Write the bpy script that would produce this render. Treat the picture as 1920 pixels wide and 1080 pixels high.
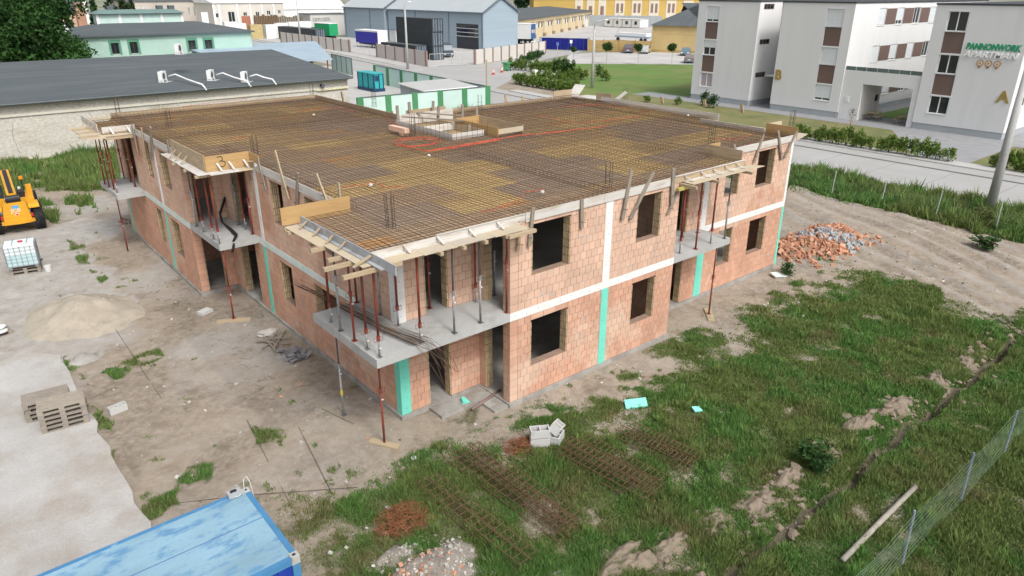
import bpy, math, random
import numpy as np
from mathutils import Vector, Matrix, Euler
random.seed(7); RNG = np.random.default_rng(11)
for o in list(bpy.data.objects): bpy.data.objects.remove(o)
SC = bpy.context.scene
COL = SC.collection
# ------------------------------------------------------------------ camera
F_PX, CX, CY, CZ = 1333.7, -9.089, -15.924, 11.674
YAW, PIT, ROL = math.radians(50.110), math.radians(22.722), math.radians(0.177)
cam_d = bpy.data.cameras.new('camera'); cam = bpy.data.objects.new('camera', cam_d); COL.objects.link(cam)
cam_d.sensor_width = 36.0; cam_d.lens = F_PX / 1920 * 36.0
cam_d.clip_start = .1; cam_d.clip_end = 4000
cam.location = (CX, CY, CZ)
_fw = Vector((math.cos(PIT)*math.cos(YAW), math.cos(PIT)*math.sin(YAW), -math.sin(PIT)))
_rt = Vector((math.sin(YAW), -math.cos(YAW), 0)); _up = _rt.cross(_fw)
_r2 = _rt*math.cos(ROL) + _up*math.sin(ROL); _u2 = -_rt*math.sin(ROL) + _up*math.cos(ROL)
cam.rotation_euler = Matrix((_r2, _u2, -_fw)).transposed().to_euler()
SC.camera = cam
# ------------------------------------------------------------------ sky, sun, exposure
SUN_EL, SUN_AZ = math.radians(50), math.atan2(-0.12, -1.0)      # from the south-east corner, behind thin cloud
W = bpy.data.worlds.new('World'); SC.world = W; W.use_nodes = True
nt = W.node_tree; bgn = nt.nodes['Background']
sky = nt.nodes.new('ShaderNodeTexSky'); sky.sky_type = 'NISHITA'; sky.sun_disc = False
sky.sun_elevation = SUN_EL; sky.sun_rotation = SUN_AZ; sky.air_density = 1.0; sky.dust_density = 6.0; sky.ozone_density = 1.0
hs = nt.nodes.new('ShaderNodeHueSaturation'); hs.inputs['Saturation'].default_value = .30   # thin overcast
nt.links.new(sky.outputs[0], hs.inputs['Color']); nt.links.new(hs.outputs[0], bgn.inputs[0])
bgn.inputs[1].default_value = .15
sd = bpy.data.lights.new('sun', 'SUN'); sd.energy = 1.3; sd.angle = math.radians(10); sd.color = (1, .96, .9)
sun = bpy.data.objects.new('sun', sd); COL.objects.link(sun)
_sv = Vector((math.sin(SUN_AZ)*math.cos(SUN_EL), math.cos(SUN_AZ)*math.cos(SUN_EL), math.sin(SUN_EL)))
sun.rotation_euler = (-_sv).to_track_quat('-Z', 'Y').to_euler(); sun.location = _sv*80
SC.view_settings.view_transform = 'Standard'; SC.view_settings.look = 'None'
SC.view_settings.exposure = 0.30; SC.view_settings.gamma = 1
SC.render.engine = 'CYCLES'; SC.cycles.diffuse_bounces = 3
# ------------------------------------------------------------------ pixel helpers (1920x1080 photo pixels -> world)
GZ = -0.15
def ray(px, py): return _fw + _r2*((px-960)/F_PX) - _u2*((py-540)/F_PX)
def pz(px, py, z=GZ):
    d = ray(px, py); t = (z-CZ)/d.z; return (CX+d.x*t, CY+d.y*t, z)
def pp(px, py, ax, v):
    d = ray(px, py); o = (CX, CY, CZ); t = (v-o[ax])/d[ax]; return (CX+d.x*t, CY+d.y*t, CZ+d.z*t)
# ------------------------------------------------------------------ value noise
def _h(ix, iy, s):
    n = (ix.astype(np.int64)*374761393 + iy.astype(np.int64)*668265263 + s*1274126177) & 0xffffffff
    n = ((n ^ (n >> 13))*1274126177) & 0xffffffff
    return ((n ^ (n >> 16)) & 0xffff)/65535.0
def vnoise(x, y, s=0):
    x = np.asarray(x, float); y = np.asarray(y, float)
    ix = np.floor(x); iy = np.floor(y); fx = x-ix; fy = y-iy
    fx = fx*fx*(3-2*fx); fy = fy*fy*(3-2*fy)
    return (_h(ix,iy,s)*(1-fx)+_h(ix+1,iy,s)*fx)*(1-fy)+(_h(ix,iy+1,s)*(1-fx)+_h(ix+1,iy+1,s)*fx)*fy
def fbm(x, y, s=0, o=4):
    v = 0; a = .5; t = 0
    for k in range(o): v = v + a*vnoise(x*2**k, y*2**k, s+k*17); t += a; a *= .5
    return v/t
def inpoly(x, y, P):
    r = np.zeros(np.shape(x), bool); n = len(P); j = n-1
    for i in range(n):
        xi, yi = P[i][:2]; xj, yj = P[j][:2]
        c = ((yi > y) != (yj > y)) & (x < (xj-xi)*(y-yi)/(yj-yi+1e-12)+xi)
        r ^= c; j = i
    return r
# ------------------------------------------------------------------ materials
MATS = {}
def _n(nt, t, **k):
    n = nt.nodes.new(t)
    for a, b in k.items(): setattr(n, a, b)
    return n
def mat(name, c, r=.8, var=.12, scale=2., c2=None, c2s=1.5, c2t=.55, c2w=.08, bump=0., bs=40., metal=0., spec=.35, isl=0., stretch=None, fine=0., alpha=None):
    """plain surface: colour, its slow variation, a second colour in patches, fine relief"""
    if name in MATS: return MATS[name]
    m = bpy.data.materials.new(name); m.use_nodes = True; nt = m.node_tree; L = nt.links
    b = nt.nodes['Principled BSDF']; b.inputs['Roughness'].default_value = r; b.inputs['Metallic'].default_value = metal
    b.inputs['Specular IOR Level'].default_value = spec
    geo = _n(nt, 'ShaderNodeNewGeometry'); vec = geo.outputs['Position']
    if stretch:
        mp = _n(nt, 'ShaderNodeMapping'); mp.inputs['Scale'].default_value = stretch; L.new(vec, mp.inputs[0]); vec = mp.outputs[0]
    def noise(s, d=4, ro=.6):
        t = _n(nt, 'ShaderNodeTexNoise'); t.inputs['Scale'].default_value = s; t.inputs['Detail'].default_value = d; t.inputs['Roughness'].default_value = ro
        L.new(vec, t.inputs['Vector']); return t.outputs['Fac']
    def mapr(v, a, bb, c_, d):
        t = _n(nt, 'ShaderNodeMapRange'); t.inputs[1].default_value = a; t.inputs[2].default_value = bb; t.inputs[3].default_value = c_; t.inputs[4].default_value = d
        L.new(v, t.inputs[0]); return t.outputs[0]
    def mix(f, A, B, mode='MIX'):
        t = _n(nt, 'ShaderNodeMix', data_type='RGBA', blend_type=mode)
        if isinstance(f, float): t.inputs[0].default_value = f
        else: L.new(f, t.inputs[0])
        for s_, v in ((6, A), (7, B)):
            if isinstance(v, tuple): t.inputs[s_].default_value = (*v[:3], 1)
            else: L.new(v, t.inputs[s_])
        return t.outputs[2]
    col = mix(mapr(noise(scale), .3, .7, 0, 1), tuple(max(0, q*(1-var)) for q in c), tuple(min(1, q*(1+var)) for q in c))
    if c2: col = mix(mapr(noise(c2s, 6, .65), c2t-c2w, c2t+c2w, 0, 1), col, tuple(c2))
    if isl:
        oi = _n(nt, 'ShaderNodeObjectInfo'); ad = _n(nt, 'ShaderNodeMath', operation='ADD'); fr = _n(nt, 'ShaderNodeMath', operation='FRACT')
        L.new(geo.outputs['Random Per Island'], ad.inputs[0]); L.new(oi.outputs['Random'], ad.inputs[1]); L.new(ad.outputs[0], fr.inputs[0])
        v = mapr(fr.outputs[0], 0, 1, 1-isl, 1+isl)
        cm = _n(nt, 'ShaderNodeCombineColor'); [L.new(v, cm.inputs[i]) for i in range(3)]
        col = mix(1., col, cm.outputs[0], 'MULTIPLY')
    if fine:
        v = mapr(noise(bs*1.7, 3, .7), .25, .75, 1-fine, 1+fine)
        cm = _n(nt, 'ShaderNodeCombineColor'); [L.new(v, cm.inputs[i]) for i in range(3)]
        col = mix(1., col, cm.outputs[0], 'MULTIPLY')
    L.new(col, b.inputs['Base Color'])
    if bump:
        bp = _n(nt, 'ShaderNodeBump'); bp.inputs['Strength'].default_value = bump; bp.inputs['Distance'].default_value = .02
        L.new(noise(bs, 5, .65), bp.inputs['Height']); L.new(bp.outputs[0], b.inputs['Normal'])
    if alpha is not None: b.inputs['Alpha'].default_value = alpha
    MATS[name] = m; return m
def glass(name, c, r=.08):
    if name in MATS: return MATS[name]
    m = mat(name, c, r, .2, .5, spec=.8); return m
def attr_mat(name, attr='col', r=.7, trans=.0, fine=0):
    if name in MATS: return MATS[name]
    m = bpy.data.materials.new(name); m.use_nodes = True; nt = m.node_tree; b = nt.nodes['Principled BSDF']
    b.inputs['Roughness'].default_value = r; b.inputs['Specular IOR Level'].default_value = .2
    a = _n(nt, 'ShaderNodeAttribute'); a.attribute_name = attr; nt.links.new(a.outputs['Color'], b.inputs['Base Color'])
    if trans:
        t = _n(nt, 'ShaderNodeBsdfTranslucent'); nt.links.new(a.outputs['Color'], t.inputs[0])
        mx = _n(nt, 'ShaderNodeMixShader'); mx.inputs[0].default_value = trans
        nt.links.new(b.outputs[0], mx.inputs[1]); nt.links.new(t.outputs[0], mx.inputs[2])
        nt.links.new(mx.outputs[0], nt.nodes['Material Output'].inputs['Surface'])
    MATS[name] = m; return m
# ------------------------------------------------------------------ mesh builder
class MB:
    def __init__(s): s.v = []; s.f = []; s.m = []; s.k = 0
    def mi(s, k): s.k = k; return s
    def quad(s, pts):
        n = len(s.v); s.v += [tuple(p) for p in pts]; s.f.append(tuple(range(n, n+len(pts)))); s.m.append(s.k); return s
    def box(s, x0, y0, z0, x1, y1, z1):
        n = len(s.v)
        s.v += [(x0,y0,z0),(x1,y0,z0),(x1,y1,z0),(x0,y1,z0),(x0,y0,z1),(x1,y0,z1),(x1,y1,z1),(x0,y1,z1)]
        for q in ((0,3,2,1),(4,5,6,7),(0,1,5,4),(1,2,6,5),(2,3,7,6),(3,0,4,7)): s.f.append(tuple(n+i for i in q)); s.m.append(s.k)
        return s
    def obox(s, c, size, M=None):
        """box of size centred on c, turned by the 3x3 matrix M"""
        n = len(s.v); hx, hy, hz = [q/2 for q in size]; c = Vector(c)
        for p in ((-hx,-hy,-hz),(hx,-hy,-hz),(hx,hy,-hz),(-hx,hy,-hz),(-hx,-hy,hz),(hx,-hy,hz),(hx,hy,hz),(-hx,hy,hz)):
            q = Vector(p); q = (M @ q if M else q)+c; s.v.append(tuple(q))
        for q in ((0,3,2,1),(4,5,6,7),(0,1,5,4),(1,2,6,5),(2,3,7,6),(3,0,4,7)): s.f.append(tuple(n+i for i in q)); s.m.append(s.k)
        return s
    def beam(s, a, b, w, h, up=(0,0,1)):
        """rectangular bar from a to b"""
        a = Vector(a); b = Vector(b); d = (b-a); L = d.length; d.normalize(); u = Vector(up)
        if abs(d.dot(u)) > .98: u = Vector((1,0,0))
        x = d.cross(u).normalized(); y = x.cross(d)
        return s.obox((a+b)/2, (w, L, h), Matrix((x, d, y)).transposed())
    def tube(s, pts, r, n=6, cap=True, r1=None):
        pts = [Vector(p) for p in pts]; base = len(s.v); m = len(pts)
        for i, p in enumerate(pts):
            d = (pts[min(i+1,m-1)]-pts[max(i-1,0)]).normalized()
            u = Vector((0,0,1)) if abs(d.z) < .9 else Vector((1,0,0))
            x = d.cross(u).normalized(); y = d.cross(x)
            rr = r if r1 is None else r+(r1-r)*i/(m-1)
            for k in range(n):
                a = 2*math.pi*k/n; s.v.append(tuple(p+x*(rr*math.cos(a))+y*(rr*math.sin(a))))
        for i in range(m-1):
            for k in range(n):
                s.f.append((base+i*n+k, base+i*n+(k+1)%n, base+(i+1)*n+(k+1)%n, base+(i+1)*n+k)); s.m.append(s.k)
        if cap:
            s.f.append(tuple(base+k for k in range(n))[::-1]); s.m.append(s.k)
            s.f.append(tuple(base+(m-1)*n+k for k in range(n))); s.m.append(s.k)
        return s
    def prism(s, poly, z0, z1):
        n = len(s.v); k = len(poly)
        s.v += [(p[0],p[1],z0) for p in poly]+[(p[0],p[1],z1) for p in poly]
        s.f.append(tuple(range(n+k-1, n-1, -1))); s.m.append(s.k); s.f.append(tuple(range(n+k, n+2*k))); s.m.append(s.k)
        for i in range(k): s.f.append((n+i, n+(i+1)%k, n+k+(i+1)%k, n+k+i)); s.m.append(s.k)
        return s
    def extrude(s, prof, a0, a1, ax):
        """profile in the plane across axis ax, pulled from a0 to a1 (prof gives the two other coordinates in order)"""
        n = len(s.v); k = len(prof)
        for a in (a0, a1):
            for p in prof:
                q = [p[0], p[1]]; q.insert(ax, a); s.v.append(tuple(q))
        s.f.append(tuple(range(n, n+k))); s.m.append(s.k); s.f.append(tuple(range(n+2*k-1, n+k-1, -1))); s.m.append(s.k)
        for i in range(k): s.f.append((n+i, n+k+i, n+k+(i+1)%k, n+(i+1)%k)); s.m.append(s.k)
        return s
    def cyl(s, c, r, h, n=16, ax=2, r1=None):
        c = Vector(c); e = [0,0,0]; e[ax] = h; return s.tube([c, c+Vector(e)], r, n, True, r1)
    def blob(s, c, r, seed=0, sub=2, rough=.25, sq=(1,1,1)):
        import bmesh
        bm = bmesh.new(); bmesh.ops.create_icosphere(bm, subdivisions=sub, radius=1); rr = random.Random(seed); n = len(s.v)
        ph = [rr.uniform(0, 6.3) for _ in range(6)]
        for v in bm.verts:
            p = v.co; k = 1+rough*(math.sin(3*p.x+ph[0])*math.sin(3.3*p.y+ph[1])+.6*math.sin(7*p.z+ph[2])*math.sin(6*p.x+ph[3])+.4*rr.uniform(-1,1))
            s.v.append((c[0]+p.x*r*k*sq[0], c[1]+p.y*r*k*sq[1], c[2]+p.z*r*k*sq[2]))
        bm.verts.index_update()
        for f in bm.faces: s.f.append(tuple(n+v.index for v in f.verts)); s.m.append(s.k)
        bm.free(); return s
    def mesh(s, name, mats, smooth=False):
        me = bpy.data.meshes.new(name); me.from_pydata(s.v, [], s.f)
        for m_ in (mats if isinstance(mats, (list, tuple)) else [mats]): me.materials.append(m_)
        if isinstance(mats, (list, tuple)) and len(mats) > 1: me.polygons.foreach_set('material_index', s.m)
        if smooth: me.polygons.foreach_set('use_smooth', [True]*len(me.polygons))
        return me
    def build(s, name, mats, parent=None, smooth=False): return link(name, s.mesh(name, mats, smooth), parent)
WL = {}
def link(name, me, parent=None, loc=None):
    """world-coordinate mesh; under a parent its offset cancels the parent's place"""
    o = bpy.data.objects.new(name, me); COL.objects.link(o)
    if parent is not None:
        o.parent = parent; pw = WL.get(parent.name, Vector((0,0,0)))
        o.location = (Vector(loc) if loc is not None else Vector((0,0,0))) - pw
        WL[o.name] = Vector(loc) if loc is not None else Vector((0,0,0))
    else:
        if loc is not None: o.location = loc
        WL[o.name] = o.location.copy()
    return o
def tag(o, label=None, cat=None, group=None, kind=None):
    if label: o['label'] = label
    if cat: o['category'] = cat
    if group: o['group'] = group
    if kind: o['kind'] = kind
    return o
def thing(name, label, cat, loc=(0,0,0), group=None):
    o = bpy.data.objects.new(name, None); o.empty_display_size = .2; COL.objects.link(o); o.location = loc
    WL[o.name] = Vector(loc); return tag(o, label, cat, group)
def one(name, mb, mats, label, cat, group=None, smooth=False):
    return tag(mb.build(name, mats, None, smooth), label, cat, group)
def dup(root, loc, rz=0, label=None, scale=None):
    """copy of a thing built about its own origin, with parts and sub-parts"""
    r = root.copy(); COL.objects.link(r); r.location = loc; r.rotation_euler = (0,0,rz)
    if scale: r.scale = scale
    if label: r['label'] = label
    for ch in root.children:
        c = ch.copy(); COL.objects.link(c); c.parent = r
        for g in ch.children:
            d = g.copy(); COL.objects.link(d); d.parent = c
    return r
def text_mesh(name, body, size, m, depth=.02, align='LEFT', bold=0., shear=0.):
    cu = bpy.data.curves.new(name, 'FONT'); cu.body = body; cu.size = size; cu.extrude = depth; cu.align_x = align; cu.offset = bold; cu.shear = shear
    cu.resolution_u = 3
    o = bpy.data.objects.new(name, cu); COL.objects.link(o)
    dg = bpy.context.evaluated_depsgraph_get(); me = bpy.data.meshes.new_from_object(o.evaluated_get(dg))
    bpy.data.objects.remove(o); me.name = name; me.materials.clear(); me.materials.append(m); return me
def text_at(name, body, size, m, parent, origin, xdir, ydir=(0,0,1), depth=.02, align='LEFT', bold=0., width=None, shear=0.):
    me = text_mesh(name, body, size, m, depth, align, bold, shear)
    x = Vector(xdir).normalized(); y = Vector(ydir).normalized(); z = x.cross(y)
    sx = 1.
    if width:
        xs = [v.co.x for v in me.vertices]; sx = width/max(1e-6, max(xs)-min(xs))
    for v in me.vertices: v.co = Vector(origin)+x*(v.co.x*sx)+y*v.co.y+z*v.co.z
    return link(name, me, parent)
def tri_mesh(name, V, Fc, cols, m):
    """big triangle soup with a colour per vertex"""
    me = bpy.data.meshes.new(name); nv = len(V); nf = len(Fc)
    me.vertices.add(nv); me.vertices.foreach_set('co', V.astype(np.float32).ravel())
    me.loops.add(nf*3); me.loops.foreach_set('vertex_index', Fc.astype(np.int32).ravel())
    me.polygons.add(nf); me.polygons.foreach_set('loop_start', np.arange(0, nf*3, 3, dtype=np.int32))
    me.update(calc_edges=True)
    a = me.color_attributes.new('col', 'FLOAT_COLOR', 'POINT')
    a.data.foreach_set('color', np.c_[cols, np.ones(nv)].astype(np.float32).ravel())
    me.materials.append(m); me.validate(); return me
# ================================================================== GROUND
def gpoly(px): return [pz(*q)[:2] for q in px]
G_DENSE = gpoly([(560,1080),(545,1000),(520,965),(600,945),(700,930),(760,900),(790,860),(880,835),(960,880),(1000,862),(1080,835),(1100,805),(1140,795),(1240,800),(1260,725),(1330,680),(1400,650),(1470,590),(1520,560),(1600,520),(1690,530),(1790,575),(1850,615),(1919,600),(1990,560),(2300,700),(2300,1400),(560,1400)])
G_SPARSE = gpoly([(640,925),(780,830),(950,825),(1010,760),(1100,720),(1180,680),(1260,615),(1360,560),(1455,505),(1560,485),(1710,520),(1850,560),(1950,590),(1930,680),(1300,760),(1200,860),(1000,900),(700,960)])
G_DRY = gpoly([(480,965),(600,930),(740,920),(780,1000),(720,1090),(560,1090)])
G_BACK = [(-40,33.5),(-12,34.5),(-7,36.5),(-4,37),(-1.5,35),(1,32),(6,30),(26,30),(26,47.6),(-40,47.6)]
G_STRIP = [(32.9,-30),(33.0,-14),(32.7,-6),(33.3,0),(33.0,4),(33.4,9),(33.2,20),(33,60),(39.6,60),(39.6,-30)]
G_BITS = [gpoly(q) for q in ([(75,372),(105,385),(112,420),(95,415),(75,390)],[(126,450),(158,460),(172,505),(205,520),(195,535),(160,500)],[(113,665),(150,690),(168,735),(145,735)],[(163,750),(212,790),(208,845),(178,800)],
   [(190,700),(235,680),(300,650),(315,665),(225,705)],[(330,905),(350,880),(402,868),(395,900)],[(255,920),(330,905),(345,950),(272,975)],[(125,375),(175,372),(180,390),(130,390)],[(400,960),(470,930),(500,960),(430,985)],[(200,820),(222,860),(212,868),(195,830)],
   [(480,800),(540,810),(530,840),(490,830)],[(820,770),(900,760),(890,790),(830,795)],[(1000,765),(1080,760),(1090,790),(1005,795)],[(1180,700),(1250,690),(1260,715),(1190,730)],[(1260,640),(1330,628),(1330,650),(1270,660)],[(640,500),(650,505),(655,520),(645,518)])]
TRACK = gpoly([(1478,345),(1560,370),(1700,405),(1800,440),(1925,470),(2000,520),(1925,590),(1860,600),(1780,560),(1690,515),(1600,490),(1500,478),(1465,440)])
PALE = [(-60,12.0),(-7.5,10.8),(-5.2,10.5),(-4.2,14),(-4.0,18),(-3.9,23),(-2.2,24.5),(-2.2,28.0),(-6,28.5),(-60,29)]
SPILL = gpoly([(95,458),(118,430),(150,408),(185,412),(235,420),(205,438),(160,455),(140,470)])
def ditch(x): return -9.85+.06*np.sin(x*.7)+.05*np.sin(x*2.3)
def gnd_h(x, y):
    x = np.asarray(x, float); y = np.asarray(y, float)
    sm = lambda v, a, b: np.clip((v-a)/(b-a), 0, 1)
    site = sm(x,-40,-34)*sm(-x,-39.4,-37)*sm(y,-30,-26)*sm(-y,-47,-45)
    bld = (sm(x,-2.6,-2.2)*sm(-x,-21.8,-21.2)*sm(y,-1.9,-1.6)*sm(-y,-25,-24.5))
    pad = sm(-x,6.95,7.25)*sm(y,-30,-29)*sm(-y,-12.4,-11.4)
    n = (fbm(x*.45,y*.45,3)-.5)*.16+(fbm(x*2.6,y*2.6,5,3)-.5)*.07
    h = n*site*(1-bld)*(1-pad)
    dy = y-ditch(x); on = sm(x,-1,2)*sm(-x,-31,-27)
    h = h-.42*np.exp(-((dy+.10*(vnoise(x*2.2,y*0,12)-.5))/.15)**2)*on*np.clip(vnoise(x*1.3,x*0,13)*1.9-.25,.12,1.2) + .12*np.exp(-((dy-.5)/.25)**2)*on*np.clip(vnoise(x*1.1,y*.4,8)*2-1,0,1)
    tr = inpoly(x, y, TRACK)
    u = (x*.88-y*.47)
    rut = 1.4*np.sin(u*5.2+.9*np.sin(y*.45)+.5*np.sin(x*.8))*.034*(.4+fbm(x*.35,y*.35,33))+np.abs(np.sin(u*1.7+.4*np.sin(y*.6)))*.05-.03*np.clip(np.sin((x*.47+y*.88)*15),0,1)*(vnoise(x*.5,y*.5,34)>.5)
    h = h+np.where(tr, rut+.03*(fbm(x*4,y*4,31,2)-.5), 0)
    return GZ+h
def masks(x, y):
    wx = x+(fbm(x*.9,y*.9,21)-.5)*1.6; wy = y+(fbm(x*.9,y*.9,22)-.5)*1.6
    n1 = fbm(x*.55,y*.55,40); n2 = fbm(x*1.7,y*1.7,41,3)
    def soft(Pl, amp, K=4):
        v = 0
        for k in range(K): v = v+inpoly(x+(fbm(x*.7,y*.7,121+k*7)-.5)*amp+(fbm(x*4,y*4,171+k*5,2)-.5)*amp*.35, y+(fbm(x*.7,y*.7,221+k*7)-.5)*amp+(fbm(x*4,y*4,271+k*5,2)-.5)*amp*.35, Pl)
        return v/K
    g = soft(G_DENSE,3.4)*(np.clip(1.15-2.0*np.clip(.46-n1*.5-n2*.5,0,1)*2.4, .30, 1))
    g = np.maximum(g, soft(G_SPARSE,2.6)*np.clip((n2*.6+n1*.4-.43)*3.0,0,.65))
    g = np.maximum(g, np.where(inpoly(wx,wy,G_BACK), np.clip(1.3-2.2*np.clip(.42-n1,0,1)*3,0.2,1), 0))
    g = np.maximum(g, np.where(inpoly(x+(n2-.5)*1.3,y,G_STRIP), 1, 0))
    w2x = x+(n2-.5)*.5; w2y = y+(fbm(x*1.7,y*1.7,51,3)-.5)*.5
    for P in G_BITS: g = np.maximum(g, np.where(inpoly(w2x,w2y,P), np.clip((n2-.35)*5,0,.85), 0))
    # scattered single weeds on the dirt
    site = (x > -6.8) & (x < 31) & (y > -10) & (y < 31)
    g = np.maximum(g, np.where(site, np.clip((fbm(x*2.3,y*2.3,77,2)-.76)*5,0,.5), 0))
    g = g*np.where(np.abs(y-ditch(x)) < .02+.22*n2, np.where((x > 0) & (x < 29), .12, 1), 1)
    g = g*np.where(inpoly(wx,wy,TRACK), .12, 1)
    return g
def build_ground():
    xs = np.unique(np.concatenate([np.linspace(-2500,-60,14),np.linspace(-60,-14,36),np.arange(-14,36,.2),np.linspace(36,120,50),np.linspace(120,2500,16)]))
    ys = np.unique(np.concatenate([np.linspace(-2500,-40,12),np.linspace(-40,-16,24),np.arange(-16,34,.2),np.linspace(34,60,60),np.linspace(60,200,60),np.linspace(200,2500,16)]))
    X, Y = np.meshgrid(xs, ys); Zz = gnd_h(X, Y)
    nx, ny = len(xs), len(ys)
    idx = np.arange(nx*ny).reshape(ny, nx)
    q = np.stack([idx[:-1,:-1],idx[:-1,1:],idx[1:,1:],idx[1:,:-1]],-1).reshape(-1,4)
    me = bpy.data.meshes.new('ground'); n = nx*ny
    me.vertices.add(n); me.vertices.foreach_set('co', np.stack([X,Y,Zz],-1).astype(np.float32).ravel())
    me.loops.add(len(q)*4); me.loops.foreach_set('vertex_index', q.astype(np.int32).ravel())
    me.polygons.add(len(q)); me.polygons.foreach_set('loop_start', np.arange(0,len(q)*4,4,dtype=np.int32))
    me.update(calc_edges=True); me.polygons.foreach_set('use_smooth', np.ones(len(q), bool))
    x = X.ravel(); y = Y.ravel()
    g = masks(x, y)
    wx = x+(fbm(x*.8,y*.8,61)-.5)*2; wy = y+(fbm(x*.8,y*.8,62)-.5)*2
    pale = np.where(inpoly(wx,wy,PALE), .75+.25*fbm(x*.5,y*.5,63), 0)
    pale = np.maximum(pale, np.clip((fbm(x*.35,y*.35,64)-.45)*3,0,.7)*np.where((x < -1) & (y > 1),1,.4))
    pale = np.maximum(pale, np.where(inpoly(x+(fbm(x*2,y*2,401)-.5)*1.2,y+(fbm(x*2,y*2,402)-.5)*2.,SPILL),1.3,0))
    damp = 1.25*np.exp(-((y-ditch(x))/.30)**2)*((x > -1) & (x < 30))
    damp = np.maximum(damp, np.where((x > -3.4) & (x < 0.2) & (y > 2) & (y < 15), .35*fbm(x*.7,y*.7,66), 0))
    tk = inpoly(x+(fbm(x*.8,y*.8,301)-.5),y,TRACK); uu = x*.88-y*.47+.35*np.sin(y*.45)+.25*np.sin(x*.8)
    pale = np.where(tk, .55*np.clip(np.sin(uu*5.2)*.6+fbm(x*1.3,y*1.3,302)-.3,0,1), pale); damp = np.where(tk, np.maximum(damp,.30*np.clip(np.sin(uu*3.1+1.)*.8+fbm(x*1.6,y*1.6,303)-.75,0,1)), damp)
    far = np.clip((np.hypot(x-15,y-10)-62)/20, 0, 1)
    a = me.color_attributes.new('gm', 'FLOAT_COLOR', 'POINT')
    a.data.foreach_set('color', np.stack([g, np.clip(pale,0,1), np.clip(damp,0,1), np.ones_like(g)],-1).astype(np.float32).ravel())
    b_ = me.attributes.new('farm', 'FLOAT', 'POINT'); b_.data.foreach_set('value', far.astype(np.float32))
    m = bpy.data.materials.new('ground_soil'); m.use_nodes = True; nt = m.node_tree; L = nt.links; B = nt.nodes['Principled BSDF']; B.inputs['Roughness'].default_value = .95; B.inputs['Specular IOR Level'].default_value = .1
    geo = _n(nt,'ShaderNodeNewGeometry')
    def noise(s, d=5, ro=.62):
        t = _n(nt,'ShaderNodeTexNoise'); t.inputs['Scale'].default_value = s; t.inputs['Detail'].default_value = d; t.inputs['Roughness'].default_value = ro; L.new(geo.outputs['Position'], t.inputs['Vector']); return t.outputs['Fac']
    def mr(v,a_,b2,c_=0.,d_=1.):
        t = _n(nt,'ShaderNodeMapRange'); t.inputs[1].default_value=a_; t.inputs[2].default_value=b2; t.inputs[3].default_value=c_; t.inputs[4].default_value=d_; L.new(v,t.inputs[0]); return t.outputs[0]
    def mix(f,A,Bc):
        t = _n(nt,'ShaderNodeMix',data_type='RGBA')
        L.new(f,t.inputs[0])
        for s_,v in ((6,A),(7,Bc)):
            if isinstance(v,tuple): t.inputs[s_].default_value=(*v,1)
            else: L.new(v,t.inputs[s_])
        return t.outputs[2]
    def mul(a_,b2):
        t=_n(nt,'ShaderNodeMath',operation='MULTIPLY'); L.new(a_,t.inputs[0])
        if isinstance(b2,float): t.inputs[1].default_value=b2
        else: L.new(b2,t.inputs[1])
        return t.outputs[0]
    at = _n(nt,'ShaderNodeAttribute'); at.attribute_name='gm'; sp=_n(nt,'ShaderNodeSeparateColor'); L.new(at.outputs['Color'],sp.inputs[0])
    soil = mix(mr(noise(.55,6,.6),.36,.60), SOIL_A, SOIL_B)
    soil = mix(mr(noise(4.,6,.7),.42,.70), soil, SOIL_C)
    soil = mix(mul(mr(noise(16.,4,.75),.56,.72),.65), soil, (.145,.12,.095))
    vo = _n(nt,'ShaderNodeTexVoronoi'); vo.inputs['Scale'].default_value=9.; L.new(geo.outputs['Position'],vo.inputs['Vector'])
    peb = mul(mr(vo.outputs['Distance'],.16,.07), mr(noise(1.1),.5,.62))
    soil = mix(peb, soil, (.42,.40,.37))
    pale_c = mix(mr(noise(2.2),.35,.65), PALE_A, PALE_B)
    soil = mix(mul(sp.outputs[1], mr(noise(1.7),.15,.5)), soil, pale_c)
    soil = mix(mul(sp.outputs[2],.8), soil, (.075,.06,.045))
    gr = mix(mr(noise(1.5),.4,.6), (.075,.088,.036), (.125,.115,.060))
    edge = mr(noise(7.,5,.75),.3,.7,-.4,.4)
    ad = _n(nt,'ShaderNodeMath',operation='ADD'); L.new(sp.outputs[0],ad.inputs[0]); L.new(edge,ad.inputs[1])
    soil = mix(mul(mr(ad.outputs[0],.15,.95),.9), soil, gr)
    fa = _n(nt,'ShaderNodeAttribute'); fa.attribute_name='farm'
    soil = mix(fa.outputs['Fac'], soil, mix(mr(noise(.02),.4,.6),(.30,.29,.27),(.16,.19,.10)))
    L.new(soil,B.inputs['Base Color'])
    bp=_n(nt,'ShaderNodeBump'); bp.inputs['Strength'].default_value=.9; bp.inputs['Distance'].default_value=.06; L.new(noise(9.,8,.72),bp.inputs['Height']); L.new(bp.outputs[0],B.inputs['Normal'])
    me.materials.append(m)
    tag(link('ground', me), 'bare sandy soil with patches of grass on the building site', None, None, 'structure')
SOIL_A, SOIL_B, SOIL_C = (.205,.168,.130), (.33,.275,.215), (.39,.342,.288)
PALE_A, PALE_B = (.44,.43,.415), (.365,.345,.315)
build_ground()
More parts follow.
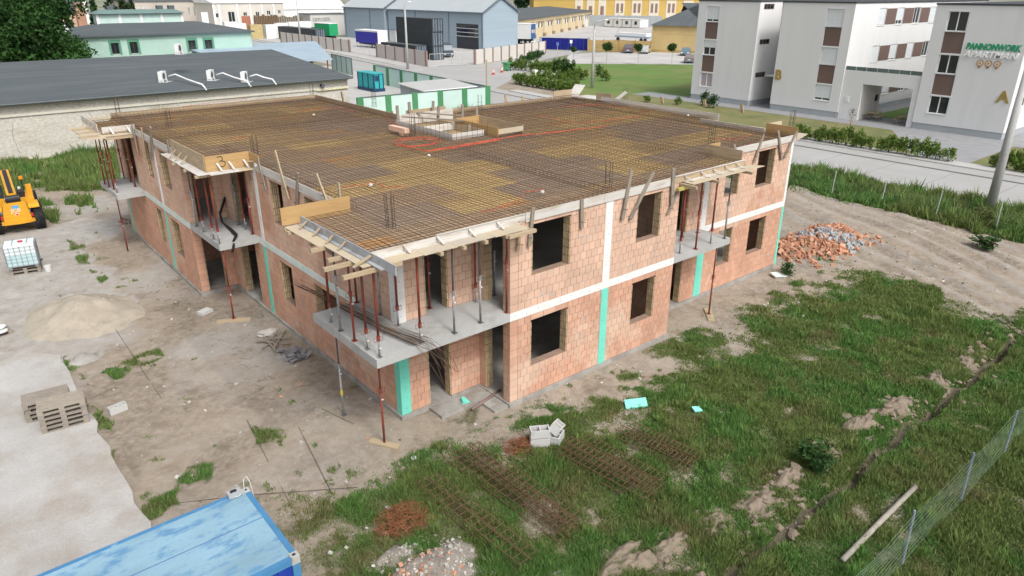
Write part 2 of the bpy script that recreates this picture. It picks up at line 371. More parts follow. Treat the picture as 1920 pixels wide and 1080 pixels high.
# ------------------------------------------------------------------ grass blades
def grass(name, label, polys, maxd, hmin, hmax, seed, width=.016, tint=0., maskf=masks, thr=.12, dmul=1.):
    rg = np.random.default_rng(seed); VV=[]; CC=[]
    for P in polys:
        P = np.array(P); x0,y0 = P.min(0)-1; x1,y1 = P.max(0)+1
        x0=max(x0,-16); x1=min(x1,41); y0=max(y0,-16); y1=min(y1,48)
        if x1<=x0 or y1<=y0: continue
        N = int((x1-x0)*(y1-y0)*maxd)
        x = rg.uniform(x0,x1,N); y = rg.uniform(y0,y1,N)
        d = np.sqrt((x-CX)**2+(y-CY)**2+CZ**2)
        keep = rg.random(N) < np.clip((15/d)**1.3,0,1)*dmul; x=x[keep]; y=y[keep]; d=d[keep]; keep = np.ones(len(x),bool)
        # only where the view can reach
        fx = (x-CX)*math.cos(YAW)+(y-CY)*math.sin(YAW); sx = (x-CX)*math.sin(YAW)-(y-CY)*math.cos(YAW)
        keep &= (fx > 4) & (np.abs(sx) < fx*.9+4)
        keep &= ~((x>-2.)&(x<21.9)&(y>-1.65)&(y<24.6)&~((x>-1.6)&(x<-.1)&(y<13)&(y>-1)))
        keep &= ~((x<-7.08)&(y>-20)&(y<11.4))
        x=x[keep]; y=y[keep]; d=d[keep]
        if len(x)==0: continue
        g = maskf(x,y)
        k2 = (g>thr*.5)&(rg.random(len(x)) < (g*(.55+.9*fbm(x*3.1,y*3.1,93,3)))**1.1)
        x=x[k2]; y=y[k2]; g=g[k2]; d=d[k2]; n=len(x)
        if n==0: continue
        z = gnd_h(x,y)-.01
        hgt = (hmin+(hmax-hmin)*fbm(x*.7,y*.7,90))*(.45+.75*rg.random(n))*(.3+.7*g)
        clump = np.clip((fbm(x*1.1,y*1.1,91,3)-.5)*4+.5,0,1); tuft = np.clip((fbm(x*2.6,y*2.6,92,2)-.62)*6,0,1)
        hgt *= .5+.75*clump+.9*tuft
        ang = rg.uniform(0,2*np.pi,n); w = width*(.7+.8*rg.random(n))*np.clip(d/16,1,2.2)
        lean = rg.uniform(.1,.75,n)*hgt; la = rg.uniform(0,2*np.pi,n)
        a = np.stack([x+np.cos(ang)*w,y+np.sin(ang)*w,z],-1); b = np.stack([x-np.cos(ang)*w,y-np.sin(ang)*w,z],-1)
        t = np.stack([x+np.cos(la)*lean,y+np.sin(la)*lean,z+hgt],-1)
        VV.append(np.stack([a,b,t],1).reshape(-1,3))
        p1 = fbm(x*.5,y*.5,95); p2 = fbm(x*1.6,y*1.6,96,3)
        dry = np.clip((p1*.55+p2*.45-.60)*5+tint+np.where(inpoly(x,y,G_DRY),.55,0),0,1)*(.6+.4*rg.random(n))
        lush = np.clip((fbm(x*.8,y*.8,97)-.45)*5,0,1)
        c = np.array([.160,.222,.066])*(1-lush[:,None])+np.array([.115,.235,.058])*lush[:,None]
        c = c*(1-dry[:,None])+np.array([.235,.205,.098])*dry[:,None]
        c = c*(.65+.6*rg.random((n,1))+.35*tuft[:,None]*rg.random((n,1)))
        pale = rg.random(n) < .05+.10*p2; c[pale] = c[pale]*.5+np.array([.30,.29,.14])*.5
        CC.append(np.repeat(c,3,0))
    V = np.concatenate(VV); C_ = np.concatenate(CC); nf=len(V)//3
    print(name, 'blades', nf)
    me = tri_mesh(name, V, np.arange(nf*3).reshape(-1,3), C_, attr_mat('grass_blades','col',.65,.25))
    tag(link(name, me), label, 'grass', None, 'stuff')
grass('rough_grass','rough green and straw coloured grass over the near right of the site',[G_DENSE],3000,.07,.27,1,width=.013)
grass('sparse_weeds','thin weeds dotted over the bare soil around the brick building',[G_SPARSE,[(-7,-10),(31,-10),(31,31),(-7,31)]],800,.05,.20,2,width=.012)
grass('weed_clumps','small weed clumps along the edge of the pale concrete pad',G_BITS,1600,.05,.20,5,width=.012,tint=.2)
grass('verge_grass','tall grass strip along the wire fence beside the road',[G_STRIP],900,.30,.65,3,width=.02,dmul=2.)
grass('meadow_grass','green grass below the whitewashed warehouse wall',[G_BACK],900,.25,.6,4,width=.02,dmul=2.)
# ------------------------------------------------------------------ sheets: pad, road, paths, lawns
def sheet(name, poly, dz, m, label=None, kind='structure', thick=None):
    mb = MB()
    if thick: mb.prism([p[:2] for p in poly], GZ-.3, GZ+dz)
    else: mb.quad([(p[0],p[1],GZ+dz) for p in poly])
    return tag(mb.build(name, m), label, None, None, kind)
M_PAD = mat('pad_concrete',(.42,.415,.405),.9,.10,.6,c2=(.325,.29,.25),c2s=.42,c2t=.54,c2w=.12,bump=.3,bs=14,fine=.14)
sheet('concrete_pad',[(-60,-30),(-7.1,-30)]+[(-7.1+.05*math.sin(k*1.7)+.035*math.sin(k*4.1),-4+k*.5) for k in range(31)]+[(-7.6,11.6),(-7.9,11.9),(-8.6,11.8),(-10,12.1),(-12,12.0),(-60,12.6)],.05,M_PAD,'pale dusty concrete pad at the left of the site',thick=1)
M_ROAD = mat('road_concrete',(.365,.365,.36),.85,.06,.35,c2=(.34,.335,.325),c2s=.25,c2t=.55,c2w=.12,bump=.1,bs=30,fine=.05)
M_PATH = mat('path_concrete',(.43,.425,.415),.85,.06,.5,c2=(.36,.35,.34),c2s=.4,c2t=.6,bump=.1,bs=30,fine=.05)
M_KERB = mat('kerb_grey',(.13,.128,.125),.9,.15,1.5)
M_PAVE = mat('paving_grey',(.27,.275,.285),.85,.1,1.2,bump=.2,bs=9,fine=.1)
M_LAWN = mat('lawn_grass',(.105,.185,.042),.9,.16,.25,c2=(.185,.20,.07),c2s=.10,c2t=.55,c2w=.12,bump=.5,bs=18,fine=.28)
M_YARD = mat('yard_concrete',(.45,.44,.43),.9,.08,.2,c2=(.38,.37,.36),c2s=.12,c2t=.55,fine=.06)
ROADC = [(44.3,-300),(44.3,40),(45.5,56),(48.5,75),(52,95),(56,130),(58.5,165),(64,260)]
def strip(cl, w0, w1, dz, name, m, label, thick=False):
    Lf=[];Rt=[]
    for i,(x,y) in enumerate(cl):
        a=cl[max(i-1,0)]; b=cl[min(i+1,len(cl)-1)]; d=Vector((b[0]-a[0],b[1]-a[1])).normalized(); n=Vector((d.y,-d.x))
        Lf.append((x+n.x*w0,y+n.y*w0)); Rt.append((x+n.x*w1,y+n.y*w1))
    mb=MB()
    for i in range(len(cl)-1):
        if thick: mb.prism([Lf[i],Rt[i],Rt[i+1],Lf[i+1]],GZ-.2,GZ+dz)
        else: mb.quad([(*Lf[i],GZ+dz),(*Rt[i],GZ+dz),(*Rt[i+1],GZ+dz),(*Lf[i+1],GZ+dz)])
    return tag(mb.build(name,m),label,None,None,'structure')
strip(ROADC,-4.4,2.35,.008,'road',M_ROAD,'pale concrete road running past the site')
strip(ROADC,2.35,2.75,.014,'road_gutter',M_KERB,'dark drainage gutter line in the road')
strip(ROADC,2.62,4.55,.010,'road_shoulder',M_ROAD,'pale concrete strip beyond the gutter')
strip(ROADC[:3],4.55,6.1,.10,'pavement',M_PATH,'pale concrete pavement before the hedge',thick=True)
strip(ROADC[3:],5.0,10.2,.012,'pavement',M_PATH,'pale verge path before the fence panels')
# joints across the road
for k in range(20):
    y=-14+k*4.0
    mb=MB().box(39.95,y,GZ+.0125,46.6,y+.025,GZ+.0126); 
    tag(mb.build('road_joint',M_KERB),None,None,None,'structure')
# junction to the yards
sheet('side_road',[(49.5,58),(56.5,63.5),(70,74),(86,88.5),(89,92.8),(68,85.8),(59.3,87.5),(56,96),(51.5,80)],.016,M_ROAD,'concrete side road toward the blue gate')
sheet('side_road',[(80,84.2),(102.5,94.5),(100,103),(88.8,93),(84,89)],.020,M_ROAD,'concrete apron before the blue gate')
sheet('car_park',[(81,78),(103,58),(125,45),(150,60),(121,79),(112,85.4),(105,90),(96,92)],.012,M_YARD,'concrete car park behind the lawn')
sheet('yard',[(101,104),(105,96.5),(113,85.5),(240,90),(240,175),(190,180),(109,125)],.010,M_YARD,'bright concrete yard behind the blue gate')
sheet('yard',[(59.5,88.6),(67.8,86.6),(89,93.6),(110,120),(87,170),(64,160)],.010,M_PATH,'concrete yard between the grey halls and the panel fence')
sheet('lawn',[(55.5,50),(57,60.5),(70,73),(82,77.5),(91,68.8),(103,57.6),(100,40),(62,38.2),(52.5,38.2),(52.2,44)],.010,M_LAWN,'mown green lawn before the car park')
M_BED = mat('bed_grass',(.135,.150,.058),.9,.2,.4,c2=(.21,.19,.085),c2s=.3,c2t=.52,c2w=.12,bump=.6,bs=14,fine=.3)
sheet('lawn',[(50.5,-60),(50.5,2.6),(58,2.6),(60.0,2.6),(60.0,-60)],.022,M_BED,'grass bed right of the grey paved walkway')
sheet('lawn',[(50.5,6.4),(50.5,43.9),(60.2,43.9),(60.2,12.4)],.024,M_BED,'grass bed between hedge and apartment walls')
sheet('walkway',[(50.4,2.55),(50.4,6.4),(60.2,12.4),(60.2,2.55)],.030,M_PAVE,'grey paved walkway toward the apartment entrance')
sheet('walkway',[(60.2,-40),(60.2,43.9),(63.5,43.9),(63.5,-40)],.034,M_PAVE,'grey paved strip along the apartment walls')
sheet('walkway',[(63.5,-40),(63.5,37.4),(110,37.4),(110,-40)],.030,M_PAVE,'grey paved court behind the apartment gate')
sheet('lawn',[(66.5,12.1),(66.5,17.6),(96,17.6),(96,12.1)],.036,M_LAWN,'small lawn seen through the apartment gateway')
sheet('path',[(57.8,60.6),(60.2,58.6),(72.5,69.6),(70.6,72.2)],.020,M_PATH,'pale footpath between two hedges')
sheet('yard',[(24,48),(39,46.6),(45,62),(47,100),(20,100),(24,66)],.008,M_PATH,'concrete yard inside the mint boundary wall')
# ================================================================== BRICK BUILDING
M_BRICK = mat('clay_block',(.61,.415,.315),.9,.10,.8,c2=(.52,.30,.21),c2s=.36,c2t=.585,c2w=.05,bump=.25,bs=60,isl=.075,fine=.07,spec=.15)
M_BRICK2= mat('clay_block_red',(.56,.325,.23),.9,.10,.8,c2=(.60,.42,.32),c2s=.40,c2t=.56,c2w=.06,bump=.25,bs=60,isl=.085,fine=.08,spec=.15)
M_CORE  = mat('clay_block_end',(.50,.385,.24),.9,.14,3.,c2=(.36,.19,.11),c2s=1.1,c2t=.66,bump=.2,bs=50,isl=.12,spec=.15)
M_MORT  = mat('mortar',(.27,.185,.14),.95,.15,4.)  # joint mortar; also the dark colour painted as shade in the jamb grooves
M_MORTG = mat('mortar_smear',(.48,.45,.42),.95,.12,4.)
M_CONC  = mat('slab_concrete',(.40,.405,.40),.9,.08,1.2,c2=(.32,.315,.30),c2s=1.1,c2t=.60,c2w=.08,bump=.2,bs=25,fine=.07)
M_FOUND = mat('foundation_concrete',(.33,.32,.30),.95,.15,1.5,c2=(.24,.22,.20),c2s=1.4,c2t=.55,bump=.4,bs=18,fine=.1)
M_WHITE = mat('insulation_white',(.74,.735,.73),.85,.05,2.,c2=(.60,.62,.61),c2s=2.3,c2t=.62,c2w=.1)
M_GREEN = mat('insulation_turquoise',(.17,.62,.50),.8,.06,2.,c2=(.30,.62,.54),c2s=3.,c2t=.68)
M_MINTB = mat('insulation_pale',(.55,.68,.64),.85,.08,2.,c2=(.70,.72,.70),c2s=1.3,c2t=.5,c2w=.12)
M_SCREW = mat('anchor_cap',(.05,.05,.05),.7,.1)
BLD = thing('brick_building','unfinished two storey building of clay blocks with rebar covered roof slab','building',(10,8,GZ))
BR = []        # every block: (cx,cy,cz,dx,dy,dz,visible)
MORT_SHADE = MB(); CORE = MB()
HB = 2.75
def wall(ax, plane, face, a0, a1, zb, ops=(), vis=False, ribs=True, th=.30):
    """course by course; ax 0 runs along x, 1 along y; face -1/+1 is the outward side"""
    p_out = plane; p_in = plane - face*th
    lo, hi = min(p_out,p_in), max(p_out,p_in)
    def put(s0,s1,z0,z1):
        g=.0065
        if ax==0: b=((s0+s1)/2,(lo+hi)/2,(z0+z1)/2,(s1-s0)-2*g,hi-lo,(z1-z0)-2*g)
        else: b=((lo+hi)/2,(s0+s1)/2,(z0+z1)/2,hi-lo,(s1-s0)-2*g,(z1-z0)-2*g)
        BR.append((*b,vis))
    def core(mb,s0,s1,z0,z1,e=.014):
        if s1-s0 < .05: return
        if ax==0: mb.box(s0+e,lo+e,z0,s1-e,hi-e,z1)
        else: mb.box(lo+e,s0+e,z0,hi-e,s1-e,z1)
    n=11
    for c in range(n):
        z0=zb+c*.25; z1=z0+.25
        cuts=[]
        for (o0,o1,s,h) in ops:
            if zb+s < z1-.02 and zb+h > z0+.02: cuts.append((o0,o1,zb+h))
        segs=[(a0,a1)]
        for o0,o1,h in cuts:
            ns=[]
            for s0,s1 in segs:
                if o1<=s0 or o0>=s1: ns.append((s0,s1)); continue
                if o0>s0: ns.append((s0,o0))
                if o1<s1: ns.append((o1,s1))
            segs=ns
            if h<z1-.02:   # lintel blocks over the opening
                k=max(1,round((o1-o0)/.5)); w=(o1-o0)/k
                for i in range(k): put(o0+i*w,o0+(i+1)*w,h,z1)
                core(MORT_SHADE,o0-.01,o1+.01,h+.01,z1)
        off=.125 if c%2 else 0.
        for s0,s1 in segs:
            core(MORT_SHADE,s0,s1,z0,z1)
            pts=[s0]; k=math.ceil((s0-a0-off)/.25+.001)
            t=a0+off+k*.25
            while t<s1-.001:
                if t-pts[-1]>.06 and s1-t>.06: pts.append(t)
                t+=.25
            pts.append(s1)
            for i in range(len(pts)-1): put(pts[i],pts[i+1],z0,z1)
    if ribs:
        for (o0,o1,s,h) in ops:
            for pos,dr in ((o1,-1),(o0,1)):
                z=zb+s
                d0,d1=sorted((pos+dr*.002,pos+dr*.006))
                if ax==0: MORT_SHADE.box(d0,lo+.004,z,d1,hi-.004,zb+h)  # thin dark plate behind the ribs, painting in the shade of the grooves
                else: MORT_SHADE.box(lo+.004,d0,z,hi-.004,d1,zb+h)
                while z<zb+h-.05:
                    zt=min(z+.25,zb+h)
                    for k in range(4):
                        u0=lo+.008+k*.0745; u1=u0+.052
                        q0,q1=sorted((pos+dr*.007,pos+dr*.04))
                        if ax==0: CORE.box(q0,u0,z+.013,q1,u1,zt-.013)
                        else: CORE.box(u0,q0,z+.013,u1,q1,zt-.013)
                    z=zt
DOOR=(0.,2.5); WIN=(1.0,2.55)
for fl in (0,1):
    zb=3.0*fl
    wall(1,0.,-1,0.,13.3,zb,[(3.7,5.37,*WIN),(7.15,8.2,*WIN),(10.55,12.3,*DOOR)],True)
    wall(0,0.,-1,.3,2.9,zb,[(.97,1.78,*DOOR)],True)
    wall(1,2.9,-1,-1.5,.3,zb,[(-1.2,-.25,*DOOR)],True)
    wall(0,-1.5,-1,3.2,10.4,zb,[(3.7,5.25,*WIN),(8.25,9.46,*WIN)],True)
    wall(1,10.4,1,-1.2,0.,zb)
    wall(0,0.,-1,10.1,20.15,zb,[(12.05,13.03,*DOOR),(15.3,16.27,*WIN),(17.5,18.8,*WIN)],True)
    wall(1,20.15,1,.3,5.,zb,[(1.6,3.2,*DOOR)])
    wall(0,5.,-1,20.15,21.65,zb)
    wall(1,21.65,1,5.3,15.,zb,[(7,8.2,*WIN),(11,12.5,*WIN)])
    wall(0,15.,1,9.5,21.35,zb,[(12,13,*WIN),(16,17.2,*WIN)])
    wall(1,9.5,1,15.,24.1,zb,[(17,18.2,*WIN),(21,22.2,*WIN)])
    wall(0,24.4,1,-1.5,9.5,zb,[(2,3.2,*WIN),(6,7.2,*WIN)])
    far=[(15.,16.2,*WIN),(17.6,18.5,*WIN)]+([(20.7,22.9,*DOOR)] if fl else [])
    wall(1,-1.5,-1,13.3,24.1,zb,far,True)
    wall(0,13.3,-1,-1.2,0.,zb,[(-1.2,-.38,*DOOR)],True)
    # partitions inside
    wall(0,6.8,-1,.3,9.8,zb,[(5.5,6.4,*DOOR)],False,False)
    wall(0,9.6,-1,.3,9.5,zb,[(6,6.9,*DOOR)],False,False); wall(1,14.2,-1,.3,14.7,zb,[(3,3.9,*DOOR)],False,False); wall(0,17.,-1,-1.2,9.2,zb,[(4,4.9,*DOOR)],False,False)
    wall(1,3.2,-1,9.9,16.7,zb,[(13,13.9,*DOOR)],False,False); wall(0,6.,-1,10,21.3,zb,[(17,17.9,*DOOR)],False,False)
cp=np.array([CX,CY,CZ]); arr=np.array([b[:3] for b in BR])
dd=np.linalg.norm(arr-cp,axis=1)+np.array([0 if b[6] else 1e3 for b in BR])
order=np.argsort(dd); near=set(order[:300].tolist())
_bm={}
stuff=MB()
for i,b in enumerate(BR):
    cx,cy,cz,dx,dy,dz=b[:6]
    if i in near:
        key=(round(dx,2),round(dy,2),round(dz,2),cz<2.8)
        if key not in _bm: _bm[key]=MB().box(-dx/2,-dy/2,-dz/2,dx/2,dy/2,dz/2).mesh('brick',M_BRICK2 if cz<2.8 else M_BRICK)
        link('brick',_bm[key],BLD,(cx,cy,cz))
    else: stuff.mi(1 if cz<2.8 else 0).box(cx-dx/2,cy-dy/2,cz-dz/2,cx+dx/2,cy+dy/2,cz+dz/2)
tag(stuff.build('brick_courses',[M_BRICK,M_BRICK2],BLD),None,None,None,'stuff')
tag(MORT_SHADE.build('mortar_joints_groove_shade',M_MORT,BLD),None,None,None,'stuff')
tag(CORE.build('ribbed_block_ends',M_CORE,BLD),None,None,None,'stuff')
# mortar smears on joints
sm=MB()
for k in range(480):
    a=random.random()
    if a<.55: x=random.uniform(3.3,10.3); y=-1.505; z=random.choice([random.uniform(.1,2.7),random.uniform(3.1,5.6)])
    elif a<.8: x=random.uniform(13.2,20); y=-.005; z=random.choice([random.uniform(.1,2.7),random.uniform(3.1,5.6)])
    else: x=None; yy=random.uniform(1,9.4); z=random.uniform(.1,2.5)
    w=random.uniform(.015,.06); h=random.uniform(.05,.2)
    if x is not None:
        if any(o0-.1<x<o1+.1 and 0.9<(z%3)<2.65 for o0,o1 in ((3.7,5.25),(8.25,9.46),(15.3,16.27),(17.5,18.8))): continue
        sm.quad([(x,y,z),(x+w,y,z+.01),(x+w*.8,y,z+h),(x+w*.1,y,z+h*.9)])
    else:
        if any(o0-.1<yy<o1+.1 and 0.9<(z%3)<2.65 for o0,o1 in ((3.7,5.37),(7.15,8.2))): continue
        sm.quad([(-.005,yy,z),(-.005,yy+w,z),(-.005,yy+w,z+h),(-.005,yy,z+h)])
tag(sm.build('mortar_smears',M_MORTG,BLD),None,None,None,'stuff')
# foundation and floors
fd=MB()
for r in ((-.06,-.06,2.84,13.24),(2.84,-1.56,10.46,-.06),(2.84,-.06,20.21,13.24),(-1.56,13.24,9.56,24.46),(9.56,13.24,20.21,15.06),(20.21,4.94,21.71,15.06)): fd.box(r[0],r[1],-.6,r[2],r[3],-.012)
fd.build('foundation',M_FOUND,BLD)
st=MB(); st.box(.9,-.75,-.5,2.9,-.07,-.05); st.box(2.3,-1.5,-.5,2.83,-.75,-.06); st.build('door_step',M_FOUND,BLD)
fs=MB(); e=.05
for r in ((e,e,9.45,24.35),(9.45,e,20.1,14.95),(2.95,-1.45,10.35,e),(-1.45,13.35,e,24.35),(20.1,5.05,21.6,14.95)): fs.box(r[0],r[1],2.75,r[2],r[3],3.0)
fs.build('floor_slab',M_CONC,BLD)
for nm,rs in (('near corner',((-1.5,-1.5,e,2.17),(e,-1.5,2.95,e))),('left loggia',((-1.5,9.97,e,13.35),)),('far corner',((-2.7,19.9,-1.45,23.2),)),('right side',((10.35,-1.5,13.8,e),))):
    mb=MB()
    for r in rs: mb.box(r[0],r[1],2.752,r[2],r[3],2.998)
    o=mb.build('balcony_slab',M_CONC,BLD); o['label']='grey concrete balcony slab at the '+nm
# insulation strips with screw caps
def ins(m,x0,y0,z0,x1,y1,z1,face,step=.35,label=None):
    mb=MB(); mb.box(x0,y0,z0,x1,y1,z1); mb.mi(1)
    horiz = (z1-z0) < .5
    if face=='y':
        a,b=(x0,x1); y=y0-.002
        if horiz:
            t=a+.2
            while t<b: mb.cyl((t,y,z0+random.uniform(.07,.17)),.013,.006,6,1); t+=random.uniform(.3,.55)
        else:
            t=z0+.2
            while t<z1-.1: mb.cyl(((a+b)/2+random.uniform(-.03,.03),y,t),.013,.006,6,1); t+=step
    else:
        a,b=(y0,y1); x=x0-.002
        if horiz:
            t=a+.2
            while t<b: mb.cyl((x,t,z0+random.uniform(.07,.17)),.013,.006,6,0); t+=random.uniform(.3,.55)
        else:
            t=z0+.2
            while t<z1-.1: mb.cyl((x,(a+b)/2+random.uniform(-.03,.03),t),.013,.006,6,0); t+=step
    o=mb.build('insulation_strip',[m,M_SCREW],BLD)
    if label: o['label']=label
P=.014
ins(M_WHITE,2.9-P,-1.5-P,2.75,10.4,-1.45,2.998,'y')
ins(M_MINTB,-P,2.17,2.75,.05,9.97,2.998,'x'); ins(M_MINTB,-1.5-P,13.36,2.75,-1.45,19.9,2.998,'x'); ins(M_MINTB,-1.5-P,23.2,2.75,-1.45,24.4,2.998,'x')
ins(M_WHITE,13.8,-P,2.75,20.15,.05,2.998,'y')
for z0,z1,m in ((0.,2.75,M_GREEN),(3.0,5.68,M_WHITE)):
    ins(m,-P,-P,z0,.31,.0,z1,'y'); ins(m,-P,.0,z0,.0,.27,z1,'x')
    ins(m,6.74,-1.5-P,z0,7.06,-1.5,z1,'y'); ins(m,13.93,-P,z0,14.38 if z0==0 else 14.24,0,z1,'y')
    ins(m,20.0,-P,z0,20.15+P,0,z1,'y')
    ins(m,-P,9.38,z0,0,9.65,z1,'x'); ins(m,-1.5-P,16.75,z0,-1.5,17.0,z1,'x'); ins(m,-1.5-P,23.72,z0,-1.5,23.98,z1,'x')
# ================================================================== ROOF: deck panels, rebar
PLY=[mat('ply_yellow',(.56,.40,.175),.75,.12,1.5,c2=(.50,.35,.165),c2s=1.4,c2t=.6,stretch=(1,4,1)),mat('ply_ochre',(.44,.31,.155),.75,.14,1.5,c2=(.38,.28,.15),c2s=1.2,c2t=.55,stretch=(1,4,1)),
     mat('ply_brown',(.40,.285,.18),.8,.16,1.5,c2=(.33,.24,.16),c2s=1.4,c2t=.55,stretch=(1,4,1)),mat('ply_grey',(.345,.262,.19),.8,.14,1.5,c2=(.32,.245,.175),c2s=1.3,c2t=.6,stretch=(1,4,1)),mat('ply_orange',(.50,.28,.12),.75,.14,1.5,stretch=(1,4,1))]
RR=[(-.02,-.02,9.5,24.42),(9.5,-.02,20.17,15.02),(-1.5,-1.5,-.02,2.2),(-.02,-1.5,10.42,-.02),(10.42,-1.5,14.3,-.02),(-1.52,9.9,-.02,24.42),(-2.7,20.0,-1.52,23.4),(20.17,5.0,21.7,15.02)]
CORE_HOLE=(8.45,9.1,11.7,13.5)
DECK=[]
for (x0,y0,x1,y1) in RR:
    y=y0; r=0
    while y<y1-.02:
        yy=min(y+.6,y1); x=x0
        while x<x1-.02:
            xa=max(x,x0); xx=min(x+1.2,x1)
            if xx-xa>.03:
                cx,cy=(xa+xx)/2,(y+yy)/2
                if not (CORE_HOLE[0]<cx<CORE_HOLE[2] and CORE_HOLE[1]<cy<CORE_HOLE[3]):
                    DECK.append((xa,y,xx,yy))
            x+=1.2
        y+=.6; r+=1
YPOLY=[[pz(*q,5.75)[:2] for q in P_] for P_ in ([(665,308),(800,280),(880,293),(905,330),(965,382),(880,402),(800,352),(720,348)],[(636,352),(720,345),(765,362),(705,378),(650,374)],[(1035,282),(1150,264),(1205,292),(1100,303)],[(1110,320),(1180,300),(1230,315),(1150,335)],[(295,240),(420,234),(485,266),(380,272)],[(550,266),(640,254),(690,282),(600,292)],[(1045,212),(1200,200),(1260,226),(1100,238)],[(560,190),(640,200),(620,222),(470,228),(300,222)],[(1290,240),(1390,238),(1380,262),(1300,262)],[(990,300),(1060,292),(1090,318),(1000,325)],[(470,300),(520,292),(560,318),(500,325)])]
DECK.sort(key=lambda d:(d[0]-CX)**2+(d[1]-CY)**2)
dk=[MB() for _ in PLY]
_pm={}
for i,(x0,y0,x1,y1) in enumerate(DECK):
    cx,cy=(x0+x1)/2,(y0+y1)/2
    ci=math.floor(cy/1.8); gx=(math.floor(cx/2.4+.5*(ci%2))+.5-.5*(ci%2))*2.4; gy=(ci+.5)*1.8; cr_=random.Random(int(gx*1000+gy*77)); w=cr_.random()
    v=float(fbm(np.array(gx*.28+3),np.array(gy*.20+1),205,3))
    band = -1.6<cy<0 or cx<0
    if band: k=1 if w<.25 else 2
    else:
        iny=any(bool(inpoly(np.array(gx),np.array(gy),P_)) for P_ in YPOLY)
        k=(0 if w<.86 else 1) if iny else (1 if v>.535 and w<.75 else (2 if v+.12*(w-.5)>.47 else 3))
    if k in (0,1,2) and random.random()<.10: k=random.choice((1,1,4,2))
    z=5.758+random.uniform(0,.004)
    if i<300:
        key=(round(x1-x0,2),round(y1-y0,2),k)
        if key not in _pm: _pm[key]=MB().box(-(x1-x0)/2+.003,-(y1-y0)/2+.003,-.012,(x1-x0)/2-.003,(y1-y0)/2-.003,.012).mesh('deck_panel',PLY[k])
        link('deck_panel',_pm[key],BLD,(cx,cy,z-.012))
    else: dk[k].box(x0+.003,y0+.003,z-.024,x1-.003,y1-.003,z)
dall=MB()
for k,mb in enumerate(dk):
    n=len(dall.v); dall.v+=mb.v; dall.f+=[tuple(q+n for q in f) for f in mb.f]; dall.m+=[k]*len(mb.f)
tag(dall.build('deck_panels_rear',PLY,BLD),None,None,None,'stuff')
jo=MB()
for (x0,y0,x1,y1) in RR:
    jo.box(x0+.02,y0+.02,5.69,x1-.02,y1-.02,5.715)
jo.build('deck_underlay',mat('deck_underlay',(.30,.22,.12),.85,.15,2.),BLD)
# rebar
M_REBAR=mat('rebar_rust',(.10,.068,.048),.85,.25,5.,c2=(.19,.095,.05),c2s=3.,c2t=.6,spec=.2)
M_REBARD=mat('rebar_dark',(.085,.068,.058),.8,.25,5.,spec=.25)
M_REBARO=mat('rebar_orange_rust',(.23,.095,.045),.9,.25,6.)
rb=MB()
def bar(mb,a,b,r=.0058): mb.tube([a,b],r,3,False)
def in_hole(x,y): return CORE_HOLE[0]-.05<x<CORE_HOLE[2]+.05 and CORE_HOLE[1]-.05<y<CORE_HOLE[3]+.05
def runs_x(y):  # x intervals at row y
    iv=sorted([(r[0]+.05,r[2]-.05) for r in RR if r[1]-.01<=y<=r[3]+.01]); out=[]
    for a,b in iv:
        if out and a-out[-1][1]<.2: out[-1]=(out[-1][0],max(b,out[-1][1]))
        else: out.append((a,b))
    if CORE_HOLE[1]<y<CORE_HOLE[3]:
        o2=[]
        for a,b in out:
            if a<CORE_HOLE[0]<b: o2.append((a,CORE_HOLE[0]-.1)); a=CORE_HOLE[2]+.1
            if a<b: o2.append((a,b))
        out=o2
    return out
def runs_y(x):
    iv=sorted([(r[1]+.05,r[3]-.05) for r in RR if r[0]-.01<=x<=r[2]+.01]); out=[]
    for a,b in iv:
        if out and a-out[-1][1]<.2: out[-1]=(out[-1][0],max(b,out[-1][1]))
        else: out.append((a,b))
    if CORE_HOLE[0]<x<CORE_HOLE[2]:
        o2=[]
        for a,b in out:
            if a<CORE_HOLE[1]<b: o2.append((a,CORE_HOLE[1]-.1))
            if b>CORE_HOLE[3]+.1: o2.append((max(a,CORE_HOLE[3]+.1),b))
        out=o2
    return out
for lay,(zx,zy,sp) in enumerate(((5.775,5.788,.15),(5.872,5.885,.20))):
    y=-1.42
    while y<24.35:
        for a,b in runs_x(y):
            j=random.uniform(-.012,.012); bar(rb,(a,y+j,zx+random.uniform(-.006,.006)),(b,y-j,zx+random.uniform(-.006,.006)))
        y+=sp
    x=-2.62
    while x<21.65:
        for a,b in runs_y(x):
            j=random.uniform(-.012,.012); bar(rb,(x+j,a,zy),(x-j,b,zy))
        x+=sp
mesh_o=rb.build('rebar_mesh',M_REBAR); tag(mesh_o,'rusty rebar mesh laid in two layers over the whole roof deck','rebar mesh',None,'stuff')
# beam cages and spacer rows standing in the mesh
sp_=MB()
def stirrup_row(a,b,w=.2,h=.22,step=.2,z=5.77):
    a=Vector(a);b=Vector(b);d=(b-a);L=d.length;d.normalize();n=Vector((-d.y,d.x,0))
    for s in (-1,1):
        for zz in (z,z+h): bar(sp_,(a+n*(s*w/2))+Vector((0,0,zz)),(b+n*(s*w/2))+Vector((0,0,zz)),.0055)
    k=0
    while k*step<L:
        p=a+d*(k*step); q=[p+n*(w/2)+Vector((0,0,z)),p+n*(w/2)+Vector((0,0,z+h)),p-n*(w/2)+Vector((0,0,z+h)),p-n*(w/2)+Vector((0,0,z)),p+n*(w/2)+Vector((0,0,z))]
        for i in range(4): bar(sp_,q[i],q[i+1],.004)
        k+=1
for a,b in (((.15,2.3),(.15,13.2)),((-1.35,13.5),(-1.35,24.2)),((3.2,-1.33),(10.3,-1.33)),((10.6,.15),(20,.15)),((9.3,15.2),(9.3,24.2)),((13,14.85),(21.5,14.85)),((7.2,-1.2),(7.2,6.5)),((20.0,.3),(20.0,14.7)),((-1.3,17),(9.2,17)),((-1.35,24.25),(9.2,24.25))):
    stirrup_row((*a,0),(*b,0))
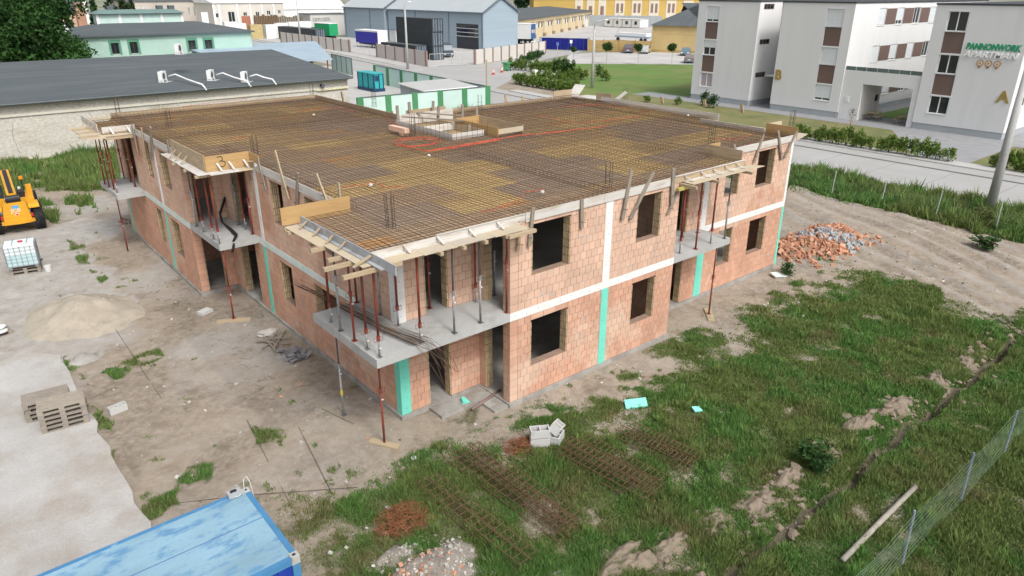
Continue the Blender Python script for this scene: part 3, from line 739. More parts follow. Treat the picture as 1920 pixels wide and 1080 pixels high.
for k in range(26):   # rows of short wire spacers
    x=random.uniform(.5,19); y=random.uniform(.5,14) if x>9.4 else random.uniform(.5,23)
    if in_hole(x,y): continue
    for i in range(random.randint(6,16)):
        bar(sp_,(x+i*.16,y,5.78),(x+i*.16+.02,y+.01,5.97),.006)
tag(sp_.build('beam_cages',M_REBAR),'dark rebar beam cages standing in the roof mesh','rebar cage',None,'stuff')
# column starter bars
def starters(x,y,n,h,label):
    t=thing('column_starter_bars',label,'rebar',(x,y,5.76),'starter bars standing on the roof')
    k=0
    for i in range(n):
        a=2*math.pi*i/n+.4; r=.12; dx,dy=r*math.cos(a),r*math.sin(a)
        MB().tube([(x+dx,y+dy,5.76),(x+dx+random.uniform(-.03,.03),y+dy+random.uniform(-.03,.03),5.76+h*random.uniform(.9,1.05))],.010,4).build('bar',M_REBARD,t)
    mb=MB()
    for zz in (.25,.5): 
        pts=[(x+.13*math.cos(2*math.pi*i/8),y+.13*math.sin(2*math.pi*i/8),5.76+zz*h) for i in range(9)]; mb.tube(pts,.005,3,False)
    mb.build('link',M_REBARD,t)
for px,py,n,h,lb in ((733,425,6,.95,'dark starter bars rising by the near corner of the roof'),(1140,352,5,.85,'starter bars rising behind the front edge of the roof above the white strip'),(1333,268,4,.8,'starter bars beside the tall board of the right balcony'),(479,290,5,.8,'starter bars behind the boarded loggia on the left edge'),
    (318,238,5,.8,'starter bars near the left roof edge between loggia and far corner'),(222,212,4,.9,'starter bars at the far left corner of the roof'),(775,258,6,1.1,'starter bars beside the orange conduit coil'),(702,200,5,.9,'starter bars along the inner courtyard edge of the roof'),
    (1484,238,5,.8,'starter bars at the far right corner of the roof'),(1172,188,4,.8,'starter bars beside the white form panel on the rear right edge'),(900,205,4,.8,'starter bars behind the stair opening'),(586,182,3,.8,'starter bars at the rear corner nearest the warehouse')):
    p=pz(px,py,5.78); starters(p[0],p[1],n,h,lb)
# orange conduits
M_ORANGE=mat('conduit_orange',(.48,.085,.045),.6,.15,3.)
def conduit(pts,label,r=.0125,wob=.06):
    P_=[Vector((*pz(a,b,5.92)[:2],5.92)) for a,b in pts]; out=[]
    for i in range(len(P_)-1):
        for k in range(5): out.append(P_[i].lerp(P_[i+1],k/5)+Vector((random.uniform(-wob,wob),random.uniform(-wob,wob),random.uniform(-.01,.02))))
    out.append(P_[-1]); return out
def conduits(label,lines):
    mb=MB()
    for l,n in lines:
        for k in range(n): mb.tube(conduit(l,label),.010,5)
    tag(mb.build('orange_conduit',M_ORANGE,None,True),label,'conduit','orange conduits on the roof')
conduits('thick bundle of orange conduits running right from the coil on the roof',[([(795,284),(850,275),(920,263),(975,254),(1050,247),(1140,236)],4),([(760,276),(800,284),(860,276),(940,262)],3)])
ring=MB()
c=Vector((*pz(782,268,5.93)[:2],5.93))
for k in range(5):
    r=.75+random.uniform(-.12,.15); ring.tube([c+Vector((random.uniform(-.04,.04)+r*1.15*math.cos(a/14*6.283),r*math.sin(a/14*6.283)+random.uniform(-.04,.04),.015*k+random.uniform(0,.02))) for a in range(15)],.009,5)
one('orange_conduit',ring,M_ORANGE,'orange conduit coiled in a loop on the roof mesh','conduit','orange conduits on the roof',True)
for lb,l in (('single orange conduit along the far left part of the roof',[(300,205),(380,195),(470,183)]),('orange conduit crossing the middle of the left wing',[(560,210),(610,202),(650,204),(665,210)]),('orange conduit toward the left edge of the roof',[(430,262),(450,256),(470,258)]),('orange conduit over the yellow panels near the front corner',[(640,352),(690,345),(705,340),(720,352),(760,350)]),
    ('orange conduit near the front edge below the yellow panels',[(900,400),(960,382),(985,360),(1020,355)]),('orange conduit over the right wing of the roof',[(1000,215),(1080,230),(1140,225),(1200,218)]),('orange conduit near the right corner of the roof',[(1340,260),(1380,262),(1410,252)]),('orange conduit behind the brick on the roof',[(720,215),(735,232),(770,228)]),('orange conduit by the middle of the right wing',[(1050,200),(1110,196),(1180,203)])):
    conduits(lb,[(l,1)])
# junction boxes (white caps)
M_CAPW=mat('cap_white',(.62,.62,.62),.5,.05)
for i,(px,py,lb) in enumerate(((804,290,'white junction cap below the orange conduit bundle'),(695,345,'white junction cap on the yellow panels near the front corner'),(480,309,'white junction cap left of the yellow panels'),(1017,358,'white junction cap close to the front roof edge'),(588,214,'white junction cap on the left wing near the courtyard'),(1290,215,'white junction cap on the far right wing'))):
    p=pz(px,py,5.93); mb=MB(); mb.cyl((p[0],p[1],5.88),.06,.05,10); mb.cyl((p[0],p[1],5.93),.045,.015,10); one('junction_cap',mb,M_CAPW,lb,'cap','white junction caps on the roof')
# loose block on the roof
p=pz(748,247,5.9); mb=MB(); mb.obox((p[0],p[1],6.02),(.25,1.25,.2),Matrix.Rotation(.05,3,'Z')); mb.obox((p[0]+.02,p[1]-.35,5.86),(.3,.25,.14)); one('brick_lintel',mb,M_BRICK,'pale clay lintel block lying on the roof beside the conduit coil','brick')
# ================================================================== FORMWORK
M_BW=mat('board_weathered',(.55,.53,.50),.85,.10,2.,c2=(.42,.36,.30),c2s=1.2,c2t=.60,stretch=(.6,.6,5),bump=.15,bs=30)
M_BG=mat('board_grey',(.36,.375,.39),.8,.12,2.,c2=(.22,.21,.21),c2s=2.2,c2t=.60,bump=.15,bs=30)
M_BN=mat('plywood_brown',(.43,.28,.125),.75,.12,1.5,c2=(.30,.15,.06),c2s=3.,c2t=.66,c2w=.05,stretch=(.7,.7,6),bump=.1,bs=40)
M_BT=mat('plywood_tan',(.42,.33,.22),.8,.12,1.5,c2=(.32,.25,.17),c2s=2.,c2t=.6,stretch=(.7,.7,6))
M_PL=mat('plywood_pale',(.50,.42,.295),.8,.10,1.,c2=(.42,.38,.32),c2s=.9,c2t=.55,c2w=.1)
M_TM=mat('timber',(.42,.33,.21),.85,.14,2.,c2=(.36,.29,.21),c2s=2.,c2t=.55,stretch=(1,1,3),bump=.2,bs=30)
M_TG=mat('timber_grey',(.29,.25,.20),.9,.16,2.,c2=(.20,.175,.15),c2s=2.,c2t=.55,stretch=(3,3,1),bump=.25,bs=30)
def B(t,name,m,x0,y0,z0,x1,y1,z1,label=None):
    o=MB().box(x0,y0,z0,x1,y1,z1).build(name,m,t)
    if label: o['label']=label
    return o
def kick(t,a,b,m=None,w=.06,h=.025): return MB().beam(a,b,w,h).build('kicker',m or M_TM,t)
# near corner balcony
t=thing('slab_formwork','timber formwork round the near corner balcony of the roof slab','formwork',(-1.5,-1.5,5.7))
B(t,'deck_board',M_PL,-2.0,.12,5.695,-1.535,2.28,5.716); B(t,'deck_board',M_PL,-1.86,-1.85,5.695,-1.535,.11,5.716)
x=-1.53
for w,d in ((1.25,2.02),(1.0,2.06),(1.2,2.03),(1.2,2.07)): B(t,'deck_board',M_PL,x+.004,-d,5.695,x+w-.004,-1.535,5.716); x+=w
B(t,'edge_board',M_BG,-1.53,-2.78,5.70,-1.503,2.19,5.95); B(t,'edge_flange',M_BG,-1.64,-2.3,5.718,-1.532,2.15,5.745)
B(t,'edge_board',M_BW,-1.50,-1.53,5.72,.42,-1.503,5.90); B(t,'edge_board',M_BW,.43,-1.53,5.72,3.42,-1.503,5.945); B(t,'edge_flange',M_BW,-1.45,-1.64,5.718,3.2,-1.532,5.742); B(t,'top_rail',M_BW,.45,-1.56,5.93,3.4,-1.531,5.955)
B(t,'end_board',M_BN,-2.06,2.20,5.76,.0,2.23,6.25,'tall yellow brown plywood board closing the balcony form')
for y in (1.75,.95,.2,-.45): kick(t,(-1.545,y,5.92),(-1.78,y,5.735))
kick(t,(-1.545,-1.7,5.9),(-2.02,-1.68,5.70),M_TM,.07,.04)
for x in (-.55,.45,1.45,2.4): kick(t,(x,-1.545,5.90),(x+.05,-1.78,5.735),M_BW)
for y,l in ((2.1,2.05),(1.86,2.08),(.15,2.22),(-.75,2.2),(-1.25,2.55),(-2.0,2.45)): B(t,'joist',M_TM,-l,y-.05,5.60,-.9,y+.05,5.692)
for x in (.2,.9,1.6,2.3,2.9): B(t,'joist',M_TM,x-.05,-2.12,5.60,x+.05,-.9,5.692)
B(t,'joist',M_BT,2.3,-2.2,5.60,3.25,-2.1,5.69); 
for y in (.9,-1.0): B(t,'bearer',M_TM,-1.9,y-.06,5.5,2.6,y+.06,5.595)
# straight edge boards
def edge(label,segs,uprights=()):
    t=thing('edge_formwork',label,'formwork',(segs[0][1],segs[0][2],segs[0][3]),'edge boards of the roof slab')
    for s in segs: B(t,'edge_board',s[0],*s[1:])
    for (pa,pb,ax,v,m,w) in uprights:
        a=Vector(pp(*pa,ax,v)); b=Vector(pp(*pb,ax,v)); o=MB()
        n=(0,-1,0) if ax==1 else (-1,0,0)
        o.beam(a,b,w,.045,n).build('upright',m,t)
        c=a.lerp(b,.78); q=MB()   # tie wire
        if ax==1: q.tube([c+Vector((-.06,-.03,0)),c+Vector((.0,-.045,.02)),c+Vector((.12,-.06,-.03))],.008,4)
        else: q.tube([c+Vector((-.03,-.06,0)),c+Vector((-.045,0,.02)),c+Vector((-.06,.12,-.03))],.008,4)
        q.build('tie_wire',M_REBARD,t)
edge('pale edge board with leaning timbers along the front bay of the roof',[(M_BW,3.43,-1.545,5.675,6.6,-1.518,5.95),(M_BW,6.61,-1.545,5.675,10.0,-1.518,5.95)],
     [((1000,388),(992,462),1,-1.58,M_TG,.11),((976,415),(971,470),1,-1.58,M_TM,.10),((1091,374),(1091,428),1,-1.58,M_TG,.12),((1184,318),(1167,413),1,-1.58,M_TG,.13),((1226,322),(1182,411),1,-1.58,M_TG,.12),((1263,315),(1260,382),1,-1.58,M_TG,.15),((1274,352),(1252,402),1,-1.56,M_TG,.10)])
edge('pale edge board with leaning timbers right of the right balcony',[(M_BW,14.5,-.05,5.675,20.2,-.02,5.95)],
     [((1377,272),(1382,303),1,-.08,M_TG,.13),((1432,252),(1414,305),1,-.08,M_TG,.11),((1459,245),(1466,299),1,-.08,M_TG,.12),((1494,246),(1471,296),1,-.08,M_TG,.11)])
edge('pale edge board with leaning timbers on the left wall near the corner',[(M_BW,-.05,2.24,5.675,-.02,5.6,5.95),(M_BW,-.05,5.61,5.675,-.02,9.35,5.95)],
     [((515,282),(541,374),0,-.08,M_TM,.11),((558,324),(555,395),0,-.08,M_TG,.13),((593,326),(613,378),0,-.08,M_TM,.10),((634,342),(637,372),0,-.08,M_TM,.12),((483,298),(498,356),0,-.08,M_TG,.11)])
edge('pale edge board on the far left wall toward the far corner',[(M_BW,-1.55,13.95,5.675,-1.52,20.4,5.95)],
     [((247,232),(258,290),0,-1.6,M_TG,.16),((265,240),(273,300),0,-1.6,M_TM,.10),((282,238),(284,300),0,-1.6,M_TG,.16),((313,262),(318,290),0,-1.6,M_TG,.14)])
edge('edge board along the courtyard side of the left wing',[(M_BT,9.51,13.6,5.70,9.54,24.4,5.98),(M_BT,8.5,13.6,5.7,9.505,13.63,5.98)],[((640,172),(645,196),0,9.6,M_TG,.14),((735,208),(738,228),0,9.6,M_TM,.14)])
edge('edge board along the rear of the left wing by the warehouse',[(M_BT,-1.4,24.43,5.70,9.5,24.46,5.98)])
edge('edge board along the rear of the right wing',[(M_BT,11.9,15.03,5.70,19.8,15.06,5.96)],[((948,178),(950,196),1,15.1,M_TM,.16),((980,180),(982,196),1,15.1,M_TM,.14)])
edge('pale edge board on the far right side of the roof',[(M_BW,21.71,5.0,5.70,21.74,13.0,6.05),(M_BW,20.18,1.5,5.70,20.21,4.98,6.0)],[((1240,182),(1242,194),0,21.78,M_TM,.16),((1320,186),(1322,200),0,21.78,M_TM,.16),((1390,196),(1392,212),0,21.78,M_TM,.16)])
# right balcony
t=thing('slab_formwork','timber formwork on the right balcony of the front side','formwork',(12.2,-1.5,5.7))
x=10.45
for w,d in ((1.25,1.98),(1.25,1.95),(1.0,1.97)): B(t,'deck_board',M_PL,x+.003,-d,5.695,x+w-.003,-1.55,5.716); x+=w
MB().prism([(13.96,-1.97),(14.75,-1.96),(14.35,-1.4),(13.96,-1.55)],5.695,5.716).build('deck_board',M_PL,t)
B(t,'edge_board',M_BT,10.02,-1.53,5.72,14.05,-1.503,5.95); B(t,'top_rail',M_BW,10.02,-1.56,5.945,14.05,-1.50,5.97); B(t,'edge_flange',M_BW,10.5,-1.64,5.718,13.9,-1.532,5.742)
for x in (10.5,11.4,12.1,12.8,13.5): kick(t,(x,-1.545,5.92),(x+.25,-1.80,5.735),M_BW)
B(t,'end_board',M_BT,14.36,-1.2,5.74,14.39,.45,6.2,'tall weathered board closing the end of the right balcony form'); B(t,'end_board',M_BN,14.39,.42,5.95,15.3,.45,6.16)
for x in (10.35,11.6,13.6): B(t,'joist',M_TM,x-.05,-2.2,5.60,x+.05,-.6,5.692)
B(t,'bearer',mat('beam_yellow',(.45,.38,.12),.7,.1,2.),10.0,-1.75,5.5,10.9,-1.63,5.595)
# left loggia
t=thing('slab_formwork','formwork box with tall plywood boards over the left loggia','formwork',(-1.5,11.5,5.7))
B(t,'deck_board',M_BW,-1.92,9.62,5.695,-1.555,11.9,5.716); B(t,'deck_board',M_BW,-1.9,11.91,5.695,-1.555,14.2,5.716)
B(t,'deck_board',M_BW,-1.55,9.42,5.695,-.5,9.90,5.716); B(t,'deck_board',M_PL,-.495,9.40,5.695,.02,9.90,5.716)
eb=B(t,'end_board',M_BN,-1.53,9.905,5.72,.03,9.935,6.27,'yellow brown plywood board marked with a black scribble')
M_INK=mat('paint_black',(.015,.015,.015),.6,.1)
mk=MB(); cx,cz=-1.02,6.05; pts=[]
for i in range(13):
    a=math.radians(150-i*21); pts.append((cx+.10*math.cos(a),9.898,cz+.085+.085*math.sin(a)))
for i in range(13):
    a=math.radians(90-i*20); pts.append((cx+.05+.13*math.cos(a),9.898,cz-.10+.10*math.sin(a)))
mk.tube(pts,.012,5,True); mk.build('black_mark',M_INK,eb)
B(t,'end_board',M_BT,-1.553,9.98,5.73,-1.523,13.85,6.3); B(t,'end_board',M_BN,.032,9.02,5.75,.06,9.93,6.25)
for y in (13.2,12.5,11.8): kick(t,(-1.57,y,6.0),(-1.85,y-.05,5.735))
for x in (-1.15,-.72,-.2): kick(t,(x,9.89,6.0),(x+.08,9.62,5.735),M_BW,.07)
MB().beam((.0,9.65,5.76),(-.1,9.45,6.0),.2,.03).build('kicker',M_TM,t)
for y in (9.75,11,12.4): B(t,'joist',M_TM,-2.0,y-.05,5.60,-.4,y+.05,5.692)
MB().beam((-.1,10.0,5.58),(.25,9.9,3.4),.1,.04,(-1,0,0)).build('leaning_board',M_TM,t)
# far corner
t=thing('slab_formwork','slatted formwork at the far left corner of the roof','formwork',(-2.7,21.5,5.7))
for k in range(7): 
    y=19.3+k*.55; B(t,'slat',M_TM if k%2 else M_PL,-3.55+random.uniform(-.1,.1),y,5.66,-2.72,y+.42,5.69)
B(t,'edge_board',M_BW,-2.73,20.9,5.72,-2.70,24.2,6.05); B(t,'edge_board',M_BW,-2.70,20.05,5.70,-1.35,20.08,6.02); B(t,'deck_board',M_PL,-2.9,19.6,5.67,-1.4,20.03,5.70); B(t,'bearer',M_BT,-2.8,19.62,5.52,-1.35,19.72,5.66)
for y in (21.4,22.2,23.): kick(t,(-2.74,y,6.0),(-2.95,y,5.72))
for x in (-2.4,-1.7): kick(t,(x,20.04,6.0),(x+.08,19.75,5.72),M_BW,.08)
B(t,'edge_board',M_PL,-2.6,24.1,5.72,-1.5,24.13,5.9)
# right corner and rear right corner
t=thing('slab_formwork','plywood formwork jutting out at the right corner of the roof','formwork',(20.9,.6,5.7))
B(t,'end_board',M_BN,20.22,-.06,5.73,20.25,1.45,6.24); MB().prism([(20.2,-.12),(21.9,.35),(21.7,3.2),(20.26,3.2)],5.70,5.72).build('deck_board',M_PL,t); B(t,'end_board',M_PL,20.26,1.46,5.73,21.5,1.49,6.2)
t=thing('slab_formwork','brown and white form panels at the rear right corner of the roof','formwork',(21.4,14.5,5.7))
B(t,'end_board',M_BT,19.85,14.98,5.74,21.3,15.01,6.3); B(t,'end_board',M_BT,21.72,12.2,5.74,21.75,13.4,6.25); MB().prism([(21.76,12.0),(23.0,13.4),(22.6,15.0),(21.3,15.1)],5.84,5.87).build('deck_board',M_BW,t)
MB().beam((21.9,12.3,5.75),(22.6,11.9,6.35),.5,.03).build('leaning_panel',M_BW,t); MB().beam((21.4,15.1,5.75),(22.3,15.3,6.45),.7,.03).build('leaning_panel',M_BW,t)
# stair core boxes
t=thing('stair_opening_form','white and brown boarded boxes round the stair opening in the roof','formwork',(10,11,5.75))
B(t,'board',M_BW,8.42,9.0,5.75,10.12,9.03,6.03); B(t,'board',M_BW,8.42,9.03,5.75,8.45,13.6,6.03); B(t,'board',M_BT,10.09,9.03,5.75,10.12,12.6,6.03); B(t,'board',M_BW,8.45,11.2,5.75,10.09,11.23,6.05); B(t,'board',M_BW,8.45,13.57,5.75,11.7,13.6,6.25)
B(t,'board',M_BN,10.25,8.2,5.75,10.28,11.4,6.2); B(t,'board',M_BT,11.65,8.2,5.75,11.68,12.0,6.2); B(t,'board',M_PL,10.28,8.17,5.92,11.68,8.2,6.14); B(t,'board',M_BN,10.28,11.37,5.75,11.65,11.4,6.2)
B(t,'board',M_BT,9.2,13.9,5.75,11.5,13.93,6.35)
for x,y,z in ((9.35,13.8,6.75),(10.6,13.7,6.7),(11.3,12.2,6.65),(10.3,12.8,6.6),(8.5,13.5,6.7),(11.68,11.6,6.5),(9.6,9.4,6.25)): MB().obox((x,y,(5.75+z)/2),(.14,.05,z-5.75),Matrix.Rotation(random.uniform(-.12,.12),3,'Y')).build('post',M_TG,t)
MB().beam((8.6,13.3,6.2),(10.2,10.6,6.2),.12,.05).build('plank',M_TG,t); MB().beam((9.6,13.6,6.25),(10.9,11.6,6.22),.12,.05).build('plank',M_TG,t)
# starter bars round the stair opening
sb=thing('wall_starter_bars','row of thin starter bars standing along the stair opening','rebar',(9,9,5.76))
for i in range(16):
    x=8.2+.0*i; y=9.0+i*.32
    if i>8: x=8.2+(i-8)*.28; y=8.8
    MB().tube([(x,y,5.76),(x+random.uniform(-.03,.03),y,6.45+random.uniform(-.1,.15))],.008,4).build('bar',M_REBARD,sb)
# ================================================================== PROPS
M_RED=mat('prop_red',(.23,.045,.030),.6,.2,3.,c2=(.14,.05,.035),c2s=4.,c2t=.58,metal=.0,spec=.4)
M_GAL=mat('prop_galvanised',(.33,.34,.35),.5,.15,3.,c2=(.22,.21,.20),c2s=4.,c2t=.58,metal=.3)
M_DKS=mat('prop_dark',(.10,.11,.12),.55,.2,3.)
M_YEL=mat('ring_yellow',(.65,.50,.05),.6,.1)
PROPC={}
def prop(x,y,z0,z1,col,label,group,split=.42,lean=(0,0)):
    t=thing('steel_prop',label,'prop',(x,y,z0),group)
    if lean!=(0,0): t.rotation_euler=(lean[0],lean[1],0)
    H=round(z1-z0,2); key=(H,col,split)
    if key not in PROPC:
        mo,mi_={'red':(M_RED,M_RED),'redgrey':(M_RED,M_GAL),'grey':(M_GAL,M_DKS)}[col]
        if col=='redgrey': a,b=MB().tube([(0,0,.55),(0,0,H)],.033,10),MB().tube([(0,0,.01),(0,0,.56)],.026,10)
        else: a,b=MB().tube([(0,0,.01),(0,0,H*split+.3)],.033,10),MB().tube([(0,0,H*split+.3),(0,0,H)],.026,10)
        zc=.56 if col=='redgrey' else H*split+.3
        cl=MB().tube([(0,0,zc-.09),(0,0,zc+.05)],.047,10)
        hd=MB(); hd.tube([(.05,0,zc+.0),(.13,.0,zc+.02),(.13,.0,zc-.10),(.05,0,zc-.11)],.008,4)
        hd.tube([(-.05,0,zc+.0),(-.13,.0,zc+.02),(-.13,.0,zc-.10),(-.05,0,zc-.11)],.008,4)
        pl=MB().box(-.07,-.07,0,.07,.07,.012); top=MB().box(-.07,-.07,H-.012,.07,.07,H)
        sp=MB().cyl((-.01,-.045,zc-.30),.022,.05,8,0)
        PROPC[key]=[(n,q.mesh(n,m,n in('outer_tube','inner_tube'))) for n,q,m in (('outer_tube',a,mo),('inner_tube',b,mi_),('collar',cl,mo),('collar_handle',hd,mo),('base_plate',pl,mi_),('head_plate',top,mo),('pin_tag',sp,M_CAPW))]
    for n,me in PROPC[key]: link(n,me,t,(x,y,z0))
    return t
ORD=['first','second','third','fourth','fifth','sixth','seventh','eighth','ninth','tenth']
def props(rows,z0,z1,where,group):
    for i,(px,py,c) in enumerate(rows):
        p=pz(px,py,z0); cn={'red':'rust red steel prop','redgrey':'red steel prop with grey foot','grey':'grey steel prop'}[c]
        prop(p[0],p[1],z0,z1,c,f'{cn} {where}, {ORD[i]} from left',group,random.choice((.35,.42,.5)))
props([(621,604,'redgrey'),(639,620,'grey'),(665,639,'red'),(689,655,'redgrey'),(712,670,'redgrey')],2.998,5.595,'on the near balcony left edge','props on the near corner balcony')
props([(669,567,'red'),(714,590,'grey'),(747,610,'redgrey'),(789,644,'redgrey'),(852,624,'grey'),(901,605,'grey')],2.998,5.595,'on the inner near corner balcony','props on the near corner balcony')
props([(806,578,'red'),(892,566,'redgrey'),(927,553,'grey'),(950,586,'red')],2.998,5.68,'by the near balcony back wall','props on the near corner balcony')
props([(369,424,'grey'),(382,435,'redgrey'),(401,449,'redgrey'),(412,457,'redgrey'),(448,421,'grey'),(461,430,'redgrey'),(474,439,'red')],2.998,5.595,'on the left loggia slab','props on the left loggia')
props([(197,345,'red'),(205,351,'red'),(214,355,'red'),(220,361,'redgrey'),(233,334,'red'),(246,341,'red'),(254,350,'red')],2.998,5.65,'on the far corner balcony','props on the far corner balcony')
props([(1274,475,'redgrey'),(1279,444,'red'),(1304,467,'red'),(1308,436,'red'),(1332,456,'redgrey'),(1358,447,'grey')],2.998,5.595,'on the right balcony slab','props on the right balcony')
GP='props standing on the ground'
prop(-1.05,-.72,GZ+.02,2.752,'red','red steel prop on the ground under the near balcony corner',GP,.5)
prop(-1.28,1.25,GZ+.06,2.752,'grey','grey steel prop with yellow ring under the near balcony left end',GP,.5)
prop(-1.35,10.15,GZ+.06,2.752,'red','red steel prop under the left loggia slab',GP,.35)
prop(-2.5,21.2,GZ+.0,2.752,'red','red steel prop under the far corner balcony',GP,.45)
prop(13.25,-1.32,GZ+.06,2.752,'red','red steel prop under the right balcony slab',GP,.45)
MB_=MB().tube([(-1.28,1.25,.62),(-1.28,1.25,.78)],.04,10); one('prop_ring',MB_,M_YEL,'yellow ring round the grey prop under the near balcony','ring')
def plank(name,a,b,w,h,m,label,z=None):
    za=float(gnd_h(np.array(a[0]),np.array(a[1]))); zb=float(gnd_h(np.array(b[0]),np.array(b[1])))
    one(name,MB().beam((a[0],a[1],za+h/2),(b[0],b[1],zb+h/2),w,h),m,label,'plank')
plank('timber_plank',(-1.5,2.1),(-1.15,.75),.25,.06,M_TG,'grey plank under the grey ringed prop by the left wall')
plank('timber_plank',(-1.3,-.35),(-.85,-1.15),.22,.05,M_TM,'short plank under the red prop at the near corner')
plank('timber_plank',(-1.95,10.3),(-.85,9.75),.25,.06,M_TM,'plank under the red prop at the left loggia')
plank('timber_plank',(12.85,-1.75),(13.65,-.95),.26,.06,M_TM,'plank under the red prop below the right balcony')
# rebar bundle thrown over the near balcony
rbt=thing('rebar_bundle','bent bundle of dark rebar hanging over the near balcony slab edge','rebar',(-.3,0,3.0))
P0=[Vector(pp(*q)) for q in ((568,548,0,-.6),(600,560,0,-.55))]
for k in range(24):
    u=random.uniform(-.22,.22); v=random.uniform(0,.16)
    a=Vector((-.75+u*.7,4.9+random.uniform(-.6,.5),2.85+random.uniform(-.08,.2))); b=Vector((-.72+u,2.2,3.12+v)); c=Vector((-.45+u*1.1,-.2,3.05+v)); d=Vector((-.12+u*1.4,-1.5,3.04+v*.7))
    e_=d+Vector((random.uniform(0,.45),-random.uniform(.35,.8),-random.uniform(.25,.95))); f=e_+Vector((random.uniform(0,.3),-random.uniform(.0,.25),-random.uniform(.2,.75)))
    if random.random()<.45: pts=[a,b,c,d]
    else: pts=[b+Vector((0,-.4,0)),c,d,d.lerp(e_,.5)+Vector((0,0,.06)),e_,f]
    MB().tube(pts,.007,4,False).build('bar',M_REBAR,rbt)
# black hoses draped over the loggia slab
M_BLK=mat('hose_black',(.02,.02,.022),.5,.1)
hb=thing('black_hose','black cables folded over the left loggia slab edge','hose',(-.8,10.5,3.0))
for k in range(4):
    o_=.05*k
    MB().tube([(.1,13.2+o_,4.0),(-.35,13.0+o_,3.25),(-.5,12.4+o_,3.05),(-.62+o_*.5,11.3,3.04+.02*k),(-.72+o_*.6,10.45,3.05+.02*k),(-.80+o_*.6,10.3,3.07),(-.98+o_*.4,9.99,3.03),(-1.02+o_*.4,9.95,2.85),(-1.10+o_*.3,9.945,2.62)],.022,6).build('cable',M_BLK,hb,True)
# ================================================================== SITE OBJECTS
def gz(x,y): return float(gnd_h(np.array(float(x)),np.array(float(y))))
# ---- blue container
M_BLUE=mat('container_blue',(.215,.355,.45),.7,.14,.9,c2=(.11,.25,.41),c2s=3.2,c2t=.56,c2w=.06,bump=.12,bs=20,spec=.4,fine=.09,stretch=(.55,1.3,1))
M_BLUED=mat('container_blue_dark',(.015,.045,.30),.5,.1,1.)
M_BLUEF=mat('container_blue_frame',(.06,.20,.38),.5,.12,1.5,c2=(.30,.42,.50),c2s=3.,c2t=.68,spec=.4)
M_STEELW=mat('steel_worn',(.50,.50,.48),.5,.2,4.,c2=(.20,.14,.10),c2s=5.,c2t=.6,metal=.3)
t=thing('shipping_container','blue container with dusty worn roof at the lower left','container',(-8.7,-4.8,GZ+.1))
X0,X1,Y0,Y1,ZT=-11.8,-5.70,-6.03,-3.60,2.45; zb=GZ+.06
# roof in gently dished panels along x with a seam
mb=MB(); ym=-4.62
mb.box(X0+.08,Y0+.10,ZT-.06,X1-.10,ym-.012,ZT-.025); mb.build('roof_panel',M_BLUE,t)
MB().box(X0+.08,ym+.012,ZT-.06,X1-.10,Y1-.08,ZT-.02).build('roof_panel',M_BLUE,t)
MB().box(X0+.08,ym-.012,ZT-.06,X1-.10,ym+.012,ZT-.035).build('roof_seam',M_BLUED,t)
for a in ((X0,Y0,X1,Y0+.10),(X0,Y1-.08,X1,Y1),(X1-.10,Y0+.10,X1,Y1-.08),(X0,Y0+.10,X0+.08,Y1-.08)): MB().box(a[0],a[1],ZT-.14,a[2],a[3],ZT-.01).build('roof_rail',M_BLUEF,t)
for x in (X0,X1-.14):
    for y in (Y0,Y1-.14): 
        pst=MB().box(x,y,zb,x+.14,y+.14,ZT-.15).build('corner_post',M_BLUEF,t)
        c=MB(); c.box(x-.006,y-.006,ZT-.148,x+.146,y+.146,ZT+.012); c.build('corner_casting',M_STEELW,t); h=MB().box(x+.04,y+.045,ZT+.013,x+.10,y+.095,ZT+.016); h.build('casting_hole',M_BLK,pst)
def corrug(mb,a,b,axis,pos,z0,z1,step=.25,d=.035,face=-1):
    s=a
    while s<b-.01:
        e1=min(s+step*.6,b); 
        if axis==0: mb.box(s,min(pos,pos+face*d),z0,e1,max(pos,pos+face*d),z1)
        else: mb.box(min(pos,pos+face*d),s,z0,max(pos,pos+face*d),e1,z1)
        s+=step
mb=MB(); mb.box(X0+.05,Y0+.05,zb+.1,X1-.05,Y1-.05,ZT-.13); corrug(mb,X0+.2,X1-.2,0,Y0+.05,zb+.15,ZT-.15,face=-1); corrug(mb,X0+.2,X1-.2,0,Y1-.05,zb+.15,ZT-.15,face=1); mb.build('side_wall',M_BLUED,t)
ed=MB(); ed.box(X1-.05,Y0+.16,zb+.12,X1-.015,(Y0+Y1)/2-.01,ZT-.2); ed.build('door',M_BLUED,t); ed=MB(); ed.box(X1-.05,(Y0+Y1)/2+.01,zb+.12,X1-.015,Y1-.16,ZT-.2); ed.build('door',M_BLUED,t)
MB().box(X0,Y0,zb,X1,Y1,zb+.1).build('base_frame',M_BLUEF,t)
for k in range(0): MB().obox((X1-.02+random.uniform(-.02,.04),Y0+.35+k*.2+random.uniform(-.05,.05),ZT+.002),(.10,.10,.012),Matrix.Rotation(random.uniform(0,1),3,'Z')).build('paint_flake',M_WHITE,t)
cb=MB(); cb.box(X1-.42,Y1-.17,ZT+.0,X1-.16,Y1+.0,ZT+.10); cb.mi(1); cb.box(X1-.36,Y1-.12,ZT+.101,X1-.24,Y1-.05,ZT+.115)
one('plug_box',cb,[M_BG,M_BLK],'small grey socket box on the far corner of the blue container','socket box')
one('white_cable',MB().tube([(X1-.42,Y1-.1,ZT+.03),(X1-.25,Y1-.2,ZT+.02),(X1-.1,Y1-.12,ZT+.05),(X1-.05,Y1+.02,ZT+.20),(X1+.03,Y1+.05,ZT+.22),(X1+.06,Y1-.02,ZT+.1),(X1+.08,Y1-.1,ZT-.4),(X1+.08,Y1-.12,ZT-.9)],.007,6),M_CAPW,'white cable looped over the container corner','cable',None,True)
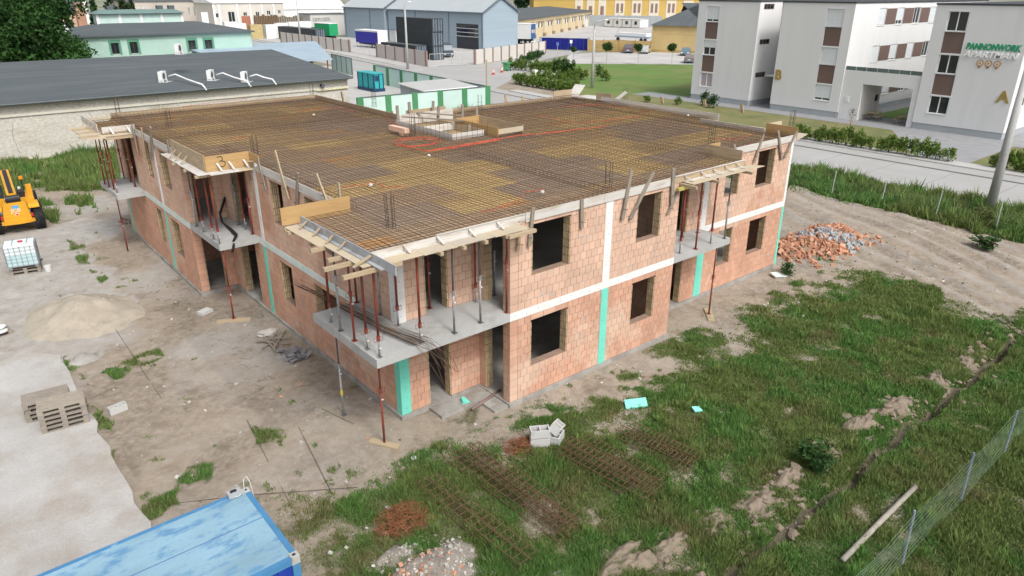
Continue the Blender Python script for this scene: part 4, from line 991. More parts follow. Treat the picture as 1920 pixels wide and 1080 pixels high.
pb=thing('rebar_bundle','bundle of long dark bars lying beside the blue container','rebar',(-8.5,-2.5,GZ))
for k in range(14): 
    y=-2.75+random.uniform(-.12,.16); MB().tube([(-12+random.uniform(-.3,.9),y-.1,GZ+.08+random.uniform(0,.08)),(-7.1+random.uniform(-.5,.3),y+.15+random.uniform(-.03,.03),GZ+.07+random.uniform(0,.06))],.011,4,False).build('bar',M_REBARD,pb)
# ---- pallets
M_PAL=mat('pallet_wood',(.28,.25,.215),.9,.15,3.,c2=(.27,.235,.195),c2s=2.5,c2t=.55,bump=.2,bs=30)
M_PALN=mat('pallet_wood_fresh',(.32,.285,.235),.9,.12,3.)
def make_pallet(m):
    L=[]
    for i in range(7): L.append(('top_board',MB().box(-.60,-.40+i*.117,.122,.60,-.40+i*.117+.098,.144).mesh('top_board',m)))
    for j in (-.40,-.05,.30):
        for i in (-.6,-.07,.455): L.append(('block',MB().box(i,j,.022,i+.145,j+.1,.1).mesh('block',m)))
        L.append(('bottom_board',MB().box(-.6,j,0,.6,j+.1,.022).mesh('bottom_board',m)))
    for i in (-.6,-.07,.455): L.append(('cross_board',MB().box(i,-.4,.1,i+.145,.4,.122).mesh('cross_board',m)))
    return L
PALM=[make_pallet(M_PAL),make_pallet(M_PALN)]
def pallet(x,y,z,rz,label,group,v=0):
    t=thing('wooden_pallet',label,'pallet',(x,y,z),group); t.rotation_euler=(0,0,rz)
    for n,me in PALM[v]: link(n,me,t,(x,y,z))
    return t
pzb=GZ+.05
def hgt(i,n): return 'topmost' if i==n-1 else ('bottom' if i==0 else ORD[i])
for i in range(5): pallet(-7.75+random.uniform(-.02,.02),6.15+random.uniform(-.02,.02),pzb+i*.148,-.12+random.uniform(-.03,.03),f'weathered pallet, {hgt(i,5)} of the front stack on the concrete pad','stacked pallets on the pad',1 if i==4 else 0)
for i in range(4): pallet(-8.0+random.uniform(-.03,.03),7.1+random.uniform(-.03,.03),pzb+i*.148,-.1+random.uniform(-.03,.03),f'weathered pallet, {hgt(i,4)} of the rear stack on the concrete pad','stacked pallets on the pad')
ir=-.18
for i in range(2): pallet(-6.72,21.25,gz(-6.7,21.2)+.01+i*.148,ir,('lower' if i==0 else 'upper')+' wooden pallet under the water tank','pallets under the tank')
pallet(-1.0,26.4,gz(-1,26.4)+.01,.5,'grey pallet lying flat beyond the far corner of the building','loose pallets'); pallet(-.85,26.5,gz(-1,26.4)+.16,.3,'upper grey pallet of the pair beyond the far corner of the building','loose pallets')
# ---- IBC tank
M_TANK=mat('tank_white',(.66,.75,.76),.4,.04,2.); M_TANKW=mat('tank_water',(.44,.62,.64),.4,.05,2.)
M_CAGE=mat('cage_steel',(.32,.34,.36),.45,.1,3.,metal=.4)
zt=gz(-6.7,21.2)+.01+.296
t=thing('water_tank','white plastic water tank in a steel cage on two pallets','tank',(-6.72,21.25,zt)); t.rotation_euler=(0,0,ir)
def lp(name,mb,m,sm=False): return link(name,mb.mesh(name,m,sm),t,tuple(t.location))
lp('tank_body',MB().box(-.56,-.46,.12,.56,.46,.62),M_TANKW); u=MB(); u.extrude([(-.46,.62),(.46,.62),(.46,1.02),(.40,1.1),(-.40,1.1),(-.46,1.02)],-.56,.56,0); lp('tank_shoulder',u,M_TANK); lp('cap',MB().cyl((.05,0,1.1),.11,.04,16),mat('cap_red',(.50,.04,.06),.5,.05))
for sx in (-1,1):
    for sy in (-1,1): lp('foot',MB().box(sx*.5-.07,sy*.4-.07,0,sx*.5+.07,sy*.4+.07,.12),M_CAGE)
lp('base_plate',MB().box(-.6,-.5,.10,.6,.5,.118),M_CAGE)
cg=MB()
for k in range(6):
    z=.17+k*.165
    cg.tube([(-.6,-.5,z),(.6,-.5,z),(.6,.5,z),(-.6,.5,z),(-.6,-.5,z)],.010,4,False)
for i in range(7):
    for y in (-.5,.5): cg.tube([(-.6+i*.2,y,.12),(-.6+i*.2,y,1.06)],.010,4,False)
for i in range(1,5):
    for x in (-.6,.6): cg.tube([(x,-.5+i*.2,.12),(x,-.5+i*.2,1.06)],.010,4,False)
for x in (-.25,.3): cg.tube([(x,-.5,1.06),(x,-.45,1.12),(x,.45,1.12),(x,.5,1.06)],.012,4,False)
lp('cage',cg,M_CAGE); lp('tap',MB().cyl((.62,-.05,.16),.04,.1,10,0),M_BLK)
one('plastic_bucket',MB().cyl((-5.95,20.7,gz(-5.95,20.7)),.13,.27,14,2,.16),M_CAPW,'small pale bucket beside the water tank','bucket')
# ---- sand pile and mounds
M_SAND=mat('sand',(.385,.34,.275),.95,.08,1.5,c2=(.32,.285,.235),c2s=2.2,c2t=.55,bump=.5,bs=25,fine=.1)
M_SPOIL=mat('spoil',(.225,.185,.142),.95,.12,2.,c2=(.20,.16,.12),c2s=3.6,c2t=.52,bump=1.,bs=14,fine=.15)
M_RUBM=mat('rubble_fines',(.24,.215,.185),.95,.12,2.,c2=(.42,.40,.37),c2s=9.,c2t=.60,c2w=.04,bump=.9,bs=16,fine=.2)
MOUNDS=[]
def surf(x,y):
    z=gz(x,y)
    for wx,wy,Zm in MOUNDS:
        if wx.min()<x<wx.max() and wy.min()<y<wy.max():
            k=np.argmin((wx-x)**2+(wy-y)**2); z=max(z,float(Zm.ravel()[k]))
    return z
def mound(name,cx,cy,rx,ry,h,m,label,cat,seed,rough=.35,N=34,p=1.4,rot=0.):
    V=[];Fc=[];rr=random.Random(seed); ca,sa=math.cos(rot),math.sin(rot)
    us=np.linspace(-1.15,1.15,N); X,Y=np.meshgrid(us,us); R=np.hypot(X,Y)
    n=fbm(X*2.2+seed,Y*2.2,seed+5,4); n2=fbm(X*7+seed,Y*7,seed+9,4)
    Rn=np.clip(R+(n-.5)*rough*1.2,0,3); Hh=h*(np.clip(1-Rn**p,0,1) if p>1 else np.clip(1-Rn,0,1)**1.15)*(1+(n2-.5)*rough*.9)
    wx=cx+X*rx*ca-Y*ry*sa; wy=cy+X*rx*sa+Y*ry*ca
    Zm=gnd_h(wx,wy)+Hh-.035; MOUNDS.append((wx,wy,Zm))
    mb=MB(); mb.v=[tuple(q) for q in np.stack([wx,wy,Zm],-1).reshape(-1,3)]
    for i in range(N-1):
        for j in range(N-1):
            a=i*N+j
            if X[i,j]**2+Y[i,j]**2<1.30: mb.f.append((a,a+1,a+N+1,a+N)); mb.m.append(0)
    return one(name,mb,m,label,cat,None,True)
mound('sand_pile',-5.85,14.1,2.2,2.5,.95,M_SAND,'low spread pile of pale sand at the left of the site','sand pile',3,.3,46,1.0)
mound('mortar_heap',-6.5,10.2,.5,.45,.28,M_FOUND,'small grey heap of old mortar at the pad edge','mortar heap',8,.4,18)
MD=[(-2.95,-5.6,1.5,1.1,.5,'debris mound with brick bits at the bottom edge left of the rebar cages',M_RUBM),(-.75,-7.6,.9,.45,.25,'low debris mound at the bottom edge below the rebar cages',M_RUBM),(.55,-8.1,.95,.5,.38,'bare soil mound at the bottom edge right of the rebar cages',M_SPOIL),(2.0,-8.45,.62,.4,.34,'small soil mound between two larger ones near the trench',M_SPOIL),(3.45,-8.65,.62,.42,.34,'rounded soil mound beside the trench near the rebar cages',M_SPOIL),
 (4.9,-8.9,.7,.45,.36,'soil mound left of the round bush at the trench',M_SPOIL),(6.4,-8.8,.7,.4,.3,'soil mound right of the round bush at the trench',M_SPOIL),(8.6,-8.8,.75,.42,.32,'soil mound halfway along the trench',M_SPOIL),(10.2,-8.8,.75,.42,.34,'soil mound past the middle of the trench',M_SPOIL),(12.0,-9.1,.9,.45,.36,'long soil mound toward the far part of the trench',M_SPOIL),(14.8,-9.2,.8,.4,.3,'soil mound near the far end of the trench',M_SPOIL),(17.0,-9.3,.8,.4,.26,'last soil mound of the trench near the right edge',M_SPOIL)]
for i,(x,y,a,b,h,lb,m) in enumerate(MD): mound('soil_mound',x,y,a*1.15,b*1.1,h*.68,m,lb,'soil mound',20+i*3,1.0,36,1.5,random.uniform(-.3,.3))
# ---- rubble heap of broken blocks
rbx,rby=25.4,.2
t=thing('rubble_heap','heap of broken clay blocks and grey mortar right of the building','rubble heap',(rbx,rby,GZ))
def heap_h(x,y): return .75*max(0,1-((x-25.1)/2.5)**2-((y-.1)/1.5)**2)+.5*max(0,1-((x-22.6)/1.2)**2-((y-.7)/1.1)**2)
N=30;mb=MB()
for i in range(N):
    for j in range(N):
        x=20.9+i*(28.6-20.9)/(N-1); y=-1.9+j*3.8/(N-1); mb.v.append((x,y,gz(x,y)+heap_h(x,y)-.06+random.uniform(0,.05)))
for i in range(N-1):
    for j in range(N-1): mb.f.append((i*N+j,(i+1)*N+j,(i+1)*N+j+1,i*N+j+1)); mb.m.append(0)
mb.build('base',M_SPOIL,t)
M_FRAG=mat('brick_fragment',(.42,.215,.135),.9,.15,2.,c2=(.52,.36,.26),c2s=3.,c2t=.6,isl=.25); M_LUMP=mat('mortar_lump',(.33,.345,.36),.9,.12,3.,isl=.15,bump=.5,bs=20)
fr=MB(); nparts=0
def rot3(): return Euler((random.uniform(0,6.3),random.uniform(0,6.3),random.uniform(0,6.3))).to_matrix()
for k in range(1500):
    x=random.uniform(21.2,27.9); y=random.uniform(-1.7,1.9); h=heap_h(x,y)
    if h<=.01 and random.random()<.9: continue
    s=random.uniform(.08,.27); lump=(abs(x-24.4+(y-.2)*.6)<.75 and random.random()<.8)
    size=(s,s*random.uniform(.5,1.),s*random.uniform(.25,.8)); z=gz(x,y)+h+random.uniform(-.02,.08)
    if nparts<150 and s>.16:
        nparts+=1
        (MB().blob((x,y,z),s*.55,k,1,.3).build('mortar_lump',M_LUMP,t) if lump else MB().obox((x,y,z),size,rot3()).build('brick_fragment',M_FRAG,t))
    else:
        fr.mi(1 if lump else 0); fr.obox((x,y,z),size,rot3())
tag(fr.build('small_fragments',[M_FRAG,M_LUMP],t),None,None,None,'stuff')
# ---- rebar cages in the grass
def cage(x,y,w,h,L,rz,label,m,z=.06,n=17):
    zz=gz(x,y)+z+.07; t=thing('rebar_cage',label,'rebar cage',(x,y,zz),'rebar cages lying in the grass'); t.rotation_euler=(0,0,rz)
    for sx in (-1,1):
        for hz in (0,h): link('long_bar',MB().tube([(sx*w/2,-L/2,hz),(sx*w/2,L/2,hz)],.012,4,False).mesh('long_bar',m),t,tuple(t.location))
    if w>.4:
        for hz in (0,h): link('long_bar',MB().tube([(0,-L/2,hz),(0,L/2,hz)],.012,4,False).mesh('long_bar',m),t,tuple(t.location))
    for i in range(n):
        yy=-L/2+.08+(L-.16)*i/(n-1)+random.uniform(-.015,.015)
        link('stirrup',MB().tube([(-w/2,yy,0),(w/2,yy,0),(w/2,yy,h),(-w/2,yy,h),(-w/2,yy,0)],.009,4,False).mesh('stirrup',m),t,tuple(t.location))
M_RB2=mat('rebar_brown',(.12,.07,.04),.85,.2,5.)
for i,(x,y,w,L,rz,z,lb) in enumerate(((.05,-4.7,.28,4.2,.05,.04,'rebar cage lying left in the middle group in the grass'),(.36,-4.75,.28,4.2,.03,.08,'rebar cage lying in the centre of the middle group in the grass'),(.70,-4.6,.30,3.9,.04,.04,'rebar cage lying right in the middle group in the grass'),(.25,-4.9,.28,4.0,.02,.32,'rebar cage stacked on top of the middle group in the grass'),
    (2.45,-5.8,.3,3.0,.12,.04,'rebar cage lying left in the right group near the grey blocks'),(2.85,-5.75,.3,3.0,.10,.05,'rebar cage lying in the centre of the right group near the grey blocks'),(3.3,-5.7,.32,2.7,.10,.04,'rebar cage lying right in the right group near the grey blocks'),(2.6,-5.8,.28,2.8,.11,.34,'rebar cage stacked on top of the right group near the grey blocks'),
    (-1.25,-5.0,.28,3.9,.05,.04,'rebar cage lying left in the left group beside the rusty stirrup heap'),(-.95,-5.0,.26,3.8,.04,.06,'rebar cage lying right in the left group beside the rusty stirrup heap'),(4.35,-5.9,.3,2.4,.12,.05,'half hidden rebar cage farthest right in the grass'),(4.75,-5.9,.3,2.2,.12,.05,'half hidden rebar cage in tall grass at the right end of the row'))):
    cage(x,y,w,.24,L,rz,lb,M_RB2,z)
def stir_heap(x,y,r,n,label,seed):
    rr=random.Random(seed); t=thing('stirrup_heap',label,'rebar heap',(x,y,gz(x,y)),'heaps of rusty stirrups'); mb=MB()
    for k in range(n):
        a=rr.uniform(0,6.3); d=rr.random()**.6*r; c=Vector((x+d*math.cos(a),y+d*math.sin(a)*.75,gz(x,y)+.05+rr.uniform(0,.30)*(1-d/r)+.03)); M=Euler((rr.uniform(-.5,.5),rr.uniform(-.5,.5),rr.uniform(0,6.3))).to_matrix(); w=.15
        q=[c+M@Vector(p) for p in ((-w,-w,0),(w,-w,0),(w,w,0),(-w,w,0),(-w,-w,0),(-w+.08,-w+.08,0))]; mb.tube(q,.006,4,False)
    tag(mb.build('stirrups',M_REBARO,t),None,None,None,'stuff')
stir_heap(-2.35,-3.85,.62,95,'heap of orange rusty stirrups between container and rebar cages',1); stir_heap(1.75,-3.35,.4,45,'smaller heap of orange rusty stirrups beside the grey blocks',2)
# ---- hollow concrete blocks
M_BLKC=mat('hollow_block',(.50,.50,.495),.9,.08,3.,c2=(.42,.42,.41),c2s=3.,c2t=.6,bump=.3,bs=40)
def hollow(x,y,z,L,Wd,Hh,R,label):
    t=thing('concrete_block',label,'concrete block',(x,y,z),'hollow concrete blocks'); t.rotation_euler=R; e=.035
    for n,b in (('side_wall',(-L/2,-Wd/2,0,L/2,-Wd/2+e,Hh)),('side_wall',(-L/2,Wd/2-e,0,L/2,Wd/2,Hh)),('end_wall',(-L/2,-Wd/2+e,0,-L/2+e,Wd/2-e,Hh)),('end_wall',(L/2-e,-Wd/2+e,0,L/2,Wd/2-e,Hh)),('middle_wall',(-e/2,-Wd/2+e,0,e/2,Wd/2-e,Hh))): link(n,MB().box(*b).mesh(n,M_BLKC),t,(x,y,z))
g0=gz(2.3,-3.6)
hollow(2.28,-3.55,g0+.31,.55,.30,.24,(0,0,-.55),'upper hollow concrete block at the left of the grey block pile'); hollow(2.28,-3.55,g0+.02,.55,.30,.26,(0,0,-.58),'lower hollow concrete block at the left of the grey block pile'); hollow(2.78,-3.62,g0+.30,.5,.3,.24,(.5,.25,.5),'tilted hollow concrete block leaning in the grey block pile'); hollow(2.75,-3.75,g0+.02,.5,.3,.26,(0,0,.5),'hollow concrete block on the ground at the right of the grey block pile')
hollow(-6.42,5.85,gz(-6.4,5.85)+.01,.5,.22,.22,(0,0,.15),'single hollow concrete block on the soil beside the pallet stacks')
# ---- bags on a pallet at the left edge
pallet(-8.75,14.4,gz(-8.7,14.4)+.02,.2,'pallet under the white bags at the left edge','loose pallets')
for i,(dx,dy,dz) in enumerate(((-.1,.15,.2),(.15,-.2,.2),(-.1,.15,.34),(.12,-.15,.34),(0,.05,.48))):
    mb=MB().blob((-8.7+dx,14.4+dy,gz(-8.7,14.4)+dz),.3,i,2,.08,(1.2,.8,.28)); one('cement_bag',mb,mat('bag_white',(.70,.72,.72),.6,.08,3.),['left lower white bag on the pallet at the left edge','right lower white bag on the pallet at the left edge','left middle white bag on the pallet at the left edge','right middle white bag on the pallet at the left edge','topmost white bag on the pallet at the left edge'][i],'bag','white bags at the left edge',True)
# ---- telehandler
M_YJ=mat('machine_yellow',(.68,.33,.02),.45,.08,2.,c2=(.55,.27,.03),c2s=3.,c2t=.62,spec=.5); M_TYRE=mat('tyre_black',(.022,.022,.025),.85,.2,4.,c2=(.07,.065,.06),c2s=5.,c2t=.6)
mx,my=-5.95,29.5; t=thing('telescopic_handler','yellow telescopic handler seen from behind at the left edge','construction vehicle',(mx,my,GZ)); t.rotation_euler=(0,0,-.06)
def tp(n,mb,m,par=None,sm=False): 
    o=link(n,mb.mesh(n,m,sm),t,tuple(t.location))
    if par is not None: o.parent=par; o.location=(0,0,0)
    return o
cwt=MB(); cwt.extrude([(-.62,.72),(.62,.72),(.50,1.55),(.42,1.62),(-.42,1.62),(-.50,1.55)],-1.62,-1.15,1); cw=tp('counterweight',cwt,M_YJ); 
bp=MB(); prof=[(1.02*math.cos(a),-1.35-.48*math.sin(a)) for a in np.linspace(0,math.pi,13)]; bp.prism(prof,.52,.68); tp('bumper',bp,M_YJ)
tp('hood',MB().box(-.6,-1.72,.68,.6,-1.3,.95),M_YJ); tp('chassis',MB().box(-.55,-1.3,.5,.55,2.0,1.0),M_BLK); tp('engine_cover',MB().box(.35,-.9,1.0,.95,1.3,1.55),M_YJ)
bm=MB(); bm.beam((0,-1.45,1.82),(0,3.3,2.15),.42,.5); tp('boom',bm,M_YJ); bm=MB(); bm.beam((0,-1.40,2.10),(0,3.0,2.42),.20,.05); tp('boom_track',bm,M_BLK); bm=MB(); bm.beam((0,3.2,2.15),(0,4.4,1.5),.35,.4); tp('boom_head',bm,M_YJ); tp('pivot',MB().cyl((-.32,-1.4,1.78),.22,.64,16,0),M_BLK)
for sx in (-1,1):
    tp('fender',MB().extrude([(-1.7,1.30),(-1.5,1.42),(-.7,1.42),(-.5,1.30),(-.5,1.25),(-1.7,1.25)],sx*.58,sx*1.06,0),M_YJ)
    for wy,st in ((-1.05,.0),(1.75,.0)):
        wx=sx*.95; w=MB(); ring=[]
        prof=[(-.21,.40),(-.23,.52),(-.20,.64),(-.10,.68),(.10,.68),(.20,.64),(.23,.52),(.21,.40)]; n=28; b0=len(w.v)
        for i in range(n):
            a=2*math.pi*i/n
            for (u,r) in prof: w.v.append((wx+u,wy+r*math.cos(a),.66+r*math.sin(a)))
        k=len(prof)
        for i in range(n):
            for j in range(k-1): w.f.append((i*k+j,i*k+j+1,((i+1)%n)*k+j+1,((i+1)%n)*k+j)); w.m.append(0)
        for i in range(0,n,1):   # chevron lugs
            a=2*math.pi*i/n
            for s2,da in ((-1,0),(1,.11)):
                c=Vector((wx+s2*.10,wy+.69*math.cos(a+da),.66+.69*math.sin(a+da))); rad=Vector((0,math.cos(a+da),math.sin(a+da))); tan=Vector((0,-math.sin(a+da),math.cos(a+da)))
                ax=(Vector((s2,0,0))+tan*.8).normalized(); w.obox(c,(.24,.05,.06),Matrix((ax,rad.cross(ax),rad)).transposed())
        wo=tp('wheel',w,M_TYRE); tp('rim',MB().cyl((wx-.19,wy,.66),.40,.38,20,0),M_YJ,wo)
cab=MB(); cab.box(-1.0,-.3,.9,-.35,1.2,1.6); tp('cab_base',cab,M_YJ); tp('cab_glass',MB().box(-.98,-.25,1.6,-.37,1.15,2.35),glass('cab_glass',(.03,.04,.045))); tp('cab_roof',MB().box(-1.02,-.35,2.35,-.33,1.25,2.45),M_YJ)
for y in (-.3,1.16): 
    for x in (-1.0,-.38): tp('cab_post',MB().box(x,y,1.58,x+.05,y+.05,2.36),M_BLK)
tp('beacon',MB().cyl((.62,.5,2.35),.10,.16,12),mat('beacon_orange',(.75,.28,.02),.3,.05)); tp('beacon_post',MB().tube([(.62,.5,1.5),(.62,.5,2.36)],.03,6),M_BLK); tp('mirror_arm',MB().tube([(.3,.4,1.9),(.62,.5,2.2)],.02,5),M_BLK); tp('lever_guard',MB().box(.72,.2,1.5,.98,.5,2.05),M_YJ); tp('valve_block',MB().box(.25,-.3,1.55,.6,.2,1.85),M_BLK); tp('lamp',MB().cyl((.42,.1,1.98),.07,.08,10,1),M_CAPW)
M_RED2=mat('sticker_red',(.6,.05,.04),.5,.05); M_LBL=mat('sticker_blue',(.10,.35,.62),.5,.05)
tp('lamp_cluster',MB().box(.62,-1.5,.75,.72,-1.44,.95),M_RED2); tp('lamp_cluster',MB().box(-.72,-1.5,.75,-.62,-1.44,.95),M_RED2)
me=text_mesh('lettering','JCB',.26,M_CAPW,.004,'CENTER',.006); 
for v in me.vertices: v.co=Vector((v.co.x*1.05,-1.626-v.co.z,1.12+v.co.y))
o=link('lettering',me,t,tuple(t.location)); o.parent=cw; o.location=(0,0,0)
tp('sticker',MB().box(-.13,-1.627,1.31,.16,-1.621,1.47),M_LBL,cw); tp('sticker',MB().cyl((0.02,-1.628,.98),.09,.008,16,1),M_CAPW,cw); tp('sticker_mark',MB().cyl((0.02,-1.632,.98),.06,.004,16,1),M_RED2,cw)
# ---- debris
def chip_field(name,label,cat,n,reg,m,s0,s1,seed,flat=.5):
    rr=random.Random(seed); mb=MB()
    for k in range(n):
        x=rr.uniform(reg[0],reg[2]); y=rr.uniform(reg[1],reg[3])
        if (-.15<x<20.2 and -.1<y<24.5) or (2.8<x<10.5 and -1.6<y<0) or (-1.6<x<0 and y>13.2): continue
        s=s0+(s1-s0)*rr.random()**3; mb.obox((x,y,surf(x,y)+s*.15),(s,s*rr.uniform(.4,1),s*flat),Euler((rr.uniform(-.5,.5),rr.uniform(-.5,.5),rr.uniform(0,6.3))).to_matrix())
    tag(mb.build(name,m),label,cat,None,'stuff')
M_CHW=mat('chip_pale',(.44,.42,.39),.9,.15,4.,isl=.2); M_CHD=mat('twig_dark',(.16,.12,.09),.9,.2,4.,isl=.3)
chip_field('stone_chips','pale stone and mortar chips strewn over the soil around the building','debris',1000,(-6.5,-4.5,20,16),M_CHW,.02,.11,4)
chip_field('brick_chips','orange brick chips strewn along the foot of the building','debris',260,(-3,-3.8,22,12),M_FRAG,.03,.13,5)
chip_field('stone_chips','pale chips on the debris mound at the bottom edge','debris',420,(-4.3,-6.6,-1.6,-4.6),M_CHW,.02,.09,6)
chip_field('brick_chips','orange brick bits on the debris mound at the bottom edge','debris',150,(-3.9,-6.4,-2.2,-5.0),M_FRAG,.03,.11,16)

chip_field('stone_chips','pale chips along the track beside the rubble heap','debris',240,(20,-8,33,4),M_CHW,.03,.12,7)
rr=random.Random(19); mb=MB()
for k in range(900):
    if rr.random()<.62: x=rr.uniform(-.5,24); y=float(ditch(np.array(x)))+rr.gauss(.45,.45)
    else: x=rr.uniform(22,33); y=rr.uniform(-8,5)
    s=(.03+.13*rr.random()**2.5)*(.45 if x>22 else 1); mb.blob((x,y,surf(x,y)+s*.1),s,k,1,.35,(1,1,.7))
tag(mb.build('soil_clods',M_SPOIL),'crumbly soil clods along the trench and the sandy track','debris',None,'stuff')
rr=random.Random(9); mb=MB()
for k in range(190):
    x=rr.uniform(-3.2,-.1) if rr.random()<.6 else rr.uniform(-4,16); y=rr.uniform(3,16) if x<-.1 else rr.uniform(-4.5,-1.7)
    if x<0 and y>13.3 and x>-1.6: continue
    a=rr.uniform(0,6.3); L=rr.uniform(.1,.45); z=gz(x,y)+.015; mb.tube([(x,y,z),(x+L*.5*math.cos(a),y+L*.5*math.sin(a),z+.03),(x+L*math.cos(a+.3),y+L*math.sin(a+.3),z)],.006,4,False)
tag(mb.build('twigs',M_CHD),'dark twigs and wire scraps strewn over the soil','debris',None,'stuff')
def bit(name,poly,th,m,label,cat,z=.04,tilt=(0,0)):
    c=np.mean(np.array(poly),0); mb=MB(); mb.prism([(p[0]-c[0],p[1]-c[1]) for p in poly],0,th); o=mb.build(name,m); o.location=(c[0],c[1],gz(*c)+z); o.rotation_euler=(tilt[0],tilt[1],0); tag(o,label,cat)
bit('insulation_board',[(5.5,-3.9),(6.1,-4.25),(6.35,-3.95),(5.75,-3.6)],.06,mat('insulation_cut',(.25,.72,.60),.7,.05),'turquoise insulation offcut lying in front of the bay','insulation board',.06,(.1,-.1))
bit('insulation_board',[(6.9,-5.4),(7.15,-5.5),(7.2,-5.3),(6.98,-5.2)],.05,MATS['insulation_cut'],'small turquoise insulation scrap in the grass','insulation board',.08,(.2,0)); bit('insulation_board',[(18.7,-.9),(19.4,-1.1),(19.5,-.6),(18.9,-.5)],.05,M_MINTB,'pale insulation offcut at the right corner of the building','insulation board',.05,(.1,.1))
bit('insulation_board',[(1.75,-.55),(1.98,-.62),(1.95,-.3),(1.82,-.35)],.2,M_GREEN,'turquoise insulation wedge by the near corner door','insulation board',.0,(.2,.2)); bit('insulation_board',[(-.9,-1.9),(-.75,-1.95),(-.7,-1.85),(-.85,-1.8)],.03,M_MINTB,'tiny pale insulation scrap in front of the near corner','insulation board',.03)
one('drain_pipe',MB().tube([(1.85,-.95,gz(1.85,-.95)+.07),(3.15,-.72,gz(3.15,-.75)+.14)],.055,12),mat('pipe_brown',(.20,.14,.12),.6,.1),'brown drain pipe lying before the doorway under the near balcony','pipe',None,True)
tb=thing('timber_scraps','pile of dark tarpaulin and timber scraps at the left wall','scrap pile',(-.9,6.6,GZ))
for k in range(14): MB().beam((-1.2+random.uniform(-.5,.5),6.9+random.uniform(-.6,.9),gz(-1,7)+.05+k*.008),(-.7+random.uniform(-.4,.4),7.4+random.uniform(-.8,.6),gz(-1,7)+.07+k*.008),.05,.025).build('stick',M_TG,tb)
tm=MB()
for k in range(26): tm.obox((-.75+random.uniform(-.35,.35),5.9+random.uniform(-.5,.5),gz(-.8,6)+.06+random.uniform(0,.10)),(random.uniform(.15,.4),random.uniform(.1,.3),.012),Euler((random.uniform(-.6,.6),random.uniform(-.6,.6),random.uniform(0,3))).to_matrix())
tm.build('tarpaulin',mat('tarp_grey',(.20,.20,.21),.7,.2,5.),tb)
MB().blob((-.85,8.0,gz(-.85,8)+.1),.28,3,2,.3,(1.2,.9,.5)).build('sack',M_CHW,tb)
for lb,pts in (('long thin steel bar lying on the soil left of the near corner',[(-3.6,2.9),(-4.2,-1.6)]),('second thin steel bar lying on the soil in front of the near corner',[(-2.6,1.5),(-3.2,-1.8)]),('thin steel bar lying crosswise on the soil behind the blue container',[(-6.8,.6),(-4.9,-.5),(-2.6,-2.0)]),('thin bar lying upright in line with the sand pile',[(-5.1,12.2),(-5.2,5.8)])):
    one('steel_bar',MB().tube([(x,y,gz(x,y)+.03) for x,y in pts],.008,5),M_REBARD,lb,'steel bar')
one('brick_stack_base',MB().obox((-2.0,11.5,gz(-2,11.5)+.06),(.5,.35,.12),Matrix.Rotation(.4,3,'Z')),M_BLKC,'pale slab offcut beside the loggia prop','slab')
# ---- log, wire fences
one('concrete_post',MB().tube([(4.55,-11.2,gz(4.55,-11.2)+.09),(6.5,-11.2,gz(6.5,-11.2)+.12),(8.45,-11.15,gz(8.45,-11.1)+.09)],.065,10),mat('post_pale',(.33,.305,.26),.9,.12,3.,c2=(.30,.26,.21),c2s=4.,c2t=.6),'pale wooden pole lying in the grass beside the wire fence','pole',None,True)
M_WIRE=mat('fence_wire',(.22,.33,.24),.6,.1); M_POST=mat('fence_post',(.27,.33,.42),.45,.12,3.,metal=.4,c2=(.42,.45,.48),c2s=6.,c2t=.6)
t=thing('wire_fence','wire mesh fence with steel posts at the lower right','fence',(7,-12.1,GZ))
for x in (-.8,2.4,5.5,8.8,11.75,14.8,18,21.2,24.4,27.6,30.8):
    MB().tube([(x,-12.1,gz(x,-12.1)-.2),(x+random.uniform(-.03,.03),-12.1+random.uniform(-.04,.04),gz(x,-12.1)+1.5)],.028,8).build('post',M_POST,t)
mb=MB()
for k in range(11): mb.tube([(x,-12.1+.02*math.sin(x*2+k),GZ+.12+k*.125+.03*math.sin(x*1.3)) for x in np.linspace(-.8,30.8,60)],.0022,3,False)
for x in np.arange(-.8,30.8,.45): mb.tube([(x,-12.1,GZ+.1),(x+.02,-12.1,GZ+1.4)],.0012,3,False)
tag(mb.build('wire_mesh',M_WIRE,t),None,None,None,'stuff')
M_LAMPC_=mat('fence_post_pale',(.42,.44,.44),.6,.1,3.)
t=thing('wire_fence','low wire fence with thin posts in the tall grass along the road','fence',(34,0,GZ))
for y in np.arange(-26,30,3.05):
    MB().tube([(34,y,GZ),(34+random.uniform(-.08,.08),y+random.uniform(-.08,.08),GZ+1.6)],.03,6).build('post',M_LAMPC_,t)
mb=MB()
for k in range(7): mb.tube([(34,y,GZ+.2+k*.17) for y in np.linspace(-26,28.9,40)],.004,3,False)
tag(mb.build('wire_mesh',M_WIRE,t),None,None,None,'stuff')
